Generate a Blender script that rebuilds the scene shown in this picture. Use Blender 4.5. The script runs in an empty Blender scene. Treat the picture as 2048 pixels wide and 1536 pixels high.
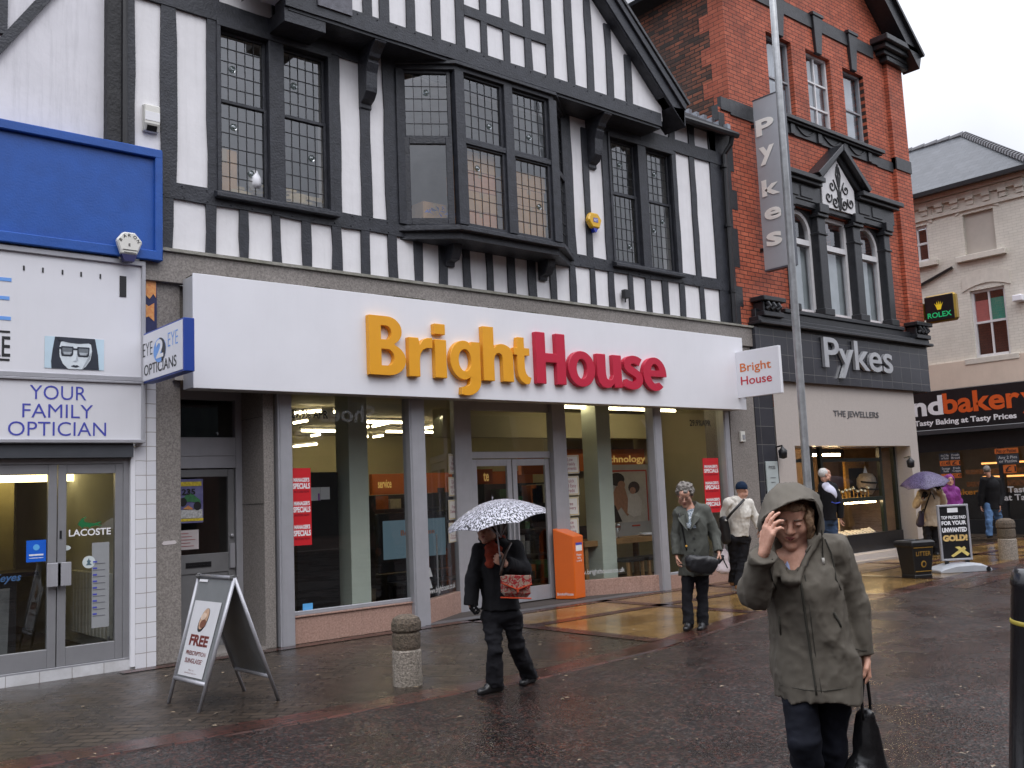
import bpy, bmesh, math, random
import numpy as np
from mathutils import Vector, Matrix
random.seed(7)
SC = bpy.context.scene
COL = SC.collection
R = math.radians

# ---------------------------------------------------------------- camera, sky, sun, exposure
FPX, YAW, PITCH, ROLL, DIST, EYE = 1935.4, 0.71025, 0.11403, -0.04327, 10.328, 1.6
_f = np.array([math.sin(YAW)*math.cos(PITCH), math.cos(YAW)*math.cos(PITCH), math.sin(PITCH)])
_r0 = np.array([math.cos(YAW), -math.sin(YAW), 0.0]); _u0 = np.cross(_r0, _f)
_r = math.cos(ROLL)*_r0 + math.sin(ROLL)*_u0
_u = -math.sin(ROLL)*_r0 + math.cos(ROLL)*_u0
EYEP = np.array([0.0, -DIST, EYE])
cam = bpy.data.cameras.new('camera'); cam.sensor_width = 36.0; cam.lens = 36.0*FPX/2048
cam.clip_start = 0.05; cam.clip_end = 2000
camo = bpy.data.objects.new('camera', cam); COL.objects.link(camo)
camo.matrix_world = Matrix(((_r[0], _u[0], -_f[0], 0.0), (_r[1], _u[1], -_f[1], -DIST), (_r[2], _u[2], -_f[2], EYE), (0, 0, 0, 1)))
SC.camera = camo
SC.view_settings.view_transform = 'Standard'; SC.view_settings.look = 'None'
SC.view_settings.exposure = 0.25; SC.view_settings.gamma = 1.0
SC.cycles.max_bounces = 8; SC.cycles.transparent_max_bounces = 16; SC.cycles.caustics_reflective = False; SC.cycles.caustics_refractive = False
SC.cycles.sample_clamp_indirect = 4.0
SC.cycles.use_denoising = True

SUN_EL, SUN_AZ = R(52), R(200)
w = bpy.data.worlds.new('World'); SC.world = w; w.use_nodes = True
nt = w.node_tree; nt.nodes.clear()
out = nt.nodes.new('ShaderNodeOutputWorld'); bg = nt.nodes.new('ShaderNodeBackground')
sky = nt.nodes.new('ShaderNodeTexSky'); sky.sky_type = 'NISHITA'; sky.sun_disc = False
sky.sun_elevation = SUN_EL; sky.sun_rotation = SUN_AZ; sky.air_density = 1.0; sky.dust_density = 4.0
bg.inputs['Strength'].default_value = 0.1
# overcast layer: thick cloud, brighter overhead than at the horizon, broken by soft noise
tc = nt.nodes.new('ShaderNodeTexCoord'); sp = nt.nodes.new('ShaderNodeSeparateXYZ')
nt.links.new(tc.outputs['Generated'], sp.inputs[0])
mr = nt.nodes.new('ShaderNodeMapRange'); mr.inputs[1].default_value = 0.0; mr.inputs[2].default_value = 1.0
mr.inputs[3].default_value = 5.6; mr.inputs[4].default_value = 31.0
pwz = nt.nodes.new('ShaderNodeMath'); pwz.operation = 'POWER'; pwz.inputs[1].default_value = 1.45; pwz.use_clamp = True
mxz = nt.nodes.new('ShaderNodeMath'); mxz.operation = 'MAXIMUM'; mxz.inputs[1].default_value = 0.0
nt.links.new(sp.outputs[2], mxz.inputs[0]); nt.links.new(mxz.outputs[0], pwz.inputs[0]); nt.links.new(pwz.outputs[0], mr.inputs[0])
nz = nt.nodes.new('ShaderNodeTexNoise'); nz.inputs['Scale'].default_value = 2.2; nz.inputs['Detail'].default_value = 5
nt.links.new(tc.outputs['Generated'], nz.inputs['Vector'])
mr2 = nt.nodes.new('ShaderNodeMapRange'); mr2.inputs[1].default_value = 0.3; mr2.inputs[2].default_value = 0.7
mr2.inputs[3].default_value = 0.66; mr2.inputs[4].default_value = 1.16
nt.links.new(nz.outputs['Fac'], mr2.inputs[0])
ml = nt.nodes.new('ShaderNodeMath'); ml.operation = 'MULTIPLY'
nt.links.new(mr.outputs[0], ml.inputs[0]); nt.links.new(mr2.outputs[0], ml.inputs[1])
cl = nt.nodes.new('ShaderNodeVectorMath'); cl.operation = 'SCALE'; cl.inputs[0].default_value = (0.945, 0.97, 1.06)
nt.links.new(ml.outputs[0], cl.inputs['Scale'])
mx = nt.nodes.new('ShaderNodeMixRGB'); mx.inputs[0].default_value = 0.93
nt.links.new(sky.outputs[0], mx.inputs[1]); nt.links.new(cl.outputs[0], mx.inputs[2])
nt.links.new(mx.outputs[0], bg.inputs['Color']); nt.links.new(bg.outputs[0], out.inputs[0])

sun = bpy.data.lights.new('sun', 'SUN'); sun.energy = 0.6; sun.angle = R(25); sun.color = (1.0, 0.97, 0.93)
suno = bpy.data.objects.new('sun', sun); COL.objects.link(suno)
_sd = Vector((math.sin(SUN_AZ)*math.cos(SUN_EL), math.cos(SUN_AZ)*math.cos(SUN_EL), math.sin(SUN_EL)))
suno.rotation_euler = _sd.to_track_quat('Z', 'Y').to_euler()

# ---------------------------------------------------------------- from photograph pixels to places in the world
def ray(px, py):
    return _r*(px-1024) - _u*(py-768) + _f*FPX
def F(px, py, y=0.0):                      # point on a plane parallel to the shop fronts -> X, Z
    d = ray(px, py); p = EYEP + d*(y+DIST)/d[1]; return float(p[0]), float(p[2])
def G(px, py, z=0.0):                      # point on the ground (or another level) -> X, Y
    d = ray(px, py); p = EYEP + d*(z-EYE)/d[2]; return float(p[0]), float(p[1])
def OX(px, py, x):                         # point on a cross wall -> Y, Z
    d = ray(px, py); p = EYEP + d*x/d[0]; return float(p[1]), float(p[2])
def DP(px, py, depth):                     # point at a distance along the view axis
    return EYEP + ray(px, py)*(depth/FPX)
def depth_of(p):
    return float((np.array(p)-EYEP) @ _f)
def XZ(px, z, y=0.0):                      # X on a front plane where height z shows at column px
    a, b = F(px, 300, y), F(px, 900, y)
    return a[0] + (b[0]-a[0])*(z-a[1])/(b[1]-a[1])

# ---------------------------------------------------------------- mesh builder
class MB:
    def __init__(s): s.v = []; s.f = []
    def add(s, vs, fs):
        o = len(s.v); s.v += [tuple(map(float, p)) for p in vs]; s.f += [tuple(i+o for i in f) for f in fs]; return s
    def box(s, x0, x1, y0, y1, z0, z1):
        vs = [(x, y, z) for z in (z0, z1) for y in (y0, y1) for x in (x0, x1)]
        return s.add(vs, [(0, 2, 3, 1), (4, 5, 7, 6), (0, 1, 5, 4), (2, 6, 7, 3), (0, 4, 6, 2), (1, 3, 7, 5)])
    def obox(s, o, a, b, c):
        o, a, b, c = map(np.array, (o, a, b, c))
        vs = [o+i*a+j*b+k*c for k in (0, 1) for j in (0, 1) for i in (0, 1)]
        return s.add(vs, [(0, 2, 3, 1), (4, 5, 7, 6), (0, 1, 5, 4), (2, 6, 7, 3), (0, 4, 6, 2), (1, 3, 7, 5)])
    def ext(s, pts, d):                    # polygon of 3D points pushed along d
        n = len(pts); d = np.array(d, float); pts = [np.array(p, float) for p in pts]
        vs = pts + [p+d for p in pts]
        fs = [tuple(range(n)), tuple(range(2*n-1, n-1, -1))] + [(i, i+n, (i+1) % n+n, (i+1) % n) for i in range(n)]
        return s.add(vs, fs)
    def pxz(s, pts, y0, y1): return s.ext([(x, y0, z) for x, z in pts], (0, y1-y0, 0))
    def pyz(s, pts, x0, x1): return s.ext([(x0, y, z) for y, z in pts], (x1-x0, 0, 0))
    def pxy(s, pts, z0, z1): return s.ext([(x, y, z0) for x, y in pts], (0, 0, z1-z0))
    def quad(s, *p): return s.add(p, [tuple(range(len(p)))])
    def tube(s, pts, r, n=10, cap=True):
        pts = [np.array(p, float) for p in pts]; m = len(pts)
        rs = r if isinstance(r, (list, tuple)) else [r]*m
        vs = []; prev = None
        for i, p in enumerate(pts):
            t = pts[min(i+1, m-1)]-pts[max(i-1, 0)]; t /= np.linalg.norm(t)+1e-9
            if prev is None:
                a = np.array([0, 0, 1.0]) if abs(t[2]) < .9 else np.array([1.0, 0, 0])
            else: a = prev
            a = a-t*(a@t); a /= np.linalg.norm(a)+1e-9; b = np.cross(t, a); prev = a
            vs += [p+rs[i]*(math.cos(q)*a+math.sin(q)*b) for q in np.linspace(0, 2*math.pi, n, endpoint=False)]
        fs = [(i*n+j, i*n+(j+1) % n, (i+1)*n+(j+1) % n, (i+1)*n+j) for i in range(m-1) for j in range(n)]
        if cap: fs += [tuple(range(n-1, -1, -1)), tuple(range((m-1)*n, m*n))]
        return s.add(vs, fs)
    def lathe(s, prof, c, n=24, ax=None):
        c = np.array(c, float); vs = []; m = len(prof)
        ax = ax or ((1, 0, 0), (0, 1, 0), (0, 0, 1)); A, B, Z = map(np.array, ax)
        for r, z in prof:
            vs += [c+r*math.cos(q)*A+r*math.sin(q)*B+z*Z for q in np.linspace(0, 2*math.pi, n, endpoint=False)]
        fs = [(i*n+j, i*n+(j+1) % n, (i+1)*n+(j+1) % n, (i+1)*n+j) for i in range(m-1) for j in range(n)]
        fs += [tuple(range(n-1, -1, -1)), tuple(range((m-1)*n, m*n))]
        return s.add(vs, fs)
    def wall(s, x0, x1, z0, z1, y, holes, depth, back=False):   # front face with openings and their reveals
        xs = sorted({x0, x1} | {h[i] for h in holes for i in (0, 1) if x0 < h[i] < x1})
        zs = sorted({z0, z1} | {h[i] for h in holes for i in (2, 3) if z0 < h[i] < z1})
        for a, b in zip(xs, xs[1:]):
            for c, d in zip(zs, zs[1:]):
                mxx, mz = (a+b)/2, (c+d)/2
                if any(h[0] < mxx < h[1] and h[2] < mz < h[3] for h in holes): continue
                s.quad((a, y, c), (b, y, c), (b, y, d), (a, y, d))
        for h in holes:
            a, b, c, d = h[:4]; e = y+depth
            s.quad((a, y, c), (a, y, d), (a, e, d), (a, e, c)); s.quad((b, y, d), (b, y, c), (b, e, c), (b, e, d))
            s.quad((a, y, d), (b, y, d), (b, e, d), (a, e, d)); s.quad((b, y, c), (a, y, c), (a, e, c), (b, e, c))
        return s

ORG = {}
def tag(o, label=None, cat=None, group=None, kind=None):
    if label: o['label'] = label
    if cat: o['category'] = cat
    if group: o['group'] = group
    if kind: o['kind'] = kind
    return o
def thing(name, loc, label, cat, group=None):
    o = bpy.data.objects.new(name, None); COL.objects.link(o); o.location = loc; o.empty_display_size = .2
    ORG[o.name] = np.array(loc, float)
    return tag(o, label, cat, group)
def mk(name, mb, mat, parent=None, smooth=False, bevel=0, loc=None, label=None):
    base = ORG[parent.name] if parent else np.array(loc if loc is not None else (0, 0, 0), float)
    v = np.array(mb.v, float) - base
    me = bpy.data.meshes.new(name); me.from_pydata(v.tolist(), [], mb.f); me.update()
    if mat: me.materials.append(mat)
    o = bpy.data.objects.new(name, me); COL.objects.link(o)
    if parent: o.parent = parent
    else: o.location = base
    ORG[o.name] = base
    bm = bmesh.new(); bm.from_mesh(me); bmesh.ops.recalc_face_normals(bm, faces=bm.faces); bm.to_mesh(me); bm.free()
    if smooth: me.shade_smooth()
    if bevel:
        b = o.modifiers.new('bevel', 'BEVEL'); b.width = bevel; b.segments = 1; b.limit_method = 'ANGLE'; b.angle_limit = R(50)
    if label: o['label'] = label
    return o
def copy_tree(o, off, label=None, parent=None):
    c = o.copy(); COL.objects.link(c)
    ORG[c.name] = ORG[o.name]+np.array(off, float)
    if parent: c.parent = parent
    else: c.location = Vector(o.location)+Vector(off)
    if label: c['label'] = label
    for ch in list(o.children): copy_tree(ch, off, None, c)
    return c

# ---------------------------------------------------------------- text
def text_data(s, bold=0.0, shear=0.0, spacing=1.0, res=4):
    cu = bpy.data.curves.new('text', 'FONT'); cu.body = s; cu.align_x = 'CENTER'; cu.offset = bold; cu.shear = shear
    cu.space_character = spacing; cu.resolution_u = res; cu.space_line = .92
    o = bpy.data.objects.new('text', cu); COL.objects.link(o)
    dg = bpy.context.evaluated_depsgraph_get(); dg.update()
    me = bpy.data.meshes.new_from_object(o.evaluated_get(dg))
    v = np.array([x.co[:] for x in me.vertices]); f = [tuple(p.vertices) for p in me.polygons]
    bpy.data.objects.remove(o); bpy.data.curves.remove(cu); bpy.data.meshes.remove(me)
    return v, f
def islands(nv, faces):
    par = list(range(nv))
    def fd(a):
        while par[a] != a: par[a] = par[par[a]]; a = par[a]
        return a
    for f in faces:
        for i in f[1:]: par[fd(i)] = fd(f[0])
    g = {}
    for i in range(nv): g.setdefault(fd(i), []).append(i)
    return list(g.values())
def text(name, s, o, u, w, h, mat, parent, depth=0.0, bold=0.02, v=(0, 0, 1), split=False, shear=0, spacing=1.0, smooth=False, serif=0, fit=None):
    """letters standing on the plane through o (bottom left) with directions u, v; w, h size of the whole block"""
    vs, fs = text_data(s, bold, shear, spacing)
    mn, mxv = vs.min(0), vs.max(0); sz = mxv-mn
    if w is None: w = h*sz[0]/sz[1]
    if h is None: h = w*sz[1]/sz[0]
    o, u, v = (np.array(q, float) for q in (o, u, v)); n = np.cross(u, v)
    P = lambda q, k: o + u*(q[0]-mn[0])/sz[0]*w + v*(q[1]-mn[1])/sz[1]*h + n*k
    groups = [list(range(len(vs)))]
    if split:
        isl = [(min(vs[i][0] for i in g), max(vs[i][0] for i in g), g) for g in islands(len(vs), fs)]
        isl.sort(key=lambda t: t[0]); merged = []
        for a, b, g in isl:
            if merged and a < merged[-1][1]-0.3*(b-a): merged[-1] = (merged[-1][0], max(b, merged[-1][1]), merged[-1][2]+g)
            else: merged.append((a, b, g))
        groups = [m[2] for m in merged]
    objs = []
    for g in groups:
        idx = {i: k for k, i in enumerate(g)}; gf = [tuple(idx[i] for i in f) for f in fs if f[0] in idx]
        mb = MB(); n0 = len(g)
        if depth > 0:
            ed = {}
            for f in gf:
                for a, b in zip(f, f[1:]+f[:1]): ed[(a, b)] = ed.get((a, b), 0)+1
            rim = [e for e in ed if (e[1], e[0]) not in ed]
            mb.add([P(vs[i], depth) for i in g] + [P(vs[i], 0) for i in g], gf + [(b, a, a+n0, b+n0) for a, b in rim])
        else: mb.add([P(vs[i], 0) for i in g], gf)
        objs.append(mk(name, mb, mat, parent))
    return objs

# ---------------------------------------------------------------- materials
def _n(nt, t, **kw):
    n = nt.nodes.new(t)
    for k, v in kw.items():
        if k in n.inputs: n.inputs[k].default_value = v
        else: setattr(n, k, v)
    return n
MATS = {}
def mat(name, col=(.5, .5, .5), rough=.5, var=.1, scale=6.0, bump=0.0, bscale=60.0, metal=0.0, spec=.5, emis=None, col2=None, streak=0.0, dirt=0.0, dirtcol=(.08, .07, .06), coat=0.0, rvar=0.0, sss=0.0, sheen=0.0):
    if name in MATS: return MATS[name]
    m = bpy.data.materials.new(name); m.use_nodes = True; t = m.node_tree; L = t.links.new
    b = t.nodes['Principled BSDF']; MATS[name] = m
    tcn = _n(t, 'ShaderNodeTexCoord'); co = tcn.outputs['Object']
    nn = _n(t, 'ShaderNodeTexNoise', Scale=scale, Detail=6.0, Roughness=.62); L(co, nn.inputs['Vector'])
    rp = _n(t, 'ShaderNodeMapRange'); rp.inputs[1].default_value = .3; rp.inputs[2].default_value = .7; L(nn.outputs['Fac'], rp.inputs[0])
    c = _n(t, 'ShaderNodeMixRGB'); c2 = col2 or tuple(min(1, x*(1+var)) for x in col); c1 = col if col2 else tuple(x*(1-var) for x in col)
    c.inputs[1].default_value = (*c1, 1); c.inputs[2].default_value = (*c2, 1); L(rp.outputs[0], c.inputs[0]); cur = c.outputs[0]
    if streak or dirt:
        mp = _n(t, 'ShaderNodeMapping'); mp.inputs['Scale'].default_value = (9, 9, .7) if streak else (1.3, 1.3, 1.3); L(co, mp.inputs['Vector'])
        n2 = _n(t, 'ShaderNodeTexNoise', Scale=1.6, Detail=7.0, Roughness=.7); L(mp.outputs[0], n2.inputs['Vector'])
        r2 = _n(t, 'ShaderNodeMapRange'); r2.inputs[1].default_value = .48; r2.inputs[2].default_value = .8; r2.inputs[4].default_value = streak or dirt
        L(n2.outputs['Fac'], r2.inputs[0])
        d = _n(t, 'ShaderNodeMixRGB'); d.inputs[2].default_value = (*dirtcol, 1); L(r2.outputs[0], d.inputs[0]); L(cur, d.inputs[1]); cur = d.outputs[0]
    L(cur, b.inputs['Base Color'])
    b.inputs['Roughness'].default_value = rough; b.inputs['Metallic'].default_value = metal; b.inputs['Specular IOR Level'].default_value = spec
    if coat: b.inputs['Coat Weight'].default_value = coat; b.inputs['Coat Roughness'].default_value = .08
    if sss: b.inputs['Subsurface Weight'].default_value = sss; b.inputs['Subsurface Radius'].default_value = (.012, .005, .003)
    if sheen: b.inputs['Sheen Weight'].default_value = sheen
    if rvar:
        r3 = _n(t, 'ShaderNodeMapRange'); r3.inputs[3].default_value = rough-rvar; r3.inputs[4].default_value = rough+rvar
        L(nn.outputs['Fac'], r3.inputs[0]); L(r3.outputs[0], b.inputs['Roughness'])
    if bump:
        n3 = _n(t, 'ShaderNodeTexNoise', Scale=bscale, Detail=5.0); L(co, n3.inputs['Vector'])
        bp = _n(t, 'ShaderNodeBump', Strength=bump, Distance=.02); L(n3.outputs['Fac'], bp.inputs['Height']); L(bp.outputs[0], b.inputs['Normal'])
    if emis: b.inputs['Emission Color'].default_value = (*emis[:3], 1); b.inputs['Emission Strength'].default_value = emis[3]
    return m
def brick(name, c1, c2, mortar, bw=.225, bh=.075, axis='xz', ms=.007, rough=.75, noise=.3, bump=.4, offset=.5, nscale=3.0, spec=.4, mvar=None, dark=(.03, .028, .026), darkamt=0.0, rot=0.0):
    if name in MATS: return MATS[name]
    m = bpy.data.materials.new(name); m.use_nodes = True; t = m.node_tree; L = t.links.new; MATS[name] = m
    b = t.nodes['Principled BSDF']; g = _n(t, 'ShaderNodeNewGeometry')
    s = _n(t, 'ShaderNodeSeparateXYZ'); L(g.outputs['Position'], s.inputs[0]); cb = _n(t, 'ShaderNodeCombineXYZ')
    L(s.outputs['XYZ'.index(axis[0].upper())], cb.inputs[0]); L(s.outputs['XYZ'.index(axis[1].upper())], cb.inputs[1])
    src = cb.outputs[0]
    if rot:
        mp = _n(t, 'ShaderNodeMapping'); mp.inputs['Rotation'].default_value = (0, 0, rot); L(src, mp.inputs['Vector']); src = mp.outputs[0]
    wz = _n(t, 'ShaderNodeTexNoise', Scale=9.0, Detail=2.0); L(src, wz.inputs['Vector'])
    wa = _n(t, 'ShaderNodeVectorMath', operation='MULTIPLY_ADD'); wa.inputs[1].default_value = (.012, .012, 0); L(wz.outputs['Color'], wa.inputs[0]); L(src, wa.inputs[2]); src = wa.outputs[0]
    bt = _n(t, 'ShaderNodeTexBrick'); bt.offset = offset; bt.inputs['Scale'].default_value = 1.0
    bt.inputs['Brick Width'].default_value = bw; bt.inputs['Row Height'].default_value = bh; bt.inputs['Mortar Size'].default_value = ms
    bt.inputs['Mortar Smooth'].default_value = .3; bt.inputs['Bias'].default_value = 0.0
    bt.inputs['Color1'].default_value = (*c1, 1); bt.inputs['Color2'].default_value = (*c2, 1); bt.inputs['Mortar'].default_value = (*mortar, 1)
    L(src, bt.inputs['Vector'])
    nn = _n(t, 'ShaderNodeTexNoise', Scale=nscale, Detail=8.0, Roughness=.68); L(g.outputs['Position'], nn.inputs['Vector'])
    rp = _n(t, 'ShaderNodeMapRange'); rp.inputs[1].default_value = .3; rp.inputs[2].default_value = .72; rp.inputs[3].default_value = 1+noise*.6; rp.inputs[4].default_value = 1-noise
    L(nn.outputs['Fac'], rp.inputs[0])
    vm = _n(t, 'ShaderNodeVectorMath', operation='SCALE'); L(bt.outputs['Color'], vm.inputs[0]); L(rp.outputs[0], vm.inputs['Scale']); cur = vm.outputs[0]
    if darkamt:
        n2 = _n(t, 'ShaderNodeTexNoise', Scale=1.1, Detail=6.0, Roughness=.7); L(g.outputs['Position'], n2.inputs['Vector'])
        r2 = _n(t, 'ShaderNodeMapRange'); r2.inputs[1].default_value = .45; r2.inputs[2].default_value = .7; r2.inputs[4].default_value = darkamt; L(n2.outputs['Fac'], r2.inputs[0])
        d = _n(t, 'ShaderNodeMixRGB'); d.inputs[2].default_value = (*dark, 1); L(r2.outputs[0], d.inputs[0]); L(cur, d.inputs[1]); cur = d.outputs[0]
    L(cur, b.inputs['Base Color']); b.inputs['Roughness'].default_value = rough; b.inputs['Specular IOR Level'].default_value = spec
    ad = _n(t, 'ShaderNodeMath', operation='MULTIPLY_ADD'); ad.inputs[1].default_value = -1.0; L(bt.outputs['Fac'], ad.inputs[0])
    n3 = _n(t, 'ShaderNodeTexNoise', Scale=70.0, Detail=3.0); L(g.outputs['Position'], n3.inputs['Vector'])
    s3 = _n(t, 'ShaderNodeMath', operation='MULTIPLY'); s3.inputs[1].default_value = .5; L(n3.outputs['Fac'], s3.inputs[0]); L(s3.outputs[0], ad.inputs[2])
    bp = _n(t, 'ShaderNodeBump', Strength=bump, Distance=.01); L(ad.outputs[0], bp.inputs['Height']); L(bp.outputs[0], b.inputs['Normal'])
    return m
def glass(name, tint=(.8, .82, .82), rough=.0, refl=1.0, wav=0.0, wscale=8.0):
    if name in MATS: return MATS[name]
    m = bpy.data.materials.new(name); m.use_nodes = True; t = m.node_tree; L = t.links.new; MATS[name] = m
    t.nodes.remove(t.nodes['Principled BSDF']); o = t.nodes['Material Output']
    tr = _n(t, 'ShaderNodeBsdfTransparent'); tr.inputs[0].default_value = (*tint, 1)
    gl = _n(t, 'ShaderNodeBsdfGlossy'); gl.inputs['Roughness'].default_value = rough; gl.inputs['Color'].default_value = (.9, .92, .95, 1)
    lw = _n(t, 'ShaderNodeLayerWeight'); lw.inputs['Blend'].default_value = .5
    pw = _n(t, 'ShaderNodeMath', operation='POWER'); pw.inputs[1].default_value = 4.5; L(lw.outputs['Facing'], pw.inputs[0])
    mu = _n(t, 'ShaderNodeMath', operation='MULTIPLY_ADD'); mu.inputs[1].default_value = .9; mu.inputs[2].default_value = .085*refl; mu.use_clamp = True; L(pw.outputs[0], mu.inputs[0])
    if wav:
        tcn = _n(t, 'ShaderNodeTexCoord'); nn = _n(t, 'ShaderNodeTexNoise', Scale=wscale, Detail=1.0); L(tcn.outputs['Object'], nn.inputs['Vector'])
        bp = _n(t, 'ShaderNodeBump', Strength=wav, Distance=.02); L(nn.outputs['Fac'], bp.inputs['Height']); L(bp.outputs[0], gl.inputs['Normal'])
    mx = _n(t, 'ShaderNodeMixShader'); L(mu.outputs[0], mx.inputs[0]); L(tr.outputs[0], mx.inputs[1]); L(gl.outputs[0], mx.inputs[2]); L(mx.outputs[0], o.inputs[0])
    return m

BLACKWOOD = mat('black_stained_timber', (.028, .03, .038), .45, .35, 9, .35, 40, spec=.45)
RENDER = mat('white_painted_render', (.80, .79, .81), .7, .05, 3, .16, 14, streak=.2, dirtcol=(.42, .41, .40))
GRANITE = mat('brown_granite', (.13, .115, .105), .4, .3, 55, .1, 120, col2=(.33, .30, .275), spec=.5)
PINKGRANITE = mat('pink_granite', (.26, .15, .115), .35, .3, 45, .05, 120, col2=(.5, .33, .27), streak=.25)
ALU = mat('silver_aluminium', (.42, .42, .45), .4, .06, 5, .05, 60, metal=.35, streak=.15, dirtcol=(.16, .15, .15))
WHITEP = mat('white_panel', (.79, .79, .83), .35, .02, 2, streak=.07, dirtcol=(.55, .55, .55))
SIGNWHITE = mat('white_sign_face', (.74, .74, .78), .3, .02, 2, streak=.08, dirtcol=(.5, .5, .5))
BLACK = mat('black_paint', (.012, .012, .014), .35, .3, 10)
BLACKTXT = mat('black_lettering', (.015, .015, .018), .5, .1, 10)
WHITETXT = mat('white_lettering', (.8, .8, .82), .5, .03, 10)
LEAD = mat('lead_strip', (.035, .037, .042), .5, .2, 30)
GLASS = glass('window_glass', (.82, .84, .83), 0, .9)
OLDGLASS = glass('old_leaded_glass', (.74, .74, .72), .02, 1.6, .12, 4)
# ---------------------------------------------------------------- ground
def wet(name, kind):
    m = bpy.data.materials.new(name); m.use_nodes = True; t = m.node_tree; L = t.links.new
    b = t.nodes['Principled BSDF']; g = _n(t, 'ShaderNodeNewGeometry'); P = g.outputs['Position']
    n1 = _n(t, 'ShaderNodeTexNoise', Scale=.9, Detail=7.0, Roughness=.65); L(P, n1.inputs['Vector'])      # wet / damp patches
    n2 = _n(t, 'ShaderNodeTexNoise', Scale=85.0, Detail=3.0); L(P, n2.inputs['Vector'])
    if kind == 'road':
        vo = _n(t, 'ShaderNodeTexVoronoi', Scale=52.0); L(P, vo.inputs['Vector'])
        sx = _n(t, 'ShaderNodeSeparateXYZ'); L(vo.outputs['Color'], sx.inputs[0])
        rp = _n(t, 'ShaderNodeValToRGB'); L(sx.outputs[0], rp.inputs[0]); e = rp.color_ramp.elements
        e[0].position = 0; e[0].color = (.008, .0075, .0075, 1); e[1].position = 1; e[1].color = (.075, .07, .066, 1)
        for p, c in ((.34, (.015, .0135, .013, 1)), (.62, (.024, .017, .015, 1)), (.74, (.075, .027, .02, 1)), (.9, (.05, .04, .036, 1)), (.975, (.055, .05, .046, 1))):
            q = e.new(p); q.color = c
        n4 = _n(t, 'ShaderNodeTexNoise', Scale=1.6, Detail=6.0, Roughness=.7); L(P, n4.inputs['Vector'])
        r4 = _n(t, 'ShaderNodeMapRange'); r4.inputs[1].default_value = .3; r4.inputs[2].default_value = .7; r4.inputs[3].default_value = .5; r4.inputs[4].default_value = 1.25; L(n4.outputs['Fac'], r4.inputs[0])
        vm = _n(t, 'ShaderNodeVectorMath', operation='SCALE'); L(rp.outputs[0], vm.inputs[0]); L(r4.outputs[0], vm.inputs['Scale']); colr = vm.outputs[0]
        h = vo.outputs['Distance']; bstr, lo, hi = .42, .13, .46
    else:
        bw, bh, c1, c2, mo, rot = {'brown': (.21, .105, (.034, .025, .018), (.062, .045, .032), (.006, .005, .004), R(45)),
                               'ochre': (.45, .45, (.20, .115, .036), (.28, .17, .06), (.03, .022, .014), 0),
                               'red': (.22, .07, (.085, .026, .018), (.05, .022, .016), (.012, .009, .008), 0)}[kind]
        mp = _n(t, 'ShaderNodeMapping'); mp.inputs['Rotation'].default_value = (0, 0, rot); L(P, mp.inputs['Vector'])
        bt = _n(t, 'ShaderNodeTexBrick'); bt.inputs['Scale'].default_value = 1; bt.inputs['Brick Width'].default_value = bw; bt.inputs['Row Height'].default_value = bh
        bt.inputs['Mortar Size'].default_value = .009 if kind != 'ochre' else .011; bt.inputs['Color1'].default_value = (*c1, 1); bt.inputs['Color2'].default_value = (*c2, 1); bt.inputs['Mortar'].default_value = (*mo, 1)
        L(mp.outputs[0], bt.inputs['Vector'])
        r4 = _n(t, 'ShaderNodeMapRange'); r4.inputs[1].default_value = .3; r4.inputs[2].default_value = .7; r4.inputs[3].default_value = .55; r4.inputs[4].default_value = 1.2; L(n1.outputs['Fac'], r4.inputs[0])
        vm = _n(t, 'ShaderNodeVectorMath', operation='SCALE'); L(bt.outputs['Color'], vm.inputs[0]); L(r4.outputs[0], vm.inputs['Scale']); colr = vm.outputs[0]
        iv = _n(t, 'ShaderNodeMath', operation='SUBTRACT'); iv.inputs[0].default_value = 1.0; L(bt.outputs['Fac'], iv.inputs[1])
        h = iv.outputs[0]; bstr, lo, hi = {'brown': (1.0, .12, .4), 'ochre': (.22, .05, .22), 'red': (.45, .1, .35)}[kind]
    L(colr, b.inputs['Base Color'])
    rr = _n(t, 'ShaderNodeMapRange'); rr.inputs[1].default_value = .36; rr.inputs[2].default_value = .62; rr.inputs[3].default_value = lo; rr.inputs[4].default_value = hi; L(n1.outputs['Fac'], rr.inputs[0])
    L(rr.outputs[0], b.inputs['Roughness']); b.inputs['Specular IOR Level'].default_value = {'road': .32, 'brown': .4}.get(kind, .5)
    hs = _n(t, 'ShaderNodeMath', operation='MULTIPLY_ADD'); hs.inputs[1].default_value = .35; L(n2.outputs['Fac'], hs.inputs[0]); L(h, hs.inputs[2])
    n5 = _n(t, 'ShaderNodeTexNoise', Scale=6.0, Detail=4.0); L(P, n5.inputs['Vector'])
    h2 = _n(t, 'ShaderNodeMath', operation='MULTIPLY_ADD'); h2.inputs[1].default_value = .22 if kind != 'ochre' else 1.0; L(n5.outputs['Fac'], h2.inputs[0]); L(hs.outputs[0], h2.inputs[2])
    bp = _n(t, 'ShaderNodeBump', Strength=bstr, Distance=.009); L(h2.outputs[0], bp.inputs['Height']); L(bp.outputs[0], b.inputs['Normal'])
    return m
KERB = [(-40, -3.3), (1.6, -3.35), (3.5, -3.65), (5.8, -3.82), (7.6, -3.65), (9.8, -3.12), (10.5, -3.08), (11.7, -3.45), (15, -3.18), (19, -2.75), (26.5, -2.6), (60, -2.6)]
def strip(a, b, z):
    mb = MB()
    for p, q, r, s_ in zip(a, a[1:], b, b[1:]): mb.quad((*p, z), (*q, z), (*s_, z), (*r, z))
    return mb
def off(k, d): return [(x, y+d) for x, y in k]
RED = wet('wet_red_brick_edging', 'red')
mb = MB(); mb.quad((-300, -300, -.004), (300, -300, -.004), (300, 300, -.004), (-300, 300, -.004))
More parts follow.
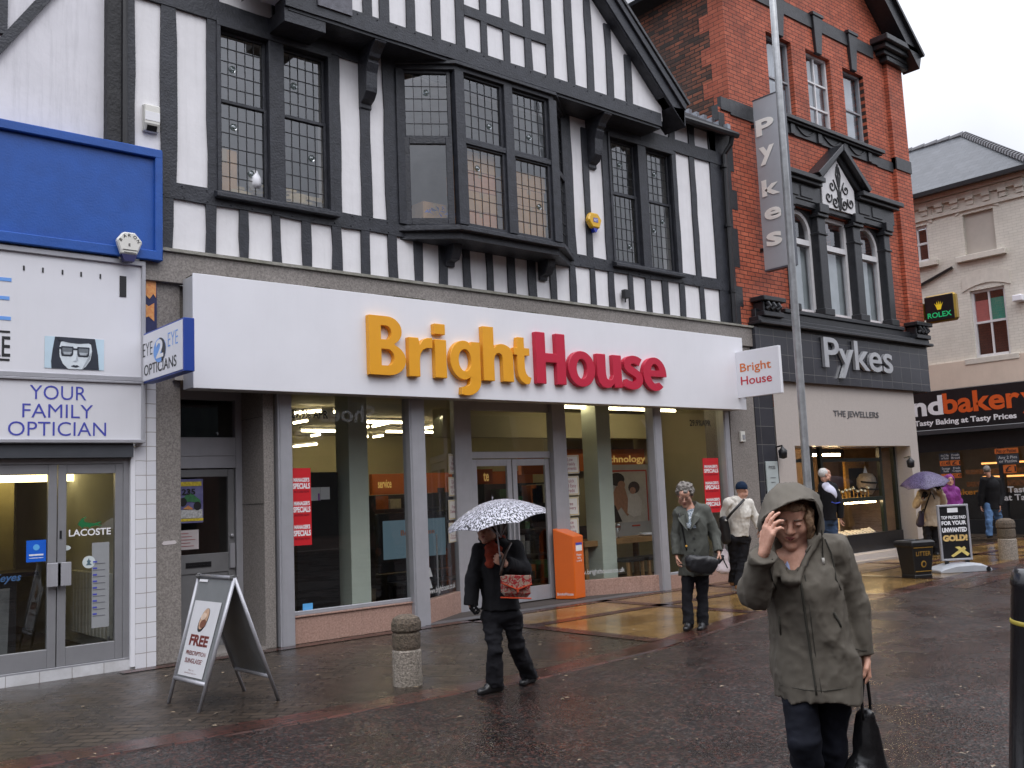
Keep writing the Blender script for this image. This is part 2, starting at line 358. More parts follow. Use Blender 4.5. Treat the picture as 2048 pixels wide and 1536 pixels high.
tag(mk('road', mb, wet('wet_asphalt_with_red_chips', 'road')), kind='structure')
mb = strip(off(KERB, .3), [(x, 14) for x, y in KERB], 0.0)
tag(mk('pavement', mb, wet('wet_brown_block_paving', 'brown')), kind='structure')
mb = strip(off(KERB, 0), off(KERB, .3), 0.004)
for p, q in zip(KERB, KERB[1:]): mb.quad((*p, .004), (*q, .004), (q[0], q[1]-.03, -.006), (p[0], p[1]-.03, -.006))
tag(mk('kerb', mb, RED), kind='structure')
def ky(x):
    for p, q in zip(KERB, KERB[1:]):
        if p[0] <= x <= q[0]: return p[1]+(q[1]-p[1])*(x-p[0])/(q[0]-p[0])
xs = [7.8, 9.8, 10.5, 11.7, 15, 19, 26.9]
mb = strip([(x, ky(x)+.3) for x in xs], [(x, 0.0) for x in xs], 0.004)
tag(mk('ochre_paving', mb, wet('wet_ochre_slab_paving', 'ochre')), kind='structure')
mb = MB()
for x in (7.8, 10.2, 12.6, 15.0, 17.4, 19.8): mb.quad((x, -.12, .008), (x+.22, -.12, .008), (x+.22, ky(x)+.3, .008), (x, ky(x)+.3, .008))
mb.quad((8.0, -1.35, .008), (26, -1.35, .008), (26, -1.15, .008), (8.0, -1.15, .008))
mb.quad((3.4, -.28, .008), (26, -.28, .008), (26, -.1, .008), (3.4, -.1, .008))
tag(mk('paving_band', mb, RED), kind='structure')
mb = MB(); mb.quad((14, ky(14)-.55, .0), (26, ky(26)-.5, .0), (26, ky(26)-.2, .0), (14, ky(14)-.25, .0))
tag(mk('drain_channel', mb, RED), kind='structure')

rl = random.Random(17); mb = MB()                                     # scattered wet leaves and scraps
for i in range(520):
    x = rl.uniform(.5, 20); y = rl.uniform(-9.0, -.2); a = rl.uniform(0, 6.28); l_ = rl.uniform(.012, .03)
    if y > ky(x)+.2 and rl.random() < .35: continue
    c_, s_ = math.cos(a)*l_, math.sin(a)*l_; mb.quad((x-c_, y-s_, .011), (x+s_*.5, y-c_*.5, .013), (x+c_, y+s_, .012), (x-s_*.5, y+c_*.5, .016))
tag(mk('leaf_litter', mb, mat('pale_wet_leaves', (.12, .07, .03), .5, .6, 3, col2=(.34, .28, .2))), 'tiny pale wet leaves and scraps scattered over the paving', 'leaf litter', kind='stuff')
# ---------------------------------------------------------------- timber framed shop
TB = thing('timbered_building', (9.0, 0, 0), 'black and white timber framed building with bay window and gable over the white shop sign', 'building')
c2 = lambda x, y: (400+.293*x, .293*y)
TILE_SLATE = brick('slate_roof', (.045, .047, .052), (.075, .077, .085), (.015, .015, .016), .28, .2, 'xz', .006, .5, .3, .5)
LX0, LX1 = 3.42, 14.12
wins = [(4.55, 6.03, 5.2, 7.25), (7.05, 10.15, 5.2, 7.45), (11.12, 12.7, 5.2, 7.32)]
mb = MB().wall(LX0, LX1, 4.40, 7.95, 0.0, wins, .3)
mk('wall', mb, RENDER, TB)
# --- timbers, all one frame
rnd = random.Random(3)
fr = MB()
def beam(x0, x1, z0, z1, y=-.03, y1=.0, j=.010):
    n = max(2, int(max(x1-x0, z1-z0)/.35)); jit = lambda: rnd.uniform(-j, j)
    if (z1-z0) > (x1-x0):
        L_ = [(x0+jit(), z0+(z1-z0)*i/n) for i in range(n+1)]; R_ = [(x1+jit(), z0+(z1-z0)*i/n) for i in range(n+1)]
    else:
        L_ = [(x0+(x1-x0)*i/n, z1+jit()) for i in range(n+1)]; R_ = [(x0+(x1-x0)*i/n, z0+jit()) for i in range(n+1)]
    vs = []
    for a, b in zip(L_, R_): vs += [(a[0], y, a[1]), (b[0], y, b[1]), (b[0], y1, b[1]), (a[0], y1, a[1])]
    fs = []
    for i in range(n):
        o = 4*i
        for k in range(4): fs.append((o+k, o+(k+1) % 4, o+4+(k+1) % 4, o+4+k))
    fs += [(3, 2, 1, 0), (4*n, 4*n+1, 4*n+2, 4*n+3)]
    fr.add(vs, fs)
beam(LX0, LX1, 5.03, 5.22, -.034)                                  # mid rail
# lower studs between the measured white panels
c6 = [(150, 378), (447, 607), (668, 828), (888, 1037), (1097, 1240), (1302, 1437), (1494, 1622), (1683, 1800), (1857, 1970)]
c7_ = [(0, 85), (135, 245), (288, 390), (440, 530), (582, 680), (720, 815), (855, 955), (990, 1080), (1118, 1215), (1248, 1335), (1370, 1450), (1485, 1565), (1600, 1705), (1735, 1840)]
pan = [(XZ(300+.293*a, 4.72), XZ(300+.293*b, 4.72)) for a, b in c6] + [(XZ(900+.293*a, 4.72), XZ(900+.293*b, 4.72)) for a, b in c7_]
pan[9] = (XZ(893, 4.72), pan[9][1])
beam(LX0+.02, pan[0][0], 4.42, 5.03)
for a, b in zip(pan, pan[1:]): beam(a[1], b[0], 4.42, 5.03)
beam(pan[-1][1], LX1, 4.42, 5.03)
# middle storey
beam(3.42, 3.59, 5.22, 7.95, -.04)
beam(3.88, 4.06, 5.22, 7.28); beam(4.42, 4.56, 5.22, 7.28)
beam(3.59, 6.5, 7.27, 7.5, -.04); beam(4.3, 4.57, 7.5, 7.95); beam(5.25, 5.6, 7.5, 7.95)
beam(6.03, 6.17, 5.22, 7.4); beam(6.47, 6.62, 5.22, 7.4); beam(6.84, 7.05, 5.22, 7.48)
xr = lambda x, y: F(900+.293*x, .293*y)[0]
beam(10.15, xr(840, 1400), 5.22, 7.48); beam(xr(905, 1200), xr(943, 1200), 5.22, 7.3); beam(xr(1040, 1300), 11.13, 5.22, 7.45)
beam(12.66, 12.8, 5.22, 7.4); beam(xr(1640, 1300), xr(1672, 1300), 5.22, 7.4); beam(xr(1778, 1300), LX1, 5.22, 7.95)
beam(11.9, LX1, 7.36, 7.585, -.04)
for a, b in ((1490, 1527), (1622, 1660), (1757, 1800)): beam(xr(a, 940), xr(b, 940), 7.585, 7.95)
beam(11.0, 12.75, 7.32, 7.5, -.036)
pg = fr                                                            # dowel heads on the rails
for x in np.arange(3.6, 14.1, .27):
    for z in (5.06, 5.19):
        if not 6.9 < x < 10.3 or z < 5.1: pg.lathe([(.009, 0), (.009, .012), (.0, .014)], (x+rnd.uniform(-.03, .03), -.034, z), 6, ((1, 0, 0), (0, 0, 1), (0, -1, 0)))
FRAME = mk('timber_frame', fr, BLACKWOOD, TB)
# --- gable (jettied)
GY, AX = -.42, 8.58
SL = .915
def gz(x): return 7.68+SL*(3.62-abs(x-AX))
g = MB(); g.ext([(AX-3.55, GY, 7.6), (AX+3.45, GY, 7.6), (AX+3.45, GY, gz(AX+3.45)), (AX, GY, gz(AX)), (AX-3.55, GY, gz(AX-3.55))], (0, .25, 0))
mk('gable_wall', g, RENDER, TB)
fr = MB(); gy = GY-.03
gp = [(1090, 1220), (1280, 1400), (1460, 1580), (1635, 1745), (1800, 1910)]
gx = [(XZ(400+.293*a, 7.9, GY), XZ(400+.293*b, 7.9, GY)) for a, b in gp]
gq = [(250, 360), (405, 510), (555, 655), (700, 797), (845, 933), (975, 1068), (1110, 1195), (1238, 1335)]
gx += [(XZ(900+.293*a, 7.9, GY), XZ(900+.293*b, 7.9, GY)) for a, b in gq]
gx[-1] = (gx[-1][0], 11.9)
studs = [(a[1], b[0]) for a, b in zip(gx, gx[1:])]
studs += [(AX*2-b, AX*2-a) for a, b in studs if (a+b)/2 > 10.6]       # the hidden left side mirrors the right
for a, b in studs: beam(a, b, 7.70, max(7.8, gz((a+b)/2)-.05), gy, GY)
beam(gx[4][0], gx[7][1]+.0, 8.19, 8.34, gy-.003, GY); beam(gx[4][0]-.12, gx[7][1]+.12, 8.95, 9.1, gy-.003, GY)
beam(5.2, 11.95, 7.48, 7.70, -.475, -.2, .004)                       # bressumer
beam(5.2, 5.75, 7.30, 7.48, -.44, .0, .004)
pg = fr
for x in np.arange(5.9, 11.8, .29): pg.lathe([(.009, 0), (.009, .012), (.0, .014)], (x, -.475, 7.665), 6, ((1, 0, 0), (0, 0, 1), (0, -1, 0)))
mk('gable_frame', fr, BLACKWOOD, TB)
sf = MB(); sf.box(5.25, 11.93, -.45, -.0, 7.44, 7.52); mk('soffit', sf, BLACKWOOD, TB)
pl = MB().box(5.62, 6.1, -.5, -.46, 7.6, 8.1); mk('panel', pl, mat('weathered_grey_board', (.12, .12, .14), .6, .35, 14, .3, 60), TB)
# bargeboards and roofs
bb = MB()
for s in (1, -1):
    tip = (AX+s*3.78, 7.53); top = (AX, gz(AX)+.1)
    bb.ext([(tip[0], -.62, tip[1]), (top[0], -.62, top[1]), (top[0], -.62, top[1]+.33), (tip[0]+s*.02, -.62, tip[1]+.33)], (0, .06, 0))
    bb.ext([(tip[0], -.66, tip[1]+.25), (top[0], -.66, top[1]+.25), (top[0], -.66, top[1]+.36), (tip[0]+s*.04, -.66, tip[1]+.36)], (0, .04, 0))
    bb.ext([(tip[0]-s*.45, -.60, tip[1]-.02+.45*SL), (top[0], -.60, top[1]-.02), (top[0], -.60, top[1]+.06), (tip[0]-s*.45, -.60, tip[1]+.06+.45*SL)], (0, .18, 0))
    bb.ext([(tip[0]-s*.30, -.62, tip[1]+.27), (tip[0]+s*.02, -.62, tip[1]-.02), (tip[0]+s*.03, -.62, tip[1]+.3)], (0, .45, 0))
mk('bargeboard', bb, BLACKWOOD, TB, bevel=.006)
rf = MB()
for s in (1, -1):
    a = (AX+s*3.86, 7.53+.36); t = (AX, gz(AX)+.1+.36)
    rf.ext([(a[0], -.68, a[1]), (t[0], -.68, t[1]), (t[0], -.68, t[1]+.05), (a[0]+s*.03, -.68, a[1]+.04)], (0, 5.2, 0))
rf.ext([(LX0-.05, -.22, 7.93), (LX1+.3, -.22, 7.93), (LX1+.3, 5.2, 11.6), (LX0-.05, 5.2, 11.6)], (0, 0, .06))
mk('roof', rf, TILE_SLATE, TB)
fl = MB()                                                            # stepped lead flashing against the brick wall
for i in range(9): fl.box(14.25, 14.34, -.1+.17*i, .09+.17*i, 8.0+.115*i, 8.17+.115*i)
mk('lead_flashing', fl, mat('lead_sheet', (.32, .34, .38), .45, .2, 12, metal=.3), TB)
gt = MB(); gt.tube([(11.9, -.26, 7.86), (14.3, -.26, 7.9)], .06, 8); gt.box(11.9, 14.2, -.24, .0, 7.93, 7.99)
mk('gutter', gt, BLACK, TB)
dp = MB(); dp.tube([(14.17, -.24, 7.85), (14.17, -.2, 7.72), (14.1, -.09, 7.55), (14.06, -.09, 4.45)], .045, 8)
for z in (5.0, 6.2, 7.3): dp.lathe([(.06, 0), (.06, .06)], (14.07, -.09, z), 10)
mk('downpipe', dp, BLACK, TB)
dp = MB(); dp.tube([(3.46, -.09, 9.2), (3.46, -.09, 5.5)], .035, 8); mk('downpipe', dp, BLACK, TB)
# scroll brackets under the jetty
def bracket(xc, w_, foot, top, yf, name='bracket'):
    H_ = top-foot
    prof = [(-.0, foot-.08), (-.05, foot-.06), (-.05, foot), (-.13, foot+.04), (-.19, foot+.12), (-.20, foot+.25*H_), (-.21, foot+.5*H_), (-.26, foot+.66*H_), (-.24, foot+.70*H_), (-.29, foot+.74*H_), (-.31, foot+.8*H_), (-.37, foot+.88*H_), (yf, foot+.94*H_), (yf, top), (0, top)]
    b = MB().pyz([(p[0], p[1]) for p in prof], xc-w_/2, xc+w_/2); mk(name, b, BLACKWOOD, TB, bevel=.008)
bracket(6.55, .17, 6.72, 7.46, -.44); bracket(10.72, .17, 6.72, 7.46, -.44)
def bbr(xc):
    prof = [(0, 4.72), (-.05, 4.72), (-.06, 4.78), (-.16, 4.80), (-.22, 4.9), (-.24, 5.0), (-.36, 5.08), (-.4, 5.12), (0, 5.12)]
    mk('bracket', MB().pyz(prof, xc-.075, xc+.075), BLACKWOOD, TB, bevel=.008)
bbr(7.83); bbr(9.55)
# --- leaded sashes
def sash(par, o, u, w_, z0, z1, cols, rows, fw=.05, inner=.0, gl=OLDGLASS, roundels=()):
    """frame, glass and lead of one light on the plane through o along u; o is the bottom left corner"""
    o = np.array(o, float); u = np.array(u, float); n = np.array([u[1], -u[0], 0.0]); Z = np.array([0, 0, 1.0]); h = z1-z0
    f = MB(); th = .05
    f.obox(o-n*th, u*fw, n*th, Z*h); f.obox(o+u*(w_-fw)-n*th, u*fw, n*th, Z*h)
    f.obox(o+u*fw-n*th, u*(w_-2*fw), n*(th-.003), Z*fw); f.obox(o+u*fw+Z*(h-fw)-n*th, u*(w_-2*fw), n*(th-.003), Z*fw)
    s = mk('sash', f, BLACKWOOD, par, bevel=.004)
    a = o+u*fw+Z*fw-n*.034; ww, hh = w_-2*fw, h-2*fw
    p = MB(); q = [a+u*i*ww+Z*k*hh for i, k in ((0, 0), (1, 0), (1, 1), (0, 1))]; p.quad(*q); mk('pane', p, gl, s)
    l = MB()
    for i in range(1, cols): l.obox(a+u*(ww*i/cols-.004)+n*.002, u*.008, n*.006, Z*hh)
    for k in range(1, rows): l.obox(a+Z*(hh*k/rows-.004)+n*.003, u*ww, n*.006, Z*.008)
    if l.v: mk('leading', l, LEAD, s)
    if roundels:
        for i, k in roundels:
            r = MB(); c = a+u*ww*(i+.5)/cols+Z*hh*(k+.5)/rows
            r.lathe([(.045, .003), (.042, .012), (.03, .006), (.02, .014), (.008, .018), (0.0, .018)], c, 12, (tuple(u), (0, 0, 1), tuple(n)))
            mk('bullseye', r, glass('bottle_glass', (.45, .5, .48), .05, 2.2), s)
def window(name, label_x, z0, z1, x0, x1, roundels):
    p = MB(); y = .0
    p.box(x0-.02, x0+.03, -.05, .1, z0, z1); p.box(x1-.03, x1+.02, -.05, .1, z0, z1); p.box(x0-.02, x1+.02, -.055, .1, z1-.04, z1+.04)
    xm = (x0+x1)/2; p.box(xm-.1, xm+.1, -.045, .1, z0, z1-.04)
    win = mk(name, p, BLACKWOOD, TB, bevel=.005)
    sl = MB(); sl.ext([(x0-.06, -.0, z0-.08), (x0-.06, -.13, z0-.08), (x0-.06, -.13, z0-.03), (x0-.06, .0, z0+.03)], (x1-x0+.12, 0, 0)); mk('sill', sl, BLACKWOOD, win, bevel=.006)
    return win
w1 = window('window', 0, 5.2, 7.25, 4.55, 6.03, None)
for (xa, xb) in ((4.58, 5.19), (5.39, 6.0)):
    sash(w1, (xa, .05, 6.33), (1, 0, 0), xb-xa, 6.33, 7.21, 5, 5, .035, roundels=[(1, 2)] if xa < 5 else [(1, 2)])
    sash(w1, (xa, .03, 5.22), (1, 0, 0), xb-xa, 5.22, 6.35, 5, 6, .035, roundels=[(1, 4), (3, 1)] if xa < 5 else [(3, 3)])
w3 = window('window', 0, 5.2, 7.32, 11.12, 12.7, None)
for (xa, xb) in ((11.15, 11.81), (12.01, 12.67)):
    sash(w3, (xa, .05, 6.38), (1, 0, 0), xb-xa, 6.38, 7.28, 5, 6, .035, roundels=[(2, 3)])
    sash(w3, (xa, .03, 5.22), (1, 0, 0), xb-xa, 5.22, 6.4, 5, 6, .05 if xa < 11.5 else .035, roundels=[(3, 1)] if xa < 11.5 else [(1, 3), (3, 4)])
# --- bay window
b = MB(); P0, P1, P2, P3 = (7.02, 0), (7.72, -.45), (9.5, -.45), (10.2, 0)
poly = lambda k: [(P0[0]-k, 0.02), (P1[0]-k*.5, P1[1]-k), (P2[0]+k*.5, P2[1]-k), (P3[0]+k, .02)]
b.pxy(poly(.0), 5.0, 5.2); b.pxy(poly(.09), 5.1, 5.16); b.pxy(poly(.02), 7.34, 7.47); b.pxy(poly(.07), 7.40, 7.45)
for x in (7.70, 8.57, 9.43): b.box(x, x+.15, -.47, -.36, 5.2, 7.35)
for x in (7.02, 10.05): b.box(x, x+.13, -.06, .05, 5.2, 7.35)
b.box(7.8, 9.5, -.455, -.38, 6.34, 6.42)
BAY = mk('bay_window', b, BLACKWOOD, TB, bevel=.006)
for x in (7.85, 8.72):
    ww = .72 if x < 8 else .71
    sash(BAY, (x, -.42, 6.40), (1, 0, 0), ww, 6.40, 7.35, 5, 5, .045, roundels=[(3, 1)] if x < 8 else [(2, 1)])
    sash(BAY, (x, -.43, 5.2), (1, 0, 0), ww, 5.2, 6.36, 5, 6, .045, roundels=[(1, 4)] if x < 8 else [(3, 2)])
for (a, c) in ((P0, P1), (P2, P3)):
    a, c = np.array(a), np.array(c); d = c-a; l_ = np.linalg.norm(d); d /= l_; nn = np.array([d[1], -d[0]])
    o = a+d*.1-nn*.03
    sash(BAY, (o[0], o[1], 6.38), (d[0], d[1], 0), l_-.17, 6.38, 7.35, 5, 5, .05, roundels=[(2, 3)])
    sash(BAY, (o[0]+nn[0]*.02, o[1]+nn[1]*.02, 5.2), (d[0], d[1], 0), l_-.17, 5.2, 6.4, 1 if a[0] < 8 else 4, 1 if a[0] < 8 else 6, .09)
# store room behind the upper windows
rm = MB()
for (a, b_) in ((4.2, 6.7), (6.7, 10.6), (10.6, 13.2)):
    rm.quad((a, 3.2, 4.9), (b_, 3.2, 4.9), (b_, 3.2, 7.5), (a, 3.2, 7.5)); rm.quad((a, .31, 4.9), (a, 3.2, 4.9), (a, 3.2, 7.5), (a, .31, 7.5)); rm.quad((b_, .31, 4.9), (b_, 3.2, 4.9), (b_, 3.2, 7.5), (b_, .31, 7.5))
    rm.quad((a, .31, 4.9), (b_, .31, 4.9), (b_, 3.2, 4.9), (a, 3.2, 4.9)); rm.quad((a, .31, 7.49), (b_, .31, 7.49), (b_, 3.2, 7.49), (a, 3.2, 7.49))
mk('store_room', rm, mat('store_room_plaster', (.5, .49, .47), .8, .2, 1.5), TB)
CARD = mat('brown_cardboard', (.62, .36, .16), .75, .2, 5, .1, 60, streak=.2, dirtcol=(.2, .12, .06))
CARD2 = mat('red_brown_cardboard', (.66, .32, .17), .75, .2, 5, .1, 60)
TAPE = mat('buff_tape', (.5, .36, .2), .4, .1, 20)
def carton(x, y, z, w_, d, h, label, m=CARD):
    t = thing('cardboard_box', (x, y, z), label, 'box', 'cartons stored behind the upstairs windows')
    mk('carton', MB().box(x-w_/2, x+w_/2, y, y+d, z, z+h), m, t, bevel=.006)
    mk('tape', MB().box(x-.03, x+.03, y-.002, y+d+.002, z+h*.72, z+h+.002), TAPE, t)
for i in range(4): carton(8.2+.02*(i % 2), -.3, 5.2+.28*i, .56, .4, .275, ['lowest', 'second', 'third', 'topmost'][i]+' carton of the stack behind the left front light of the bay window', CARD if i % 2 else CARD2)
for i in range(4): carton(9.1+.03*(i % 2), -.3, 5.2+.25*i, .6, .4, .245, ['lowest', 'second', 'third', 'topmost'][i]+' carton of the stack behind the right front light of the bay window', CARD)
carton(7.75, .15, 5.2, .4, .4, .45, 'carton standing behind the hinged side light of the bay window')
carton(4.72, .2, 5.2, .32, .4, .62, 'tall carton behind the left half of the window beside the white alarm box')
t = thing('paper_stack', (5.2, .22, 5.2), 'buff paper packets piled along the sill of the upstairs window left of the bay', 'paper')
p = MB()
for i in range(26):
    x = rnd.uniform(4.7, 5.8); z = 5.27+.035*rnd.randint(0, 5); p.obox((x, .14+rnd.uniform(0, .1), z), (.28, rnd.uniform(-.03, .03), 0), (0, .2, 0), (0, 0, .034))
mk('packet', p, mat('buff_paper', (.62, .5, .3), .8, .2, 9), t)
mk('vase', MB().lathe([(.05, 0), (.075, .05), (.07, .13), (.04, .19), (.035, .22)], (5.06, .1, 5.36), 14), WHITEP, thing('vase', (5.06, .16, 5.3), 'small white vase on the sill of the upstairs window left of the bay', 'vase'), smooth=True)
t = thing('blue_bag', (7.6, -.12, 5.2), 'crumpled blue plastic bag on the sill of the hinged side light of the bay', 'bag')
p = MB()
for i in range(40):
    c = np.array([7.4+rnd.random()*.42, 0, 5.33+rnd.random()*.12]); c[1] = -.12-(c[0]-7.4)*.45; p.add([c+np.array([rnd.uniform(-.06, .06), rnd.uniform(-.04, .04), rnd.uniform(-.03, .05)]) for _ in range(3)], [(0, 1, 2)])
mk('bag', p, mat('blue_plastic', (.03, .08, .4), .3, .3, 20), t)

# --- granite band, piers, ledge
gb = MB(); gb.box(3.62, 14.55, -.1, .0, 4.06, 4.40); mk('granite_band', gb, GRANITE, TB, bevel=.005)
lg = MB(); lg.box(3.6, 14.57, -.135, -.0, 4.40, 4.435); mk('ledge', lg, mat('mossy_stone_ledge', (.26, .25, .22), .85, .3, 9, .4, 40, dirt=.5, dirtcol=(.12, .13, .05)), TB)
xL = F(318, 1000)[0]
pr = MB(); pr.box(3.82, 4.09, -.03, .7, 0, 4.06); mk('granite_pier', pr, GRANITE, TB, bevel=.005)
pr = MB(); pr.box(5.06, 5.19, -.02, .62, 0, 4.0); mk('granite_pier', pr, GRANITE, TB, bevel=.004)
pr = MB(); pr.box(13.78, 14.5, -.06, .5, 0, 4.06); mk('granite_pier', pr, GRANITE, TB, bevel=.005)
jn = MB()
for z in (1.62, 2.62): jn.box(5.056, 5.06, .0, .6, z, z+.006)
mk('joint', jn, BLACK, TB)
mk('fascia_backing', MB().box(4.09, 13.78, .0, .1, 3.06, 4.06), GRANITE, TB)
# --- recessed side door
DY = .6
d = MB(); d.box(4.09, 4.16, DY-.06, DY+.03, 0, 3.0); d.box(4.98, 5.06, DY-.06, DY+.03, 0, 3.0); d.box(4.16, 4.98, DY-.06, DY+.03, 2.86, 3.0); d.box(4.16, 4.98, DY-.055, DY+.03, 2.06, 2.42)
d.box(4.16, 4.98, DY-.065, DY-.055, 2.2, 2.215)
door = mk('side_door', d, ALU, TB, bevel=.004)
q = MB(); q.quad((4.16, DY, 2.42), (4.98, DY, 2.42), (4.98, DY, 2.86), (4.16, DY, 2.86)); mk('transom_pane', q, GLASS, door)
lf = MB(); x0, x1 = 4.17, 4.97
lf.box(x0, x0+.08, DY-.03, DY+.02, .02, 2.05); lf.box(x1-.08, x1, DY-.03, DY+.02, .02, 2.05); lf.box(x0+.08, x1-.08, DY-.028, DY+.02, 1.96, 2.05)
lf.box(x0+.08, x1-.08, DY-.028, DY+.02, .86, 1.08); lf.box(x0+.08, x1-.08, DY-.015, DY+.02, .1, .86); lf.box(x0+.08, x1-.08, DY-.03, DY+.02, .02, .1)
leaf = mk('door_leaf', lf, mat('dull_grey_metal', (.22, .22, .225), .45, .08, 5, metal=.3), door, bevel=.004)
q = MB(); q.quad((x0+.08, DY, 1.08), (x1-.08, DY, 1.08), (x1-.08, DY, 1.96), (x0+.08, DY, 1.96)); mk('door_pane', q, GLASS, door)
lb = MB(); lb.box(4.38, 4.68, DY-.035, DY-.027, .93, .99); lb.box(4.4, 4.66, DY-.04, DY-.035, .95, .96); mk('letter_box', lb, BLACK, door)
lk = MB(); lk.lathe([(.02, 0), (.02, .03), (.012, .035)], (4.93, DY-.03, 1.27), 10, ((1, 0, 0), (0, 0, 1), (0, -1, 0))); lk.box(4.90, 4.96, DY-.06, DY-.03, .9, 1.18); mk('door_handle', lk, ALU, door)
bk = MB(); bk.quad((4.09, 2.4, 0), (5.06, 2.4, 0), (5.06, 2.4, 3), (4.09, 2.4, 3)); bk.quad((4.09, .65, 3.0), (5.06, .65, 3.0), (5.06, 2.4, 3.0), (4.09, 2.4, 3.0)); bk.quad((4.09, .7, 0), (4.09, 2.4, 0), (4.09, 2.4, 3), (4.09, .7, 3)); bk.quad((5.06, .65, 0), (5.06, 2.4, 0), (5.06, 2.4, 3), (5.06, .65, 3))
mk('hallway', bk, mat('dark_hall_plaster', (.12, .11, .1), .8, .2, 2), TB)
sp_ = MB(); sp_.box(4.09, 5.06, -.05, .66, -.02, .03); mk('door_step', sp_, GRANITE, TB)
# --- lobby ceiling, shop front
cl = MB(); cl.box(4.0, 14.0, -.1, .75, 2.99, 3.06); mk('soffit', cl, mat('cream_soffit', (.42, .39, .36), .6, .1, 4), TB)
SRZ = .30
for q in (MB().box(5.42, 7.1, -.0, .12, 0, SRZ).box(5.42, 7.1, -.02, .13, SRZ, SRZ+.02), MB().pxy([(7.30, .0), (8.3, .6), (8.3, .72), (7.25, .12)], 0, SRZ), MB().pxy([(10.36, .55), (11.76, .0), (11.8, .12), (10.4, .67)], 0, SRZ-.05), MB().box(11.97, 13.6, 0, .12, 0, SRZ-.08)):
    mk('stall_riser', q, PINKGRANITE, TB, bevel=.004)
SF = MB()
def post(x0, x1, y0=-.07, y1=.09): SF.box(x0, x1, y0, y1, 0, 3.0); SF.box(x0+.02, x0+.03, y0-.012, y0, 0, 3.0)
post(5.22, 5.40); post(7.06, 7.30, -.07, .1); post(11.76, 11.96, -.07, .1); post(13.58, 13.74)
SF.box(5.4, 7.06, -.02, .06, 2.9, 3.0); SF.box(5.4, 7.06, .0, .05, SRZ+.02, SRZ+.07); SF.box(11.96, 13.58, -.02, .06, 2.9, 3.0); SF.box(11.96, 13.58, 0, .05, SRZ-.08, SRZ-.04)
LYD = .65
SF.box(8.28, 8.58, LYD-.06, LYD+.04, 0, 3.0); SF.box(10.12, 10.4, LYD-.12, LYD+.02, 0, 3.0); SF.box(8.58, 10.12, LYD-.04, LYD+.04, 2.14, 2.24); SF.box(8.58, 10.12, LYD-.04, LYD+.04, 2.84, 3.0)
shopf = mk('shop_front_frame', SF, ALU, TB, bevel=.005)
def pane(a, b_, z0, z1, par=None, m=GLASS, name='shop_window_pane'):
    q = MB(); q.quad((*a, z0), (*b_, z0), (*b_, z1), (*a, z1)); return mk(name, q, m, par or TB)
pane((5.40, .03), (7.06, .03), SRZ+.06, 2.9); pane((7.30, .06), (8.28, .66), SRZ, 3.0); pane((10.4, .6), (11.78, .05), SRZ-.05, 3.0); pane((11.96, .03), (13.58, .03), SRZ-.05, 2.9)
pane((8.58, LYD), (10.12, LYD), 2.24, 2.84, name='transom_pane')
# glazed entrance doors: left leaf closed, right leaf
ed = MB(); fixed = []
for (a, b_) in ((8.6, 9.34), (9.36, 10.1)):
    ed.box(a, a+.085, LYD-.025, LYD+.025, .03, 2.13); ed.box(b_-.085, b_, LYD-.025, LYD+.025, .03, 2.13); ed.box(a+.085, b_-.085, LYD-.022, LYD+.022, 2.03, 2.13); ed.box(a+.085, b_-.085, LYD-.022, LYD+.022, .03, .24)
edo = mk('entrance_door', ed, ALU, TB, bevel=.004)
for (a, b_) in ((8.685, 9.255), (9.445, 10.015)): pane((a, LYD), (b_, LYD), .24, 2.03, edo, name='door_pane')
mk('door_handle', MB().box(9.29, 9.31, LYD-.08, LYD-.03, .85, 1.35).box(9.38, 9.40, LYD-.08, LYD-.03, .85, 1.35), ALU, edo)
th = MB(); th.pxy([(7.2, -.08), (11.8, -.08), (10.4, .7), (8.3, .7)], -.01, .012); mk('threshold', th, mat('grey_mat', (.1, .1, .105), .5, .2, 20, .2, 150), TB)
# --- shop room
SHOPW = mat('shop_cream_wall', (.56, .51, .34), .7, .06, 1.5)
rm = MB(); X0, X1, Y1, ZC = 5.3, 14.3, 8.5, 3.06
rm.quad((X0, Y1, 0), (X1, Y1, 0), (X1, Y1, ZC), (X0, Y1, ZC)); rm.quad((X0, .63, 0), (X0, Y1, 0), (X0, Y1, ZC), (X0, .63, ZC)); rm.quad((X1, .5, 0), (X1, Y1, 0), (X1, Y1, ZC), (X1, .5, ZC))
mk('shop_wall', rm, SHOPW, TB)
mk('shop_ceiling', MB().quad((5.2, .7, ZC), (X1, .7, ZC), (X1, Y1, ZC), (5.2, Y1, ZC)), mat('shop_ceiling_tiles', (.6, .55, .42), .8, .06, 1), TB)
mk('shop_floor', MB().quad((5.2, .1, .014), (X1, .1, .014), (X1, Y1, .014), (5.2, Y1, .014)), mat('dark_carpet', (.06, .05, .045), .9, .2, 30), TB)
COLM = mat('pale_green_column', (.62, .68, .6), .5, .04, 3)
cm = MB(); x0 = F(690, 1000, .95)[0]; x1 = F(718, 1000, .95)[0]
for (pa, pb, yy) in ((700, 738, .8), (1200, 1228, .75)):
    a = F(pa, 1000, yy)[0]; b_ = F(pb, 1000, yy)[0]; cm.box(a, b_, yy, yy+.34, 0, ZC)
mk('column', cm, COLM, TB, bevel=.004)
